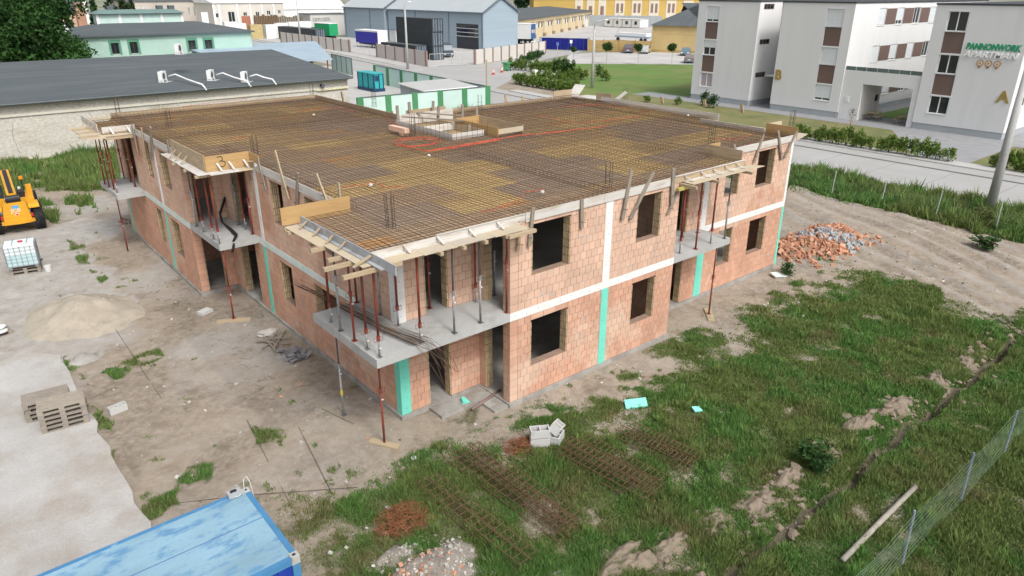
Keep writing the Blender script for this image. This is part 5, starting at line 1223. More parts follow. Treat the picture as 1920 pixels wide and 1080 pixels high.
# ================================================================== VEGETATION HELPERS
M_LEAF=attr_mat('leaves','col',.6,.2); M_BARK=mat('bark',(.13,.095,.07),.95,.2,3.,bump=.5,bs=15)
def leaf_mesh(name,blobs,n,size,cols,seed,hollow=.35):
    """leaf-sized triangles spread through the volume of a list of (centre, radii) lobes"""
    rg=np.random.default_rng(seed); vol=np.array([b[1][0]*b[1][1]*b[1][2] for b in blobs])**.7; pick=rg.choice(len(blobs),n,p=vol/vol.sum())
    C=np.array([b[0] for b in blobs])[pick]; R=np.array([b[1] for b in blobs])[pick]
    d=rg.normal(size=(n,3)); d/=np.linalg.norm(d,axis=1)[:,None]; r=(hollow+(1-hollow)*rg.random(n)**.6)*(1+.12*rg.normal(size=n))
    Pp=C+d*R*r[:,None]
    a=rg.normal(size=(n,3)); a/=np.linalg.norm(a,axis=1)[:,None]; b=np.cross(a,rg.normal(size=(n,3))); b/=np.linalg.norm(b,axis=1)[:,None]
    s=size*(.6+.8*rg.random((n,1)))
    V=np.stack([Pp-a*s*.5-b*s*.4,Pp+a*s*.5-b*s*.2,Pp+b*s*.7],1).reshape(-1,3)
    cc=np.array(cols); tone=rg.random(len(blobs))[pick]; k=np.clip(tone*.7+.3*rg.random(n),0,.999)*(len(cc)-1); i=k.astype(int); f=(k-i)[:,None]
    col=(cc[i]*(1-f)+cc[i+1]*f)*(.75+.5*rg.random((n,1)))
    return tri_mesh(name,V,np.arange(n*3).reshape(-1,3),np.repeat(col,3,0),M_LEAF)
GREENS=[(.020,.050,.014),(.035,.085,.020),(.055,.120,.030)]; DARKG=[(.014,.032,.014),(.022,.050,.020),(.035,.070,.026)]; LIME=[(.07,.13,.025),(.12,.19,.035),(.17,.24,.055)]; OLIVE=[(.05,.07,.022),(.085,.10,.03),(.12,.12,.045)]
def tree(name,x,y,z0,h,rx,rz,cz,label,n,size,cols,seed,trunk=.25,lobes=26,group=None,cone=False,off=(0,0)):
    rr=random.Random(seed); t=thing(name,label,'tree',(x,y,z0),group); bl=[]
    for k in range(lobes):
        if cone:
            f=rr.random(); w=rx*(1-f)*1.0; a=rr.uniform(0,6.3); bl.append(((x+math.cos(a)*w*.5,y+math.sin(a)*w*.5,z0+.1*h+f*h*.9),(max(.25,w*.55),max(.25,w*.55),h*.09)))
        else:
            a=rr.uniform(0,6.3); e=rr.uniform(-.9,1); q=rr.random()**.5*.85; w=math.sqrt(max(0,1-e*e*.8))*q
            s=rr.uniform(.24,.42); bl.append(((x+off[0]+math.cos(a)*rx*w,y+off[1]+math.sin(a)*rx*w,cz+e*rz*.75),(rx*s,rx*s,rz*s*.8)))
    link('crown',leaf_mesh('crown',bl,n,size,cols,seed),t)
    mb=MB().tube([(x,y,z0),(x+rr.uniform(-.1,.1),y,z0+(cz-z0)*.6),(x+off[0]*.6,y+off[1]*.6,cz+rz*.3)],trunk,8,True,trunk*.35); mb.build('trunk',M_BARK,t,True)
    if not cone and rx>1:
        for k in range(6):
            b=bl[k][0]; MB().tube([(x,y,z0+(cz-z0)*.55),((x+b[0])/2,(y+b[1])/2,(z0+(cz-z0)*.55+b[2])/2+.3),b],trunk*.4,6,True,trunk*.1).build('limb',M_BARK,t,True)
    return t
def bush_variants(n,cols,seed,nl=420,size=.10):
    out=[]
    for k in range(n):
        rr=random.Random(seed+k); bl=[((rr.uniform(-.25,.25),rr.uniform(-.25,.25),.2+rr.random()*.7),(.22,.22,.22)) for _ in range(9)]+[((0,0,.4),(.34,.34,.38))]
        out.append(leaf_mesh('foliage',bl,nl,size,cols,seed+k,.2))
    return out
BUSH=bush_variants(5,LIME,300); BUSHD=bush_variants(3,GREENS,340); BUSHO=bush_variants(3,OLIVE,360)
STEM=MB().tube([(0,0,-.05),(0,0,.5)],.03,5,True,.01).mesh('stem',M_BARK)
def bush(x,y,s,h,label,group,var=BUSH,z=GZ):
    t=thing('hedge_bush' if group else 'shrub',label,'bush',(x,y,z),group); t.scale=(s,s,h); t.rotation_euler=(0,0,random.uniform(0,6.3))
    for n,me in (('foliage',random.choice(var)),('stem',STEM)):
        o=bpy.data.objects.new(n,me); COL.objects.link(o); o.parent=t
ORDW=ORD+['eleventh','twelfth','thirteenth','fourteenth','fifteenth','sixteenth','seventeenth','eighteenth']
def hedge(pa,pb,n,s,h,label,group,var=BUSH,jit=.12):
    a=pz(*pa);b=pz(*pb); end='from left' if pa[0]<pb[0] else 'from the blue gate end'
    for i in range(n):
        f=i/max(1,n-1); bush(a[0]+(b[0]-a[0])*f+random.uniform(-jit,jit),a[1]+(b[1]-a[1])*f+random.uniform(-jit,jit),s*random.uniform(.8,1.2),h*random.uniform(.75,1.2),f'{label}, {ORDW[i]} {end}',group,var)
hedge((1497,261),(1772,304),18,1.25,1.5,'leafy lime bush in the hedge left of the walkway','hedge row before the apartment block')
hedge((1866,316),(1990,338),8,1.25,1.6,'leafy lime bush in the hedge right of the walkway','hedge row right of the walkway')
hedge((968,158),(1076,176),18,1.5,1.7,'green bush in the front hedge row along the road','front hedge row by the lawn')
hedge((1000,157),(1094,149),13,1.4,1.7,'green bush in the footpath hedge on the lawn side','lawn side hedge row of the footpath'); hedge((958,131),(1068,139),16,1.5,1.8,'green bush in the rear hedge beyond the footpath','rear hedge row of the footpath')
hedge((1012,108),(972,124),9,1.8,1.5,'darker bush in the hedge running to the blue gate','hedge row toward the blue gate',BUSHD)
hedge((1036,136),(1072,140),8,1.6,2.0,'dense dark bush in the short block hedge behind the path','short dark block hedge',BUSHD)
for px,py,s,h,lb,v in ((1320,199,1.6,1.6,'dark shrub beside the left apartment corner',BUSHD),(1337,203,1.7,1.4,'low dark shrub right of the other shrub at the left apartment block',BUSHD),(1121,143,1.6,1.6,'small dark shrub standing alone on the lawn',BUSHD),(1135,152,1.8,1.7,'pale green shrub on the lawn near the lamp post',BUSH),(1212,192,1.2,1.0,'small shrub on the lawn behind the roof edge',BUSH),(1270,197,1.2,1.0,'small shrub behind the right roof edge',BUSH),(1843,466,1.7,.75,'round dark green weed bush on the bare track',BUSHD),(1533,880,1.35,.75,'round green bush growing on the trench edge',BUSHD),(1470,515,1.0,.6,'dark weed at the foot of the right building corner',BUSHD),(1835,425,1.6,1.0,'pale dry bush in the grass below the big lamp post',BUSHO)):
    p=pz(px,py); bush(p[0],p[1],s,h,lb,None,v,gz(p[0],p[1]) if p[0]<38 else GZ)
# ================================================================== LAMP POSTS
M_LAMPC=mat('lamp_concrete',(.42,.425,.42),.85,.07,1.,c2=(.35,.35,.34),c2s=2.,c2t=.6); M_LAMPS=mat('lamp_steel',(.50,.51,.52),.5,.08,2.,metal=.2); M_LAMPH=mat('lamp_head',(.70,.71,.71),.4,.05)
def lamp(x,y,h,r0,r1,arm,label,mast=None):
    t=thing('street_lamp',label,'street lamp',(x,y,GZ),'street lamps'); MB().tube([(x,y,GZ-.2),(x,y,GZ+h)],r0,14,True,r1).build('pole',M_LAMPC,t,True)
    top=Vector((x,y,GZ+h)); a=Vector((arm[0],arm[1],0)); e=top+a*1.0+Vector((0,0,1.05))
    MB().tube([top-Vector((0,0,.3)),top+Vector((0,0,.75)),top+a*.35+Vector((0,0,1.0)),e],.045,8).build('bracket',M_LAMPS,t,True); MB().blob(e+a*.25,.26,1,2,.02,(1.5,1.0,.45)).build('lamp_head',M_LAMPH,t,True)
lamp(37.44,-3.17,8.6,.27,.15,(.9,-.3),'tall concrete street lamp in the verge at the right edge')
lamp(60.66,51.28,7.3,.22,.13,(1.0,-.6),'concrete street lamp standing in the lawn hedge'); lamp(54.5,86.5,9.0,.22,.13,(.8,.2),'concrete street lamp before the panel fence of the grey halls'); lamp(67.0,154.,10.5,.24,.14,(.8,.2),'distant concrete street lamp by the long panel fence')
p=pz(1158,70); lamp(p[0],p[1],5.5,.10,.07,(.4,0),'thin lamp post in the bright yard behind the blue gate')
# ================================================================== GENERIC BUILDING PARTS
def holed(mb,ax,plane,depth,a0,a1,z0,z1,ops):
    """wall slab from plane to plane+depth with rectangular openings"""
    As=sorted(set([a0,a1]+[v for o in ops for v in (o[0],o[1])])); Zs=sorted(set([z0,z1]+[v for o in ops for v in (o[2],o[3])]))
    lo,hi=sorted((plane,plane+depth))
    for i in range(len(As)-1):
        for j in range(len(Zs)-1):
            ca,cz=(As[i]+As[i+1])/2,(Zs[j]+Zs[j+1])/2
            if any(o[0]<ca<o[1] and o[2]<cz<o[3] for o in ops): continue
            if ax==0: mb.box(As[i],lo,Zs[j],As[i+1],hi,Zs[j+1])
            else: mb.box(lo,As[i],Zs[j],hi,As[i+1],Zs[j+1])
M_FRW=mat('window_frame_white',(.76,.77,.77),.5,.04); M_SHUT=mat('roller_shutter',(.66,.70,.72),.6,.03,3.); M_PANE=glass('window_glass',(.022,.028,.032)); M_CURT=mat('curtain_pink',(.42,.36,.40),.8,.1,4.); M_SILL=mat('sill_metal',(.62,.63,.63),.5,.05)
def window(t,ax,plane,face,a0,a1,z0,z1,shut=0.,nm=2,fm=None,pane=None,rec=.14,sill=True,fw=.07):
    """frame with mullions, panes, sill, roller shutter, set back by rec behind the wall face"""
    fm=fm or M_FRW; pane=pane or M_PANE; f=plane-face*rec
    def bx(mb,s0,s1,q0,q1,d0,d1):
        lo,hi=sorted((f+face*d0,f+face*d1))
        if ax==0: mb.box(s0,lo,q0,s1,hi,q1)
        else: mb.box(lo,s0,q0,hi,s1,q1)
    fr=MB()
    for s in ((a0,a0+fw,z0,z1),(a1-fw,a1,z0,z1),(a0+fw,a1-fw,z0,z0+fw),(a0+fw,a1-fw,z1-fw,z1)): bx(fr,*s,0,.06)
    for k in range(1,nm):
        c=a0+(a1-a0)*k/nm; bx(fr,c-fw*.6,c+fw*.6,z0+fw,z1-fw,0,.06)
    w=fr.build('window',fm,t)
    for k in range(nm):
        q=MB(); bx(q,a0+(a1-a0)*k/nm+.02,a0+(a1-a0)*(k+1)/nm-.02,z0+.02,z1-.02,-.02,.01); q.build('pane',pane,w)
    if shut:
        q=MB(); n=max(2,int((z1-z0)*shut/.12)); hh=(z1-z0-.02)*shut/n
        for i in range(n): bx(q,a0+.02,a1-.02,z1-.01-(i+1)*hh+.006,z1-.01-i*hh,.062,.085)
        q.build('roller_shutter',M_SHUT,w)
    if sill:
        q=MB(); lo,hi=sorted((f+face*.062,plane+face*.05))
        if ax==0: q.box(a0-.04,lo,z0-.05,a1+.04,hi,z0-.012)
        else: q.box(lo,a0-.04,z0-.05,hi,a1+.04,z0-.012)
        q.build('sill',M_SILL,w)
# ================================================================== APARTMENT BLOCK
M_AW=mat('render_white',(.69,.695,.70),.9,.02,.4,stretch=(1,1,.12),c2=(.66,.665,.67),c2s=.9,c2t=.60,bump=.08,bs=60); M_AWS=mat('render_cream',(.64,.625,.60),.9,.03,.4,bump=.08,bs=60)
M_SOC=mat('plinth_grey',(.36,.39,.41),.85,.06,1.); M_BRP=mat('panel_brown',(.155,.105,.09),.7,.06,1.); M_CAP=mat('roof_edge_dark',(.05,.055,.06),.6,.1); M_GOLD=mat('letter_gold',(.40,.28,.09),.45,.1,3.,metal=.3)
AH=10.6; FX=62.6
WZ=((1.42,2.98),(4.92,6.55),(8.47,10.12))
def apt(label,y0,y1,wy,shutters,side_ops=None,x1=96):
    t=thing('apartment_block',label,'building',(FX,(y0+y1)/2,GZ),'white apartment blocks')
    ops=[(wy[0],wy[1],WZ[0][0],WZ[2][1])]
    w=MB(); holed(w,1,FX,.30,y0,y1,.45,AH,ops)
    w.box(FX+.30,y0,.45,x1,y0+.3,AH) if side_ops is None else holed(w,0,y0,.30,FX+.30,x1,.45,AH,side_ops)
    w.box(FX+.30,y1-.3,.45,x1,y1,AH); w.box(x1,y0,.45,x1+.3,y1,AH)
    w.build('wall',M_AW,t)
    MB().box(FX+.04,y0+.04,GZ,x1,y1-.04,.447).build('plinth',M_SOC,t)
    r=MB(); r.box(FX-.06,y0-.06,AH+.002,x1+.36,y1+.06,AH+.14); r.build('roof',M_CAP,t)
    MB().box(FX+.55,y0+.32,.46,x1-.02,y1-.32,AH-.03).build('interior',M_SOC,t)
    for i,(z0,z1) in enumerate(WZ):
        window(t,1,FX,-1,wy[0]+.02,wy[1]-.02,z0,z1,shutters[i][0],2,None,shutters[i][1] or M_PANE)
        MB().box(FX-.02,wy[0]-.05,z1-.02,FX+.12,wy[1]+.05,z1+.10).build('shutter_box',M_FRW,t)
        if i<2: MB().box(FX+.05,wy[0],z1+.10,FX+.14,wy[1],WZ[i+1][0]-.06).build('brown_panel',M_BRP,t)
    return t
tC=apt('white apartment block at the left behind the lawn with half lowered shutters',29.2,37.0,(34.2,35.85),((0,M_CURT),(.5,None),(.85,None)),[(63.35,65.3,z,z+.55) for z in (2.85,6.3,9.85)])
for z in (2.85,6.3,9.85): window(tC,0,29.2,-1,63.37,65.28,z+.02,z+.53,0,3,M_BRP,M_PANE,.1,False,.05)
SB=[]
for z0,z1 in WZ:
    for k in range(7): SB.append((67.7+k*4.05,69.3+k*4.05,z0,z1))
tB=apt('white apartment block with gold letter B and closed white shutters',19.0,26.55,(20.0,21.7),((.85,None),(.98,None),(.98,None)),SB)
for z0,z1 in WZ:
    for k in range(7):
        window(tB,0,19.0,-1,67.72+k*4.05,69.28+k*4.05,z0+.02,z1-.02,random.choice((.95,.9,.75,0,.95)),2)
        MB().box(69.35+k*4.05,18.97,z0+.1,71.6+k*4.05,19.04,z1-.05).build('brown_panel',M_BRP,tB)
tA=apt('white apartment block with green lettering and gold letter A at the right',4.25,11.75,(9.0,10.68),((0,None),(0,None),(0,None)),[(64.5,66.0,z,z+.8) for z in (2.5,6.0,9.5)])
for z in (2.5,6.0,9.5): window(tA,0,4.25,-1,64.52,65.98,z+.02,z+.78,0,2,M_BRP,M_PANE,.1,False,.05)
text_at('letter','B',1.35,M_GOLD,tB,(FX-.03,26.38,3.05),(0,-1,0),(0,0,1),.03,'LEFT',.05); text_at('letter','A',1.3,M_GOLD,tA,(FX-.03,5.35,3.0),(0,-1,0),(0,0,1),.03,'LEFT',.05,1.0)
text_at('lettering','PANNONWORK',.72,mat('letter_green',(.02,.30,.14),.5,.05),tA,(FX-.03,8.68,7.1),(0,-1,0),(0,0,1),.03,'LEFT',.028,4.15,.15); text_at('lettering','APARTMAN',.66,mat('letter_pale',(.90,.90,.90),.4,.03),tA,(FX-.06,8.72,6.5),(0,-1,0),(0,0,1),.05,'LEFT',.02,4.15,.15)
M_MED=mat('medal_bronze',(.42,.24,.12),.5,.1); M_MEDL=mat('medal_pale',(.72,.62,.48),.5,.05)
for y in (7.3,6.65,6.0):
    m_=MB().cyl((FX-.05,y,6.02),.27,.04,20,0).build('medal',M_MED,tA); MB().cyl((FX-.056,y,6.02),.19,.005,20,0).build('medal_disc',M_MEDL,m_)
    st=MB(); pts=[]
    for i in range(10):
        a=math.pi/2+i*math.pi/5; r=.13 if i%2==0 else .06; pts.append((y-r*math.cos(a),6.02+r*math.sin(a)))
    st.extrude(pts,FX-.064,FX-.058,0); st.build('star',M_MED,m_)
    for s in (-1,1): MB().prism([(FX-.045,y+s*.05-.06),(FX-.03,y+s*.05-.06),(FX-.03,y+s*.05+.06),(FX-.045,y+s*.05+.06)],5.62,5.80).build('ribbon',M_MED,m_)
# link with entrance between the left blocks
t=thing('entrance_link','recessed white entrance link between the two left apartment blocks','building',(67,27.9,GZ)); MB().box(67.0,26.6,GZ,96,29.15,AH-.05).build('wall',M_AWS,t); MB().box(66.9,26.6,AH-.045,96,29.15,AH+.1).build('roof',M_CAP,t)
for z0,z1 in ((4.7,6.8),(8.2,10.2)): window(t,1,67.0,-1,27.6,28.3,z0,z1,0,1,None,M_PANE,-.02,False)
MB().box(65.0,26.7,2.95,66.98,29.1,3.1).build('canopy',M_FRW,t); window(t,1,67.0,-1,27.2,28.4,.0,2.6,0,2,None,M_PANE,-.02,False)
# gateway wall
t=thing('gateway_wall','white wall with square passage joining the two right apartment blocks','gateway',(FX+.2,15.3,GZ))
g=MB(); holed(g,1,FX+.12,.35,11.78,18.97,GZ,4.55,[(12.3,17.0,GZ-1,3.35)]); g.build('wall',M_AW,t)
MB().box(FX+.48,17.0,GZ,67.0,17.3,3.3).build('passage_wall',M_AWS,t); MB().box(FX+.48,11.78,3.36,67.0,18.97,3.6).build('passage_roof',M_AWS,t); MB().box(FX+.48,12.0,GZ,66.5,12.28,3.3).build('passage_wall',M_AWS,t)
for k in range(7): MB().box(FX+.15,11.85+k*1.02,4.56,FX+.19,11.85+k*1.02+.98,4.92).build('railing_glass',glass('railing_glass',(.12,.16,.16)),t)
MB().box(FX+.08,18.1,1.55,FX+.118,18.45,2.1).build('meter_box',M_FRW,t); MB().box(65.9,16.9,1.5,66.3,16.99,2.1).build('notice_board',M_BLK,t)
for i,(y,lb) in enumerate(((16.2,'wooden picnic bench inside the passage at its left side'),(13.2,'wooden picnic bench inside the passage at its right side'))):
    t=thing('picnic_bench',lb,'bench',(64.6,y,GZ)); MB().box(63.7,y-.35,.58,65.5,y+.35,.63).build('table_top',M_TM,t)
    for s in (-.7,.7): MB().box(63.7,y+s-.13,.30,65.5,y+s+.13,.34).build('seat',M_TM,t)
    for x in (64.0,65.2):
        MB().box(x-.04,y-.75,.24,x+.04,y+.75,.298).build('cross_beam',M_TG,t)
        for s in (-.4,.4): MB().beam((x,y+s*.8,.58),(x,y+s*1.4,GZ),.06,.06).build('leg',M_TG,t)
sheet('manhole_cover',[(55.2,7.4),(55.9,9.3),(57.0,8.9),(56.3,7.0)],.045,M_PATH,'pale concrete cover slab in the grass bed')
# sapling
p=pz(1592,246); t=thing('sapling','thin bare sapling with stakes in the grass bed before the gateway','tree',p)
for dx in (-.3,.3): MB().tube([(p[0]+dx,p[1],GZ),(p[0]+dx,p[1],GZ+1.5)],.03,5).build('stake',M_TM,t)
MB().tube([p,(p[0],p[1],GZ+2.0)],.025,5).build('trunk',M_BARK,t); link('crown',leaf_mesh('crown',[((p[0],p[1],GZ+1.7),(.4,.4,.5))],90,.08,OLIVE,4,.1),t)
# ================================================================== WAREHOUSE WITH GREY ROOF
M_WW=mat('whitewashed_brick',(.52,.50,.45),.95,.07,.5,c2=(.40,.37,.31),c2s=.6,c2t=.60,c2w=.08,bump=.6,bs=4,fine=.3,stretch=(.6,.6,1.6)); M_RF=mat('felt_roof',(.085,.10,.108),.9,.07,.2,c2=(.11,.122,.128),c2s=.5,c2t=.58,c2w=.1,stretch=(.25,1.4,1),fine=.06,bs=5); M_GUT=mat('gutter',(.09,.11,.12),.5,.1); M_LED=mat('ledge',(.60,.58,.50),.9,.06,1.)
WY=47.8; WXR=23.7
t=thing('warehouse','long low warehouse with dark felt roof and whitewashed brick wall','building',(-5,WY,GZ))
MB().box(-45,WY,GZ-.2,WXR,WY+.4,3.95).build('wall',M_WW,t); MB().extrude([(WY+.4,GZ-.2),(84,GZ-.2),(84,3.9),(66,5.3),(WY+.4,3.95)],WXR-.4,WXR,0).build('gable_wall',M_WW,t)
MB().box(-45,WY-.10,3.05,WXR+.05,WY-.002,3.22).build('ledge',M_LED,t); MB().box(-45,WY-.06,3.75,WXR+.05,WY-.002,3.93).build('ledge',M_LED,t)
r=MB(); r.extrude([(WY-.45,3.98),(66,5.36),(66,5.46),(WY-.45,4.08)],-45,WXR+.35,0); r.extrude([(66.0,5.46),(66.0,5.36),(84.5,3.95),(84.5,4.05)],-45,WXR+.35,0); r.build('roof',M_RF,t)
MB().tube([(-45,WY-.55,3.98),(WXR+.3,WY-.55,3.98)],.08,8).build('gutter',M_GUT,t); MB().box(WXR+.36,WY-.45,3.95,WXR+.42,WY-.3,4.12).build('fascia',M_GUT,t)
rz=lambda y: 4.08+(y-(WY-.45))*(5.46-4.08)/(66-(WY-.45))
for k in range(9):
    y=WY+.8+k*2.0; MB().obox((-10.5,y,rz(y)+.006),(69,.05,.012),Matrix.Rotation(math.atan(.0748),3,'X')).build('roof_seam',M_GUT,t)
for x in (-12,-2.2,6.8,8.2,15.5): MB().tube([(x,WY-.06,GZ),(x,WY-.06,3.9)],.035,6).build('wall_pipe',M_LED,t)
MB().tube([(21.0,WY-.45,3.45),(21.0,WY,3.45)],.16,14).build('vent_pipe',M_GUT,t); MB().tube([(20.5,WY-.12,3.0),(23.6,WY-.12,3.05)],.05,6).build('yellow_pipe',mat('pipe_yellow',(.55,.50,.25),.6,.05),t)
cr=MB()
for (x0,z0,n) in ((-3.4,2.6,14),(1.6,2.9,10),(11.5,2.2,8)):
    pts=[(x0,WY-.008,z0)]
    for i in range(n): pts.append((pts[-1][0]+random.uniform(-.09,.10),WY-.008,pts[-1][2]-.18))
    cr.tube(pts,.012,3,False)
cr.build('wall_crack',M_GUT,t)
M_ACW=mat('ac_white',(.74,.75,.75),.5,.04)
def ac(px,py,zoff,label,pipe=True,rot=.9):
    # the foot of the unit sits on the roof slope
    y=50.
    for _ in range(12): q=pz(px,py,rz(y)); y=q[1]
    x,y,z=q; t=thing('air_conditioner',label,'air conditioner',(x,y,z),'air conditioners on the warehouse roof'); t.rotation_euler=(0,0,rot)
    L=lambda n,mb,m: link(n,mb.mesh(n,m),t,(x,y,z))
    L('casing',MB().box(-.45,-.17,.12,.45,.17,.85),M_ACW); L('fan_grille',MB().cyl((-.12,-.19,.48),.27,.02,20,1),M_GUT); L('fan_grille_rim',MB().cyl((-.12,-.185,.48),.31,.012,20,1),M_ACW); L('side_cover',MB().box(.452,-.14,.3,.50,.14,.7),M_ACW)
    for s in (-.35,.35): L('foot',MB().box(s-.05,-.22,-.02,s+.05,.22,.118),M_FRW)
    L('slab',MB().box(-.7,-.6,-.03,.75,-.25,.01),M_SOC)
    if pipe:
        pts=[(x+.5,y,z+.4),(x+1.0,y-.3,z+.55),(x+1.5,WY+(y-WY)*.5,rz(WY+(y-WY)*.5)+.35),(x+2.0,WY-.3,4.35),(x+2.15,WY-.65,3.9)]
        MB_=MB().tube(pts,.07,7); o=MB_.build('insulated_pipe',M_ACW,t,True); o.location=(0,0,0); o.parent=None; o.parent=t; o.matrix_parent_inverse=Matrix.Rotation(-rot,4,'Z') @ Matrix.Translation((-x,-y,-z))
ac(306,153,0,'left white air conditioner with hose on the warehouse roof'); ac(396,150,0,'middle white air conditioner with hose on the warehouse roof'); ac(459,153,0,'right white air conditioner with hose on the warehouse roof'); ac(336,101,0,'small far white air conditioner near the warehouse ridge',False)
one('wrapped_load',MB().blob((21.4,46.6,.9),1.0,4,2,.12,(1.3,.7,1.0)),M_ACW,'white wrapped load standing before the warehouse end wall','load',None,True)
# ================================================================== MINT BUILDINGS AND WALLS
M_MINT=mat('mint_render',(.36,.53,.46),.9,.04,.5,c2=(.40,.56,.50),c2s=.4,c2t=.5); M_MINTL=mat('mint_pale',(.52,.68,.64),.9,.04,.6,c2=(.46,.62,.58),c2s=.8,c2t=.6); M_DGR=mat('pilaster_green',(.07,.24,.11),.85,.08,1.); M_WFG=mat('window_trim_green',(.10,.27,.18),.8,.08,1.)
MY=95.
def mp(px,py): q=pp(px,py,1,MY); return q[0],q[2]
xl,ze=mp(122,69); xr,_=mp(470,59)
t=thing('mint_building','mint green low building with dark hipped roof and raised lantern','building',((xl+xr)/2,MY,GZ)); ops=[]
for a,b in (((207,81),(226,101)),((242,79),(261,100)),((352,76),(369,95)),((383,75),(400,94))):
    x0,z1=mp(*a); x1,z0=mp(*b); ops.append((x0,x1,z0,z1))
w=MB(); holed(w,0,MY,.4,xl,xr,GZ,ze,ops); w.box(xl,MY+.4,GZ,xl+.4,MY+13,ze); w.box(xr-.4,MY+.4,GZ,xr,MY+13,ze); w.box(xl+.4,MY+12.6,GZ,xr-.4,MY+13,ze); w.build('wall',M_MINT,t)
MB().box(xl+.5,MY+.6,GZ,xr-.5,MY+12,ze-.1).build('interior',M_SOC,t)
for o in ops:
    window(t,0,MY,-1,o[0],o[1],o[2],o[3],0,2,mat('frame_dark',(.06,.05,.05),.5,.1),M_PANE,.2)
    tr=MB(); tr.box(o[0]-.25,MY-.06,o[2]-.1,o[0]-.003,MY-.002,o[3]+.35); tr.box(o[1]+.003,MY-.06,o[2]-.1,o[1]+.25,MY-.002,o[3]+.35); tr.box(o[0]-.003,MY-.06,o[3]+.003,o[1]+.003,MY-.002,o[3]+.35); tr.build('window_trim',M_WFG,t)
def hip(mb,x0,y0,x1,y1,z,h,ins):
    a=[(x0,y0,z),(x1,y0,z),(x1,y1,z),(x0,y1,z)]; b=[(x0+ins,y0+ins,z+h),(x1-ins,y0+ins,z+h),(x1-ins,y1-ins,z+h),(x0+ins,y1-ins,z+h)]
    for i in range(4): mb.quad([a[i],a[(i+1)%4],b[(i+1)%4],b[i]])
    mb.quad(b); mb.quad(a[::-1])
r=MB(); hip(r,xl-.4,MY-.45,xr+.4,MY+13.4,ze+.02,1.25,6.0); r.build('roof',M_RF,t)
MB().box(xl-.42,MY-.5,ze-.16,xr+.42,MY-.46,ze+.05).build('gutter',M_GUT,t)
q0=pp(186,49,1,MY+5.8); q1=pp(343,45,1,MY+5.8); zl=ze+1.0
ln=MB(); ln.box(q0[0],MY+5.8,zl,q1[0],MY+8.6,zl+1.5); ln.build('lantern',M_MINTL,t); 
k=0; n=4
for k in range(5):
    x=q0[0]+(q1[0]-q0[0])*k/4; MB().box(x-.18,MY+5.7,zl,x+.18,MY+5.798,zl+1.5).build('lantern_post',M_FRW,t)
r=MB(); hip(r,q0[0]-.5,MY+5.3,q1[0]+.5,MY+9.1,zl+1.5,.5,1.2); r.build('lantern_roof',mat('roof_green',(.14,.21,.20),.8,.1,.5),t)
for x in (q0[0]+2,q0[0]+8.5,q1[0]-1): MB().box(x-.4,MY+6.5,zl+1.9,x+.4,MY+7.3,zl+2.5).build('roof_vent',M_GUT,t)
q=pp(386,44,1,MY+8); MB().box(q[0]-.5,MY+8,q[2]-.5,q[0]+.5,MY+8.4,q[2]+1.6).build('roof_fan_unit',M_ACW,t)
q=pp(120,50,1,MY+1); one('satellite_dish',MB().cyl((q[0],MY+1,q[2]-.2),.45,.08,16,1),M_ACW,'white satellite dish at the left end of the mint building','satellite dish')
# boundary walls
def panel_wall(label,a,b,h,n,pm,cm,pw=.30,cap=None,name='boundary_wall',ph=None,cat='wall',th=.16):
    a=Vector((a[0],a[1],0)); b=Vector((b[0],b[1],0)); d=(b-a)/n; u=d.normalized(); nr=Vector((u.y,-u.x,0)); t=thing(name,label,cat,(a.x,a.y,GZ)); ph=ph or h+.06
    M_=Matrix((u,Vector((-u.y,u.x,0)),Vector((0,0,1)))).transposed()
    for i in range(n+1):
        c=a+d*i; MB().obox((c.x,c.y,GZ+ph/2),(pw,th+.12,ph),M_).build('pilaster',cm,t)
    for i in range(n):
        c=a+d*(i+.5); MB().obox((c.x,c.y,GZ+h/2),(d.length-pw-.004,th,h),M_).build('panel',pm,t)
        if cap: MB().obox((c.x,c.y,GZ+h+.03),(d.length-pw-.004,th+.1,.055),M_).build('cap',cap,t)
    return t
panel_wall('mint boundary wall with green pilasters behind the roof, facing the site',(24.3,46.75),(39.1,45.95),2.3,5,M_MINTL,M_DGR,.62,M_GUT)
panel_wall('mint boundary wall with green pilasters running back along the road',(39.3,46.4),(41.4,73.8),2.3,7,M_MINTL,M_DGR,.7,M_GUT)
MB_=MB(); MB_.extrude([(47.7,GZ),(52.3,GZ),(52.3,2.32),(47.7,2.0)],32.2,38.6,0); t=thing('shed','low grey shed with flat metal roof inside the mint wall','shed',(35.4,50,GZ)); MB_.build('wall',M_SOC,t); r=MB(); r.extrude([(47.4,2.02),(52.5,2.38),(52.5,2.46),(47.4,2.10)],31.9,38.8,0); r.build('roof',mat('roof_light',(.42,.425,.42),.6,.05,.5),t); MB().tube([(31.9,47.35,2.05),(38.8,47.35,2.05)],.07,8).build('gutter',M_FRW,t)
M_TQ=mat('generator_turquoise',(.03,.36,.38),.5,.06,1.); M_NV=mat('generator_navy',(.015,.05,.11),.5,.1)
t=thing('generator','turquoise generator cabinet with dark frame inside the mint wall','generator',(37,67,GZ))
MB().box(36.2,65.2,GZ,37.8,69.4,.25).build('base',M_NV,t); MB().box(36.3,65.3,.25,37.7,69.3,2.0).build('cabinet',M_TQ,t); MB().box(36.2,65.2,2.0,37.8,69.4,2.08).build('roof',M_TQ,t)
for y in (65.25,66.6,68.0,69.2): MB().box(36.24,y,.25,36.298,y+.14,2.0).build('frame_post',M_NV,t)
for x in (36.3,37.0,37.58): MB().box(x,65.24,.25,x+.12,65.298,2.0).build('frame_post',M_NV,t)
MB().box(36.5,65.22,1.2,36.95,65.295,1.8).build('louvre',M_NV,t)
M_CPR=mat('carport_roof',(.34,.43,.50),.5,.06,.5,c2=(.28,.38,.48),c2s=.3,c2t=.55); 
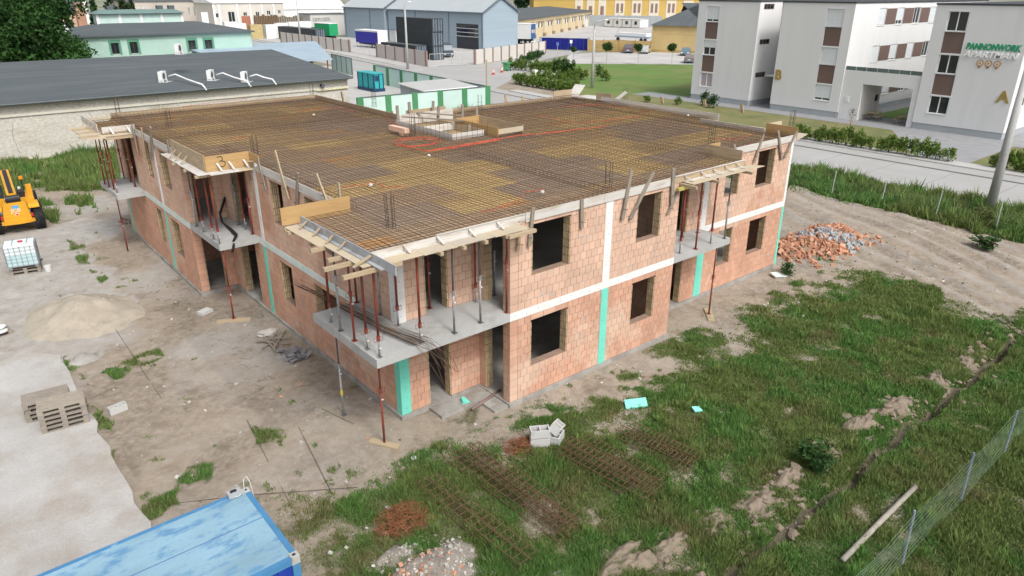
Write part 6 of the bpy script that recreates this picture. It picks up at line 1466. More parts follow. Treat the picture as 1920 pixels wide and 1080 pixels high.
t=thing('carport','open carport with pale blue metal roof beyond the warehouse','carport',(36,88,GZ)); q=[pz(*k,3.2) for k in ((425,93),(596,85),(620,108),(565,111))]
r=MB(); P2=[(24,99,3.9),(45.0,99,3.9),(36.8,77,3.0),(24,77,3.0)]; n=len(r.v); r.quad(P2[::-1]); r.quad([(a,b,c-.12) for a,b,c in P2]); 
for i in range(4): a,b=P2[i],P2[(i+1)%4]; r.quad([a,b,(b[0],b[1],b[2]-.12),(a[0],a[1],a[2]-.12)])
r.build('roof',M_CPR,t)
for x,y in ((36.3,77.6),(30,77.6),(43.8,98.4),(34,98.4),(25,98.4)): MB().tube([(x,y,GZ),(x,y,3.0+(y-77)/22*.8)],.09,6).build('post',mat('post_red',(.25,.06,.05),.6,.1),t)
MB().box(24,98.7,GZ,44,98.9,3.6).build('rear_wall',M_BLK,t)
panel_wall('pale translucent panel fence beside the carport',pz(624,131)[:2],pz(661,141)[:2],2.4,4,M_MINTL,M_GUT,.12,M_GUT,'panel_fence',None,'fence',.05)
p=pz(913,190); one('timber_pole',MB().tube([(p[0],p[1],GZ),(p[0],p[1],GZ+4.6)],.09,8),M_TM,'thin timber pole at the corner of the mint wall','pole')
# ================================================================== PANEL FENCES, GATES, HALLS
M_FP=mat('fence_panel_beige',(.53,.48,.46),.9,.05,.6); M_FPL=mat('fence_panel_pale',(.58,.555,.52),.9,.05,.6); M_FC=mat('fence_pilaster_brown',(.25,.18,.16),.9,.1,1.)
panel_wall('long beige panel fence along the far end of the road',(64.1,158.3),(63.3,122.6),2.4,10,M_FPL,M_FC,.55,None,'panel_fence',None,'fence'); panel_wall('beige panel fence between the two gates before the dark containers',(62.1,109.3),(59.3,88.3),2.4,5,M_FP,M_FC,.55,None,'panel_fence',None,'fence'); panel_wall('pale panel fence leading to the truck and blue gate',(67.9,86.3),(92.5,95.5),2.4,9,M_FPL,M_FC,.4,None,'panel_fence',None,'fence')
def mesh_gate(label,a,b,h,n=4):
    a=Vector((*a,0));b=Vector((*b,0)); t=thing('wire_gate',label,'gate',(a.x,a.y,GZ))
    for z in (.12,h): MB().tube([a+Vector((0,0,GZ+z)),b+Vector((0,0,GZ+z))],.035,6).build('rail',M_LAMPS,t)
    for i in range(n+1): c=a.lerp(b,i/n); MB().tube([c+Vector((0,0,GZ)),c+Vector((0,0,GZ+h))],.035,6).build('upright',M_LAMPS,t)
    mb=MB()
    for i in range(n*8): c=a.lerp(b,(i+.5)/(n*8)); mb.tube([c+Vector((0,0,GZ+.12)),c+Vector((0,0,GZ+h))],.006,3,False)
    tag(mb.build('mesh',M_LAMPS,t),None,None,None,'stuff')
mesh_gate('wire gate in front of the silver van',(63.2,121.8),(62.2,110),2.0); mesh_gate('wire gate in front of the dark van and hall door',(59.6,87.8),(67.5,86.3),2.0)
M_HB=mat('hall_blue_grey',(.30,.375,.44),.6,.04,.3,stretch=(.3,.3,4)); M_HR=mat('hall_roof',(.42,.46,.48),.5,.04,.3); M_HD=mat('hall_trim',(.12,.16,.20),.5,.05)
HX=87.5; M_CDD=mat('door_charcoal',(.03,.035,.045),.5,.05)
def hall(label,x0,x1,y0,y1,ze,zr,downs,door=None):
    t=thing('industrial_hall',label,'building',(x0,y0,GZ),'blue grey industrial halls'); xm=(x0+x1)/2
    w=MB(); ops=[door] if door else []; holed(w,1,x0,.3,y0,y1,GZ,ze,ops); w.extrude([(x0+.3,GZ),(x1,GZ),(x1,ze),(xm,zr-.15),(x0+.3,ze)],y0,y0+.3,1); w.extrude([(x0+.3,GZ),(x1,GZ),(x1,ze),(xm,zr-.15),(x0+.3,ze)],y1-.3,y1,1); w.box(x1-.3,y0+.3,GZ,x1,y1-.3,ze); w.build('wall',M_HB,t)
    r=MB(); r.extrude([(x0-.35,ze-.05),(xm,zr),(xm,zr+.12),(x0-.35,ze+.1)],y0-.35,y1+.35,1); r.extrude([(xm,zr+.12),(xm,zr),(x1+.35,ze-.05),(x1+.35,ze+.1)],y0-.35,y1+.35,1); r.build('roof',M_HR,t)
    MB().box(x0-.42,y0-.35,ze-.16,x0-.36,y1+.35,ze+.02).build('gutter',M_HD,t)
    tr=MB(); tr.beam((x0-.35,y0-.38,ze),(xm,y0-.38,zr+.05),.06,.3,(0,0,1)); tr.beam((xm,y0-.38,zr+.05),(x1+.35,y0-.38,ze),.06,.3,(0,0,1)); tr.build('verge_trim',M_HD,t)
    for y in downs: MB().box(x0-.10,y-.09,GZ,x0-.003,y+.09,ze-.1).build('downpipe',M_HD,t)
    if door:
        f=MB(); f.box(x0+.1,door[0],GZ,x0+.2,door[1],door[3]); d=f.build('sectional_door',M_CDD,t)
        h=(door[3]-GZ)
        for r_ in range(3):
            for c in range(3):
                a=door[0]+.15+c*(door[1]-door[0]-.2)/3; MB().box(x0+.07,a,GZ+h*(.5+r_*.16)+.06,x0+.098,a+(door[1]-door[0]-.2)/3-.1,GZ+h*(.5+(r_+1)*.16)-.06).build('door_window',M_PANE,d)
            MB().box(x0+.06,door[0]+.05,GZ+h*(.5+r_*.16)-.05,x0+.10,door[1]-.05,GZ+h*(.5+r_*.16)+.05).build('door_rail',M_FRW,d)
    return t
q0=pp(897,46,0,HX); q1=pp(855,46,0,HX)
hall('blue grey hall with dark sectional door and gable front',HX,HX+9.5,109.3,147.5,7.3,10.3,[pp(842,60,0,HX)[1],pp(780,60,0,HX)[1],109.6],(q0[1],q1[1],GZ-.5,q0[2]))
hall('blue grey hall behind the blue trailer',HX-.6,HX+15,148.4,169.5,7.4,12.,[pp(698,40,0,HX)[1],168.6])
# white tent hall, sign wall, far left buildings
M_TENT=mat('tent_white',(.78,.79,.80),.6,.02,.3); M_BEI=mat('far_beige',(.50,.46,.41),.9,.06,.2,c2=(.42,.38,.34),c2s=.15,c2t=.55); M_BEIW=mat('far_cream',(.62,.59,.54),.9,.05,.2)
def far_block(name,label,px0,px1,y,pytop,m,rm=None,roofh=.6,dep=16,wins=(),cat='building',over=.3,wm=None):
    a=pp(px0,pytop,1,y); b=pp(px1,pytop,1,y); zt=min(a[2],b[2]); t=thing(name,label,cat,(a[0],y,GZ)); ops=[]
    for (u0,v0,u1,v1) in wins: p=pp(u0,v0,1,y); q=pp(u1,v1,1,y); ops.append((p[0],q[0],q[2],p[2]))
    w=MB(); holed(w,0,y,.4,a[0],b[0],GZ,zt,[(o[0],o[1],o[2],min(o[3],zt-.05)) for o in ops]); w.box(a[0],y+.4,GZ,a[0]+.4,y+dep,zt); w.box(b[0]-.4,y+.4,GZ,b[0],y+dep,zt); w.build('wall',m,t); MB().box(a[0]+.45,y+.7,GZ,b[0]-.45,y+dep,zt-.1).build('interior',M_BLK,t)
    for o in ops: window(t,0,y,-1,o[0],o[1],o[2],min(o[3],zt-.05),0,2,wm,M_PANE,.15)
    if rm:
        r=MB(); r.extrude([(y-over,zt),(y+dep/2,zt+roofh),(y+dep+over,zt)],a[0]-over,b[0]+over,0); r.build('roof',rm,t)
    return t,a,b,zt
far_block('tent_hall','white tent hall left of the blue grey halls',528,648,212,16,M_TENT,M_TENT,7,24)
tS,a,b,zt=far_block('sign_building','pale building with faint dark lettering beside the white tent',581,648,178,25,mat('sign_wall',(.56,.55,.53),.9,.04,.3),M_GUT,.15,8)
text_at('lettering','EUROPA LOGISTIK',1.3,mat('letter_grey',(.22,.25,.25),.6,.1),tS,(a[0]+.6,177.95,pp(585,40,1,178)[2]),(1,0,0),(0,0,1),.02,'LEFT',.01,5.2)
far_block('old_factory','long beige factory with narrow grey windows behind the mint building',238,398,205,2,M_BEI,M_RF,2,22,[(258+k*9.5,11,263+k*9.5,26) for k in range(3)]+[(352+k*10,14,358+k*10,30) for k in range(3)])
tW,a,b,zt=far_block('old_factory','cream factory with brick red window surrounds and loading door',399,531,190,5,M_BEIW,M_TENT,2,22,[(404,25,415,33),(427,22,443,46),(456,23,464,30),(479,22,487,30),(500,20,508,28),(521,19,527,26)])
for px in (402,412,446,470,492,514): q=pp(px,30,1,190); MB().box(q[0]-.25,189.7,GZ,q[0]+.25,189.995,zt-.3).build('pilaster',M_FRW,tW)
M_BKR=mat('brick_red_far',(.38,.16,.10),.9,.1,.6)
for px in (457,467,489,511): q=pp(px,30,1,190); MB().box(q[0]-.7,189.9,GZ,q[0]+.7,189.99,q[2]).build('brick_pier',M_BKR,tW)
for i,(px,py,lb) in enumerate(((430,41,'pale wrapped goods before the loading door'),(447,44,'grey wrapped goods right of the loading door'),(478,46,'stack of yellow boxes before the cream factory'),(506,46,'white wrapped bale left in the bale row'),(527,43,'white wrapped bale second in the bale row'),(549,41,'white wrapped bale third in the bale row'),(570,40,'white wrapped bale right in the bale row'))):
    y=176.; q=pp(px,py,1,y); one('wrapped_bale',MB().prism([(q[0]-1.6,y-1),(q[0]+1.5,y-1.1),(q[0]+1.65,y+1),(q[0]-1.5,y+1.1)],GZ,max(1.3,q[2])),mat('goods_yellow',(.45,.36,.18),.8,.2,2.) if i==2 else M_ACW,lb,'bale','goods in the far yard')
for i,(u0,u1,v,lb) in enumerate(((478,522,29,'long stack of brown timber left of the white tent'),(522,580,31,'dark timber stack before the white tent'))):
    a=pp(u0,v,1,183); b=pp(u1,v,1,183); t=thing('timber_stack',lb,'timber stack',(a[0],183,GZ)); n=14
    for k in range(n): x=a[0]+(b[0]-a[0])*k/n; MB().box(x,183,GZ,x+(b[0]-a[0])/n*.7,184,a[2]*random.uniform(.93,1.05)).build('stack',mat('timber_far',(.20,.14,.09),.9,.2,1.) if i==0 else M_TG,t)
    MB().box(a[0],184,GZ,b[0],184.3,a[2]*.9).build('backing',M_TG,t)
# peach house, trees
tH,a,b,zt=far_block('peach_house','peach house with grey roof and tall brick chimney behind the trees',74,158,140,24,mat('peach',(.55,.39,.30),.9,.05,.4),M_RF,2.2,10,[(104,33,117,52)]); q=pp(147,5,1,139); MB().box(q[0]-.7,138.6,GZ,q[0]+.7,139.9,q[2]).build('chimney',mat('chimney_brick',(.42,.24,.17),.9,.1,.8),tH)
far_block('white_house','white house with dark window band at the top left behind the trees',72,160,165,-2,M_FRW,None,1,10,[(76,6,104,11)])
def ptree(name,label,px,pyb,pyt,y,wpx,n,size,cols,seed,cone=False,lobes=30):
    b=pp(px,pyt,1,y); d=math.hypot(b[0]-CX,y-CY); rx=wpx/2*d/F_PX; top=b[2]; low=max(GZ+.8,pp(px,pyb,1,y)[2]); cz=(top+low)/2; rzz=(top-low)/2
    if cone: tree(name,b[0],y,GZ,top-GZ,rx,0,top*.5,label,n,size,cols,seed,.2,lobes,None,True)
    else: tree(name,b[0],y,GZ,top,rx,rzz,cz,label,n,size,cols,seed,.35,lobes)
ptree('broadleaf_tree','large dark green broadleaf tree at the upper left corner',38,175,-45,86,185,26000,.34,[(.018,.050,.012),(.034,.092,.02),(.06,.135,.03)],41,False,46)
for i,(px,pt,pb,w,y,lb) in enumerate(((120,8,60,34,118,'small conifer beside the brick chimney'),(170,-8,60,40,119,'conifer right of the brick chimney'),(226,-30,60,75,128,'broad dark conifer before the beige factory'),(200,-25,60,60,135,'dark conifer behind the chimney conifers'),(243,-6,60,50,122,'conifer touching the left end of the beige factory'))): ptree('conifer_tree',lb,px,pb,pt,y,w,5000,.42,DARKG+[(.06,.075,.03)],60+i,True,34)
for i,(px,w,lb) in enumerate(((985,40,'dark tree left above the garage roof'),(1010,46,'dark tree in the middle above the garage roof'),(1038,40,'dark tree right above the garage roof'))): ptree('broadleaf_tree',lb,px,20,-40,250,w,4200,.8,DARKG,80+i,False,22)
# ================================================================== CONTAINERS AND VEHICLES OF THE YARD
M_CD=mat('container_charcoal',(.045,.055,.062),.6,.1,.6); M_CDE=mat('container_end',(.06,.085,.115),.55,.15,1.5,c2=(.16,.19,.22),c2s=5.,c2t=.62)
def ctr(label,x0,y0,z0,Lx,Ly,h,me=M_CDE,ms=M_CD):
    t=thing('storage_container',label,'container',(x0,y0,z0),'dark containers in the yard'); b=MB(); b.box(x0+.05,y0+.05,z0+.05,x0+Lx-.05,y0+Ly-.05,z0+h-.05); corrug(b,y0+.2,y0+Ly-.2,1,x0+.05,z0+.12,z0+h-.12,.35,.045,-1); b.build('side_wall',ms,t)
    fr=MB()
    for x in (x0,x0+Lx-.14):
        for y in (y0,y0+Ly-.14): fr.box(x,y,z0,x+.14,y+.14,z0+h)
    for z in (z0,z0+h-.12):
        fr.box(x0,y0+.14,z,x0+.1,y0+Ly-.14,z+.12); fr.box(x0+Lx-.1,y0+.14,z,x0+Lx,y0+Ly-.14,z+.12); fr.box(x0+.14,y0,z,x0+Lx-.14,y0+.1,z+.12); fr.box(x0+.14,y0+Ly-.1,z,x0+Lx-.14,y0+Ly,z+.12)
    fr.build('frame',ms,t); MB().box(x0+.11,y0+.11,z0+h-.04,x0+Lx-.11,y0+Ly-.11,z0+h-.01).build('roof',M_RF,t)
    for k in range(2): 
        d=MB().box(x0+.16+k*(Lx/2-.1),y0+.01,z0+.14,x0+Lx/2-.03+k*(Lx/2-.14),y0+.048,z0+h-.14).build('door',me,t)
        for s in (.25,.75): xx=x0+.16+k*(Lx/2-.1)+s*(Lx/2-.25); MB().tube([(xx,y0-.01,z0+.14),(xx,y0-.01,z0+h-.14)],.03,5).build('lock_bar',M_LAMPS,d)
ctr('charcoal container standing low before the stacked containers',63.6,98.2,GZ,2.44,12.2,2.6); ctr('bottom charcoal container of the tall stack',66.6,97.2,GZ,2.44,12.2,2.4); ctr('middle charcoal container of the tall stack',66.6,97.25,GZ+2.4,2.44,12.2,2.4); ctr('top charcoal container of the tall stack',66.62,97.2,GZ+4.8,2.44,12.2,2.3)
ctr('dark container behind the far end of the panel fence',70.5,153,GZ,2.6,22,3.0)
def wheel_mesh(r,w):
    return MB().cyl((0,-w/2,0),r,w,16,1).mesh('wheel',M_TYRE), MB().cyl((0,-w/2-.01,0),r*.6,w+.02,12,1).mesh('hub',M_LAMPS)
WHM=wheel_mesh(.32,.2)
def vehicle(name,label,cat,x,y,rz,paint,prof,glassp,width,wheels,lights=True,group=None,taper=.08,rear=False):
    """body from a side profile (x forward, z up); the cabin narrows to the top"""
    t=thing(name,label,cat,(x,y,GZ+.02),group); t.rotation_euler=(0,0,rz)
    L=lambda n,me,par=None,loc=(0,0,0): (lambda o:(COL.objects.link(o),setattr(o,'parent',par or t),setattr(o,'location',loc),o)[3])(bpy.data.objects.new(n,me))
    def shell(pf,w0,zs,inset=0.):
        mb=MB(); k=len(pf)
        zz=[p[1] for p in pf]; zm=max(zz)
        def hw(z): return (w0/2+inset)-max(0,(z-zs))/(zm-zs+1e-6)*taper*w0
        for s in (-1,1):
            for p in pf: mb.v.append((p[0],s*hw(p[1]),p[1]))
        mb.f.append(tuple(range(k))); mb.f.append(tuple(range(2*k-1,k-1,-1))); mb.m+=[0,0]
        for i in range(k): mb.f.append((i,k+i,k+(i+1)%k,(i+1)%k)); mb.m.append(0)
        return mb
    zs=glassp[0][1]
    b=L('body',shell(prof,width,zs).mesh('body',paint))
    gl=shell(glassp,width,zs,.012).mesh('windows',M_PANE); L('windows',gl)
    for wx in wheels:
        for s in (-1,1):
            w=L('wheel',WHM[0],None,(wx,s*(width/2-.1),.30)); L('hub',WHM[1],w)
    if lights:
        x0=min(p[0] for p in prof); x1=max(p[0] for p in prof)
        for s in (-1,1):
            L('tail_lamp',MB().box(x0-.02,s*width*.40-.09,.70,x0+.04,s*width*.40+.09,.86).mesh('tail_lamp',M_RED2)); L('headlamp',MB().box(x1-.06,s*width*.36-.16,.52,x1+.02,s*width*.36+.16,.70).mesh('headlamp',M_FRW))
        L('number_plate',MB().box(x0-.02,-.26,.55,x0+.0,.26,.68).mesh('number_plate',M_FRW)); L('bumper',MB().box(x0-.06,-width*.46,.28,x0+.2,width*.46,.48).mesh('bumper',M_HD))
    return t
SED=[(-2.2,.3),(2.2,.3),(2.25,.62),(1.9,.78),(1.05,.88),(.35,1.40),(-.75,1.45),(-1.55,.98),(-2.2,.95)]; SEDG=[(-1.5,.95),(.98,.92),(.33,1.36),(-.72,1.40)]
MPV=[(-2.3,.3),(2.25,.3),(2.3,.7),(1.7,.95),(.85,1.62),(-1.9,1.72),(-2.25,1.1)]; MPVG=[(-2.24,1.06),(1.5,1.02),(.80,1.55),(-1.9,1.62)]
VAN=[(-2.7,.3),(2.7,.3),(2.75,.9),(2.1,1.25),(1.5,2.15),(1.1,2.35),(-2.65,2.4),(-2.75,1.2)]; VANG=[(.75,1.3),(2.0,1.3),(1.45,2.08),(.75,2.1)]
cpaint=lambda n,c: mat('paint_'+n,c,.3,.03,1.,spec=.6,metal=.2)
CA=math.atan2(.54,.84); CG='cars in the car park'
def at(px,py): q=pz(px,py); return q[0],q[1]
q=at(1178,100); vehicle('parked_car','dark mauve people carrier seen from behind by the yellow fence','car',q[0]+1.5,q[1]+1,CA,cpaint('mauve',(.13,.11,.13)),MPV,MPVG,1.85,(-1.35,1.45),True,CG); q=at(1207,101); vehicle('parked_car','pale silver car right of the dark people carrier','car',q[0]+1.5,q[1]+1,CA+math.pi,cpaint('silver',(.45,.47,.46)),SED,SEDG,1.75,(-1.35,1.35),True,CG)
q=at(1284,105); vehicle('parked_car','blue grey car by the yellow building','car',q[0]+1.5,q[1]+1,CA+math.pi,cpaint('bluegrey',(.13,.20,.24)),SED,SEDG,1.75,(-1.35,1.35),True,CG); q=at(1292,119); vehicle('parked_car','grey brown car nearest the apartment corner','car',q[0]+1.5,q[1]+1,CA,cpaint('taupe',(.22,.20,.20)),SED,SEDG,1.75,(-1.35,1.35),True,CG)
vehicle('van','silver van behind the open wire gate','van',64.6,108.6,math.radians(-100),cpaint('vansilver',(.30,.36,.38)),VAN,VANG,1.95,(-1.7,1.7)); vehicle('van','dark blue van right of the container stack','van',73.2,102.5,math.radians(-115),cpaint('vandark',(.06,.08,.10)),VAN,VANG,1.95,(-1.7,1.7))
def truck_box(name,label,cat,x,y,rz,Lx,Wd,z0,z1,sidem,rearm,wheels,extra=None):
    t=thing(name,label,cat,(x,y,GZ)); t.rotation_euler=(0,0,rz)
    L=lambda n,me,par=None,loc=(0,0,0): (lambda o:(COL.objects.link(o),setattr(o,'parent',par or t),setattr(o,'location',loc),o)[3])(bpy.data.objects.new(n,me))
    bx=L('body',MB().box(-Lx/2,-Wd/2,z0,Lx/2,Wd/2,z1).mesh('body',sidem)); L('rear_panel',MB().box(-Lx/2-.03,-Wd/2,z0,-Lx/2-.002,Wd/2,z1).mesh('rear_panel',rearm)); L('roof',MB().box(-Lx/2-.05,-Wd/2-.05,z1+.002,Lx/2+.05,Wd/2+.05,z1+.10).mesh('roof',M_TENT)); L('frame',MB().box(-Lx/2+.1,-.5,.6,Lx/2,.5,z0-.002).mesh('frame',M_BLK))
    for wx in wheels:
        for s in (-1,1): w=L('wheel',WHM[0],None,(wx,s*(Wd/2-.2),.48)); w.scale=(1.5,1.5,1.5); L('hub',WHM[1],w)
    return t,L,bx
M_TB=mat('tarp_blue',(.03,.03,.30),.45,.08,1.); t,L,bx=truck_box('box_trailer','bright blue tarpaulin trailer beside the grey hall','trailer',73.5,131.5,math.radians(95),8.5,2.6,1.0,3.6,M_TB,M_ACW,(-2.5,-1.3)); 
for s in (-1,1): L('tarp_edge',MB().box(-4.25,s*1.305-.01,3.35,4.25,s*1.305+.01,3.58).mesh('tarp_edge',M_ACW))
t=thing('site_cabin','pale cabin with dark frame and window behind the blue trailer','cabin',(77,128,GZ)); MB().box(75.5,124.5,GZ,78.5,127.2,3.7).build('wall',mat('cabin_pale',(.50,.53,.54),.6,.05),t); MB().box(75.3,124.3,3.7,78.7,127.4,3.85).build('roof',M_HD,t)
window(t,0,124.5,-1,76.3,77.1,1.6,2.7,0,1,M_HD,M_PANE,-.03,False)
t,L,bx=truck_box('truck','green truck body standing behind the panel fence','truck',76.8,160,math.radians(100),6,2.6,1.2,4.0,mat('truck_green',(.02,.30,.12),.5,.08),MATS['truck_green'],(-1.8,1.8)); L('cab',MB().extrude([(3.1,.7),(5.0,.7),(5.0,1.9),(4.6,3.0),(3.1,3.1)],-1.25,1.25,1).mesh('cab',MATS['truck_green']))
M_TRB=mat('truck_blue',(.025,.105,.27),.5,.06); q=at(985,83); TR=math.radians(118)
t,L,bx=truck_box('truck','truck with white side and blue lettered rear by the garages','truck',q[0]+.6,q[1]+1.6,TR,5.2,3.0,1.2,4.5,mat('truck_white',(.68,.70,.70),.5,.03),M_TRB,(-1.8,-.6,1.6)); L('tail_lift',MB().box(-2.7,-1.45,.5,-2.6,1.45,.75).mesh('tail_lift',M_ACW))
for side in (0,):
    me=text_mesh('lettering','REGIO',.95,M_FRW,.01,'CENTER',.02)
    for v in me.vertices: v.co=Vector((-2.645-v.co.z,-v.co.x*.8,2.55+v.co.y))
    L('lettering',me); L('roundel',MB().cyl((-2.66,0,2.88),.42,.01,18,0).mesh('roundel',mat('roundel_pink',(.55,.25,.22),.5,.05)))
# ================================================================== GARAGES, GATE, YELLOW BUILDINGS
def frame_thing(name,label,cat,a,b,group=None):
    """thing whose local x runs from a to b along the ground, local -y is the outer side"""
    a=Vector((*a[:2],GZ)); b=Vector((*b[:2],GZ)); t=thing(name,label,cat,tuple(a),group); t.rotation_euler=(0,0,math.atan2(b.y-a.y,b.x-a.x))
    def put(n,mb,m,par=None):
        o=bpy.data.objects.new(n,mb.mesh(n,m)); COL.objects.link(o); o.parent=par or t; return o
    return t,put,(b-a).length
M_GB=mat('garage_beige',(.60,.50,.33),.9,.05,.3); M_GW=mat('garage_white',(.66,.66,.64),.8,.04,.5); M_GBR=mat('garage_base',(.27,.20,.16),.9,.1,.5)
t,put,Lg=frame_thing('garage_row','long beige garage row with dark roof and white framed doors','building',pz(952,83),pz(1106,48.5)); 
put('wall',MB().box(0,.4,0,Lg,14,5.0),M_GB); put('fascia',MB().box(0,-.15,4.1,Lg,.398,5.0),M_GB); put('roof',MB().extrude([(-.6,5.0),(16,6.4),(16,6.5),(-.6,5.15)],-.5,Lg+.5,0),M_RF)
for k in range(9):
    x=2+k*(Lg-4)/9; w=(Lg-4)/9
    put('pier',MB().box(x,-.1,0,x+w*.16,.398,4.1),M_GB); put('pier_base',MB().box(x-.1,-.22,0,x+w*.16+.1,.396,.9),M_GBR); d=put('door',MB().box(x+w*.30,.25,.0,x+w*.97,.398,4.0),M_GW if k==8 else M_GB); put('door_frame',MB().box(x+w*.27,.2,0,x+w*.30,.399,4.05),M_GW,d)
    for c in range(4): put('door_pane',MB().box(x+w*(.34+c*.155),.2,2.5,x+w*(.44+c*.155),.248,3.7),M_PANE if c%2 else M_SHUT,d)
M_GATE=mat('gate_blue',(.006,.012,.19),.5,.08,.6); t,put,Lg=frame_thing('sliding_gate','wide dark blue sheet metal gate at the end of the side road','gate',pz(1016,92.5),pz(1101,95))
for k in range(12): put('sheet',MB().box(k*Lg/12+.01,-.03,.08,(k+1)*Lg/12-.01,.03+.02*(k%2),2.35),M_GATE)
put('rail',MB().box(0,-.06,2.36,Lg,.06,2.44),M_GATE); put('gate_pier',MB().box(-.6,-.3,0,-.05,.3,2.6),M_SOC); put('gate_pier',MB().box(Lg+.05,-.3,0,Lg+.5,.3,2.7),M_SOC)
M_YF=mat('fence_ochre',(.43,.30,.12),.9,.08,.5,c2=(.33,.24,.11),c2s=.6,c2t=.58); t,put,Lg=frame_thing('ochre_fence','ochre concrete panel fence behind the parked cars','fence',pz(1103,96),pz(1220,99))
for k in range(5):
    put('post',MB().box(k*Lg/4-.12,-.14,0,k*Lg/4+.12,.14,2.5),M_YF)
    if k<4:
        for j in range(4): put('panel',MB().box(k*Lg/4+.13,-.05,.05+j*.56,(k+1)*Lg/4-.13,.05+.02*(j%2),.05+j*.56+.54),M_YF)
M_YB=mat('render_ochre',(.56,.42,.20),.9,.05,.3,c2=(.50,.37,.18),c2s=.2,c2t=.55); t,put,Lg=frame_thing('ochre_building','low ochre building with dark hipped roof behind the car park','building',pz(1220,97.0),pz(1318,101.2)); put('wall',MB().box(0,0,0,Lg,18,5.2),M_YB)
r=MB(); hip(r,-.5,-.5,Lg+.5,18.5,5.22,4.2,8.2); put('roof',r,M_RF); put('crack',MB().box(2,-.012,3.5,Lg,-.002,3.56),M_YF); put('plinth',MB().box(-.05,-.06,0,Lg,-.002,.5),M_YF)
M_YH=mat('ochre_strong',(.52,.36,.11),.9,.06,.3); M_YW=mat('cream_trim',(.62,.57,.48),.9,.05,.3); M_SH2=mat('shutter_brown',(.22,.15,.12),.8,.1,1.)
a=Vector(pz(1040,46.5)); b=Vector(pz(1345,46.5)); t,put,Lg=frame_thing('ochre_mansion','long ochre building with cream window bays and grey roof','building',a,b)
put('wall',MB().box(0,0,0,Lg,16,9.3),M_YH); xs=Lg*.34; put('tall_wing',MB().box(-8,-.5,0,xs,15.5,16),M_YH); put('cornice',MB().box(-8.2,-.9,9.0,xs+.1,-.502,9.7),M_YW); put('roof',MB().extrude([(-.6,9.3),(8,14),(16.6,9.3)],xs+.2,Lg,0),mat('slate_grey',(.30,.30,.30),.8,.12,.3,c2=(.22,.22,.23),c2s=.4,c2t=.55))
for k in range(7):
    x=xs+.5+k*(Lg-xs)/6.3; w=(Lg-xs)/6.3; by=put('window_bay',MB().box(x+w*.10,-.15,2.5,x+w*.68,-.003,8.4),M_YW)
    for s in (.2,.45): put('shutter',MB().box(x+w*s,-.2,4.2,x+w*(s+.15),-.152,7.4),M_SH2,by)
for k in range(6):
    x=-6+k*(xs+5)/6
    put('window',MB().box(x+1,-.56,11.5,x+2.6,-.503,14.5),M_SH2)
    if k>2: by=put('window_bay',MB().box(x+.3,-.62,2.5,x+3.2,-.503,8.5),M_YW); put('shutter',MB().box(x+1.1,-.68,3.5,x+2.4,-.622,6.5),M_SH2,by)
a=Vector(pz(1099,49)); b=Vector(pz(1240,51)); t,put,Lg=frame_thing('concrete_wall','grey concrete panel wall before the ochre mansion','wall',a,b)
for k in range(12): put('panel',MB().box(k*Lg/12+.05,2,.0,(k+1)*Lg/12-.05,2.15,3.6),M_SOC); put('post',MB().box(k*Lg/12-.15,1.95,0,k*Lg/12+.05,2.2,3.75),M_SOC)
for i in range(4):
    a=pz(1132+i*17,50.3+i*.75); b=pz(1149+i*17,51.05+i*.75); t,put,Lg=frame_thing('office_container',['leftmost white office container in the bright yard','second white office container from the left in the bright yard','third white office container from the left in the bright yard','rightmost white office container in the bright yard'][i],'office container',a,b,'white office containers')
    put('wall',MB().box(.15,0,.2,Lg-.15,5,2.7),M_GW); put('frame',MB().box(0,-.04,.1,.148,5,2.75),M_YF); put('roof',MB().box(0,-.1,2.76,Lg,5.1,2.9),M_GW); w=put('window',MB().box(Lg*.35,-.05,1.1,Lg*.65,-.003,2.2),M_HD); put('pane',MB().box(Lg*.38,-.07,1.2,Lg*.62,-.052,2.1),M_PANE,w)
a=pz(1152,76); b=pz(1216,80); t,put,Lg=frame_thing('flatbed_trailer','long grey flat trailer behind the ochre fence','trailer',a,b); put('deck',MB().box(0,0,.9,Lg,2.5,1.3),M_HB); put('load',MB().box(.3,.2,1.302,Lg*.9,2.3,2.0),M_ACW)
for x in (1,Lg-1.2,Lg-2.4): put('wheel',MB().cyl((x,.0,.45),.45,.3,12,1),M_TYRE)
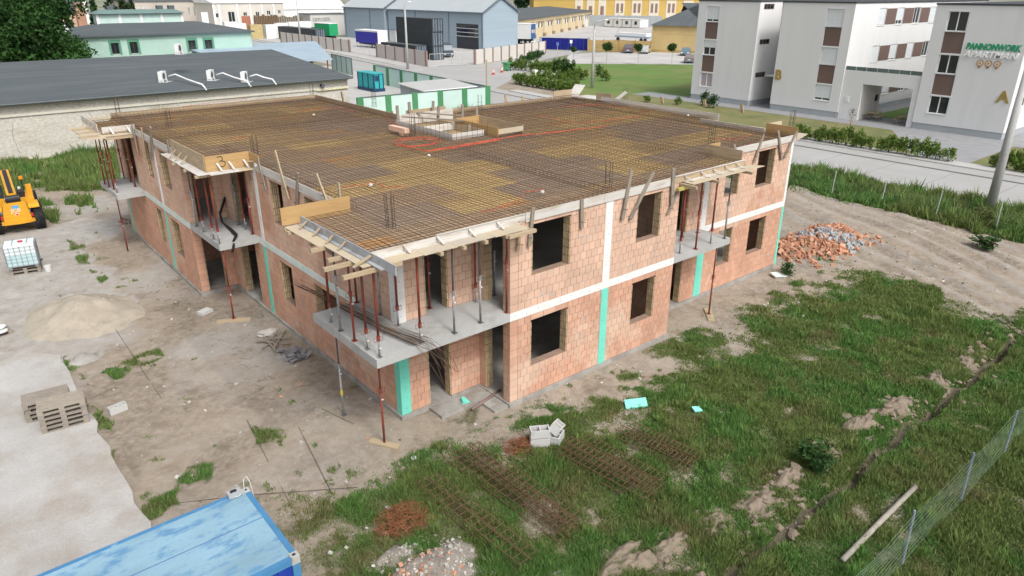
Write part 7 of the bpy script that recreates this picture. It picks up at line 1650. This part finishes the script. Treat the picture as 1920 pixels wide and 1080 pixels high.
# lollipop trees, signs, cones, bin
for i,(px,py,lb) in enumerate(((1075,117,'small ball headed tree at the left end of the car park row'),(1137,120,'ball headed tree left of the dark people carrier'),(1196,121,'ball headed tree before the silver car'),(1259,122,'ball headed tree before the blue grey car'))):
    q=pz(px,py); s=.75 if i==0 else 1.0; t=thing('ball_tree',lb,'tree',q,'ball headed trees along the car park'); MB().tube([q,(q[0],q[1],GZ+2.3*s)],.05,6).build('trunk',M_LAMPC,t)
    cz=GZ+2.9*s; rr=random.Random(i); bl=[((q[0]+rr.uniform(-.4,.4)*s,q[1]+rr.uniform(-.4,.4)*s,cz+rr.uniform(-.35,.35)*s),(.5*s,.5*s,.45*s)) for _ in range(9)]; link('crown',leaf_mesh('crown',bl,1500,.16,GREENS,500+i,.3),t)
for px,py,h,lb in ((1045,106,2.6,'blue and white parking sign left by the side road'),(1070,103,2.8,'white topped sign post right by the side road')):
    q=pz(px,py); t=thing('road_sign',lb,'sign',q,'road signs by the side road'); MB().tube([q,(q[0],q[1],GZ+h)],.04,6).build('post',M_LAMPS,t); MB().obox((q[0]-.06,q[1]-.06,GZ+h-.3),(.04,.5,.6),Matrix.Rotation(.9,3,'Z')).build('sign_plate',mat('sign_blue',(.10,.16,.40),.5,.05) if px<1050 else M_FRW,t)
M_CO=mat('cone_orange',(.70,.10,.04),.5,.05)
for px,py,lb in ((925,140,'orange and white traffic cone nearer the mint wall'),(941,136,'orange and white traffic cone nearer the green bin')):
    q=pz(px,py); t=thing('traffic_cone',lb,'cone',q,'traffic cones on the road'); MB().box(q[0]-.25,q[1]-.25,GZ+.01,q[0]+.25,q[1]+.25,GZ+.06).build('base',M_CO,t); MB().tube([(q[0],q[1],GZ+.06),(q[0],q[1],GZ+1.0)],.22,12,True,.04).build('body',M_CO,t,True)
    for z,r in ((.35,.175),(.6,.125)): MB().tube([(q[0],q[1],GZ+z),(q[0],q[1],GZ+z+.14)],r,12,True,r-.028).build('band',M_FRW,t)
q=pz(950,133); t=thing('waste_bin','dark green wheeled waste bin on the road','bin',q); MB().tube([(q[0],q[1],GZ+.12),(q[0],q[1],GZ+1.15)],.62,4,True,.78).build('body',M_DGR,t); MB().obox((q[0],q[1],GZ+1.22),(1.2,1.2,.12)).build('lid',M_DGR,t)
for s in (-.4,.4): MB().cyl((q[0]+s,q[1]-.5,GZ+.12),.11,.08,10,0).build('wheel',M_TYRE,t)
p=pz(1003,150); one('meter_cabinet',MB().box(p[0]-.3,p[1]-.3,GZ,p[0]+.3,p[1]+.3,GZ+1.4),M_FRW,'white cabinet at the start of the footpath between the hedges','cabinet')
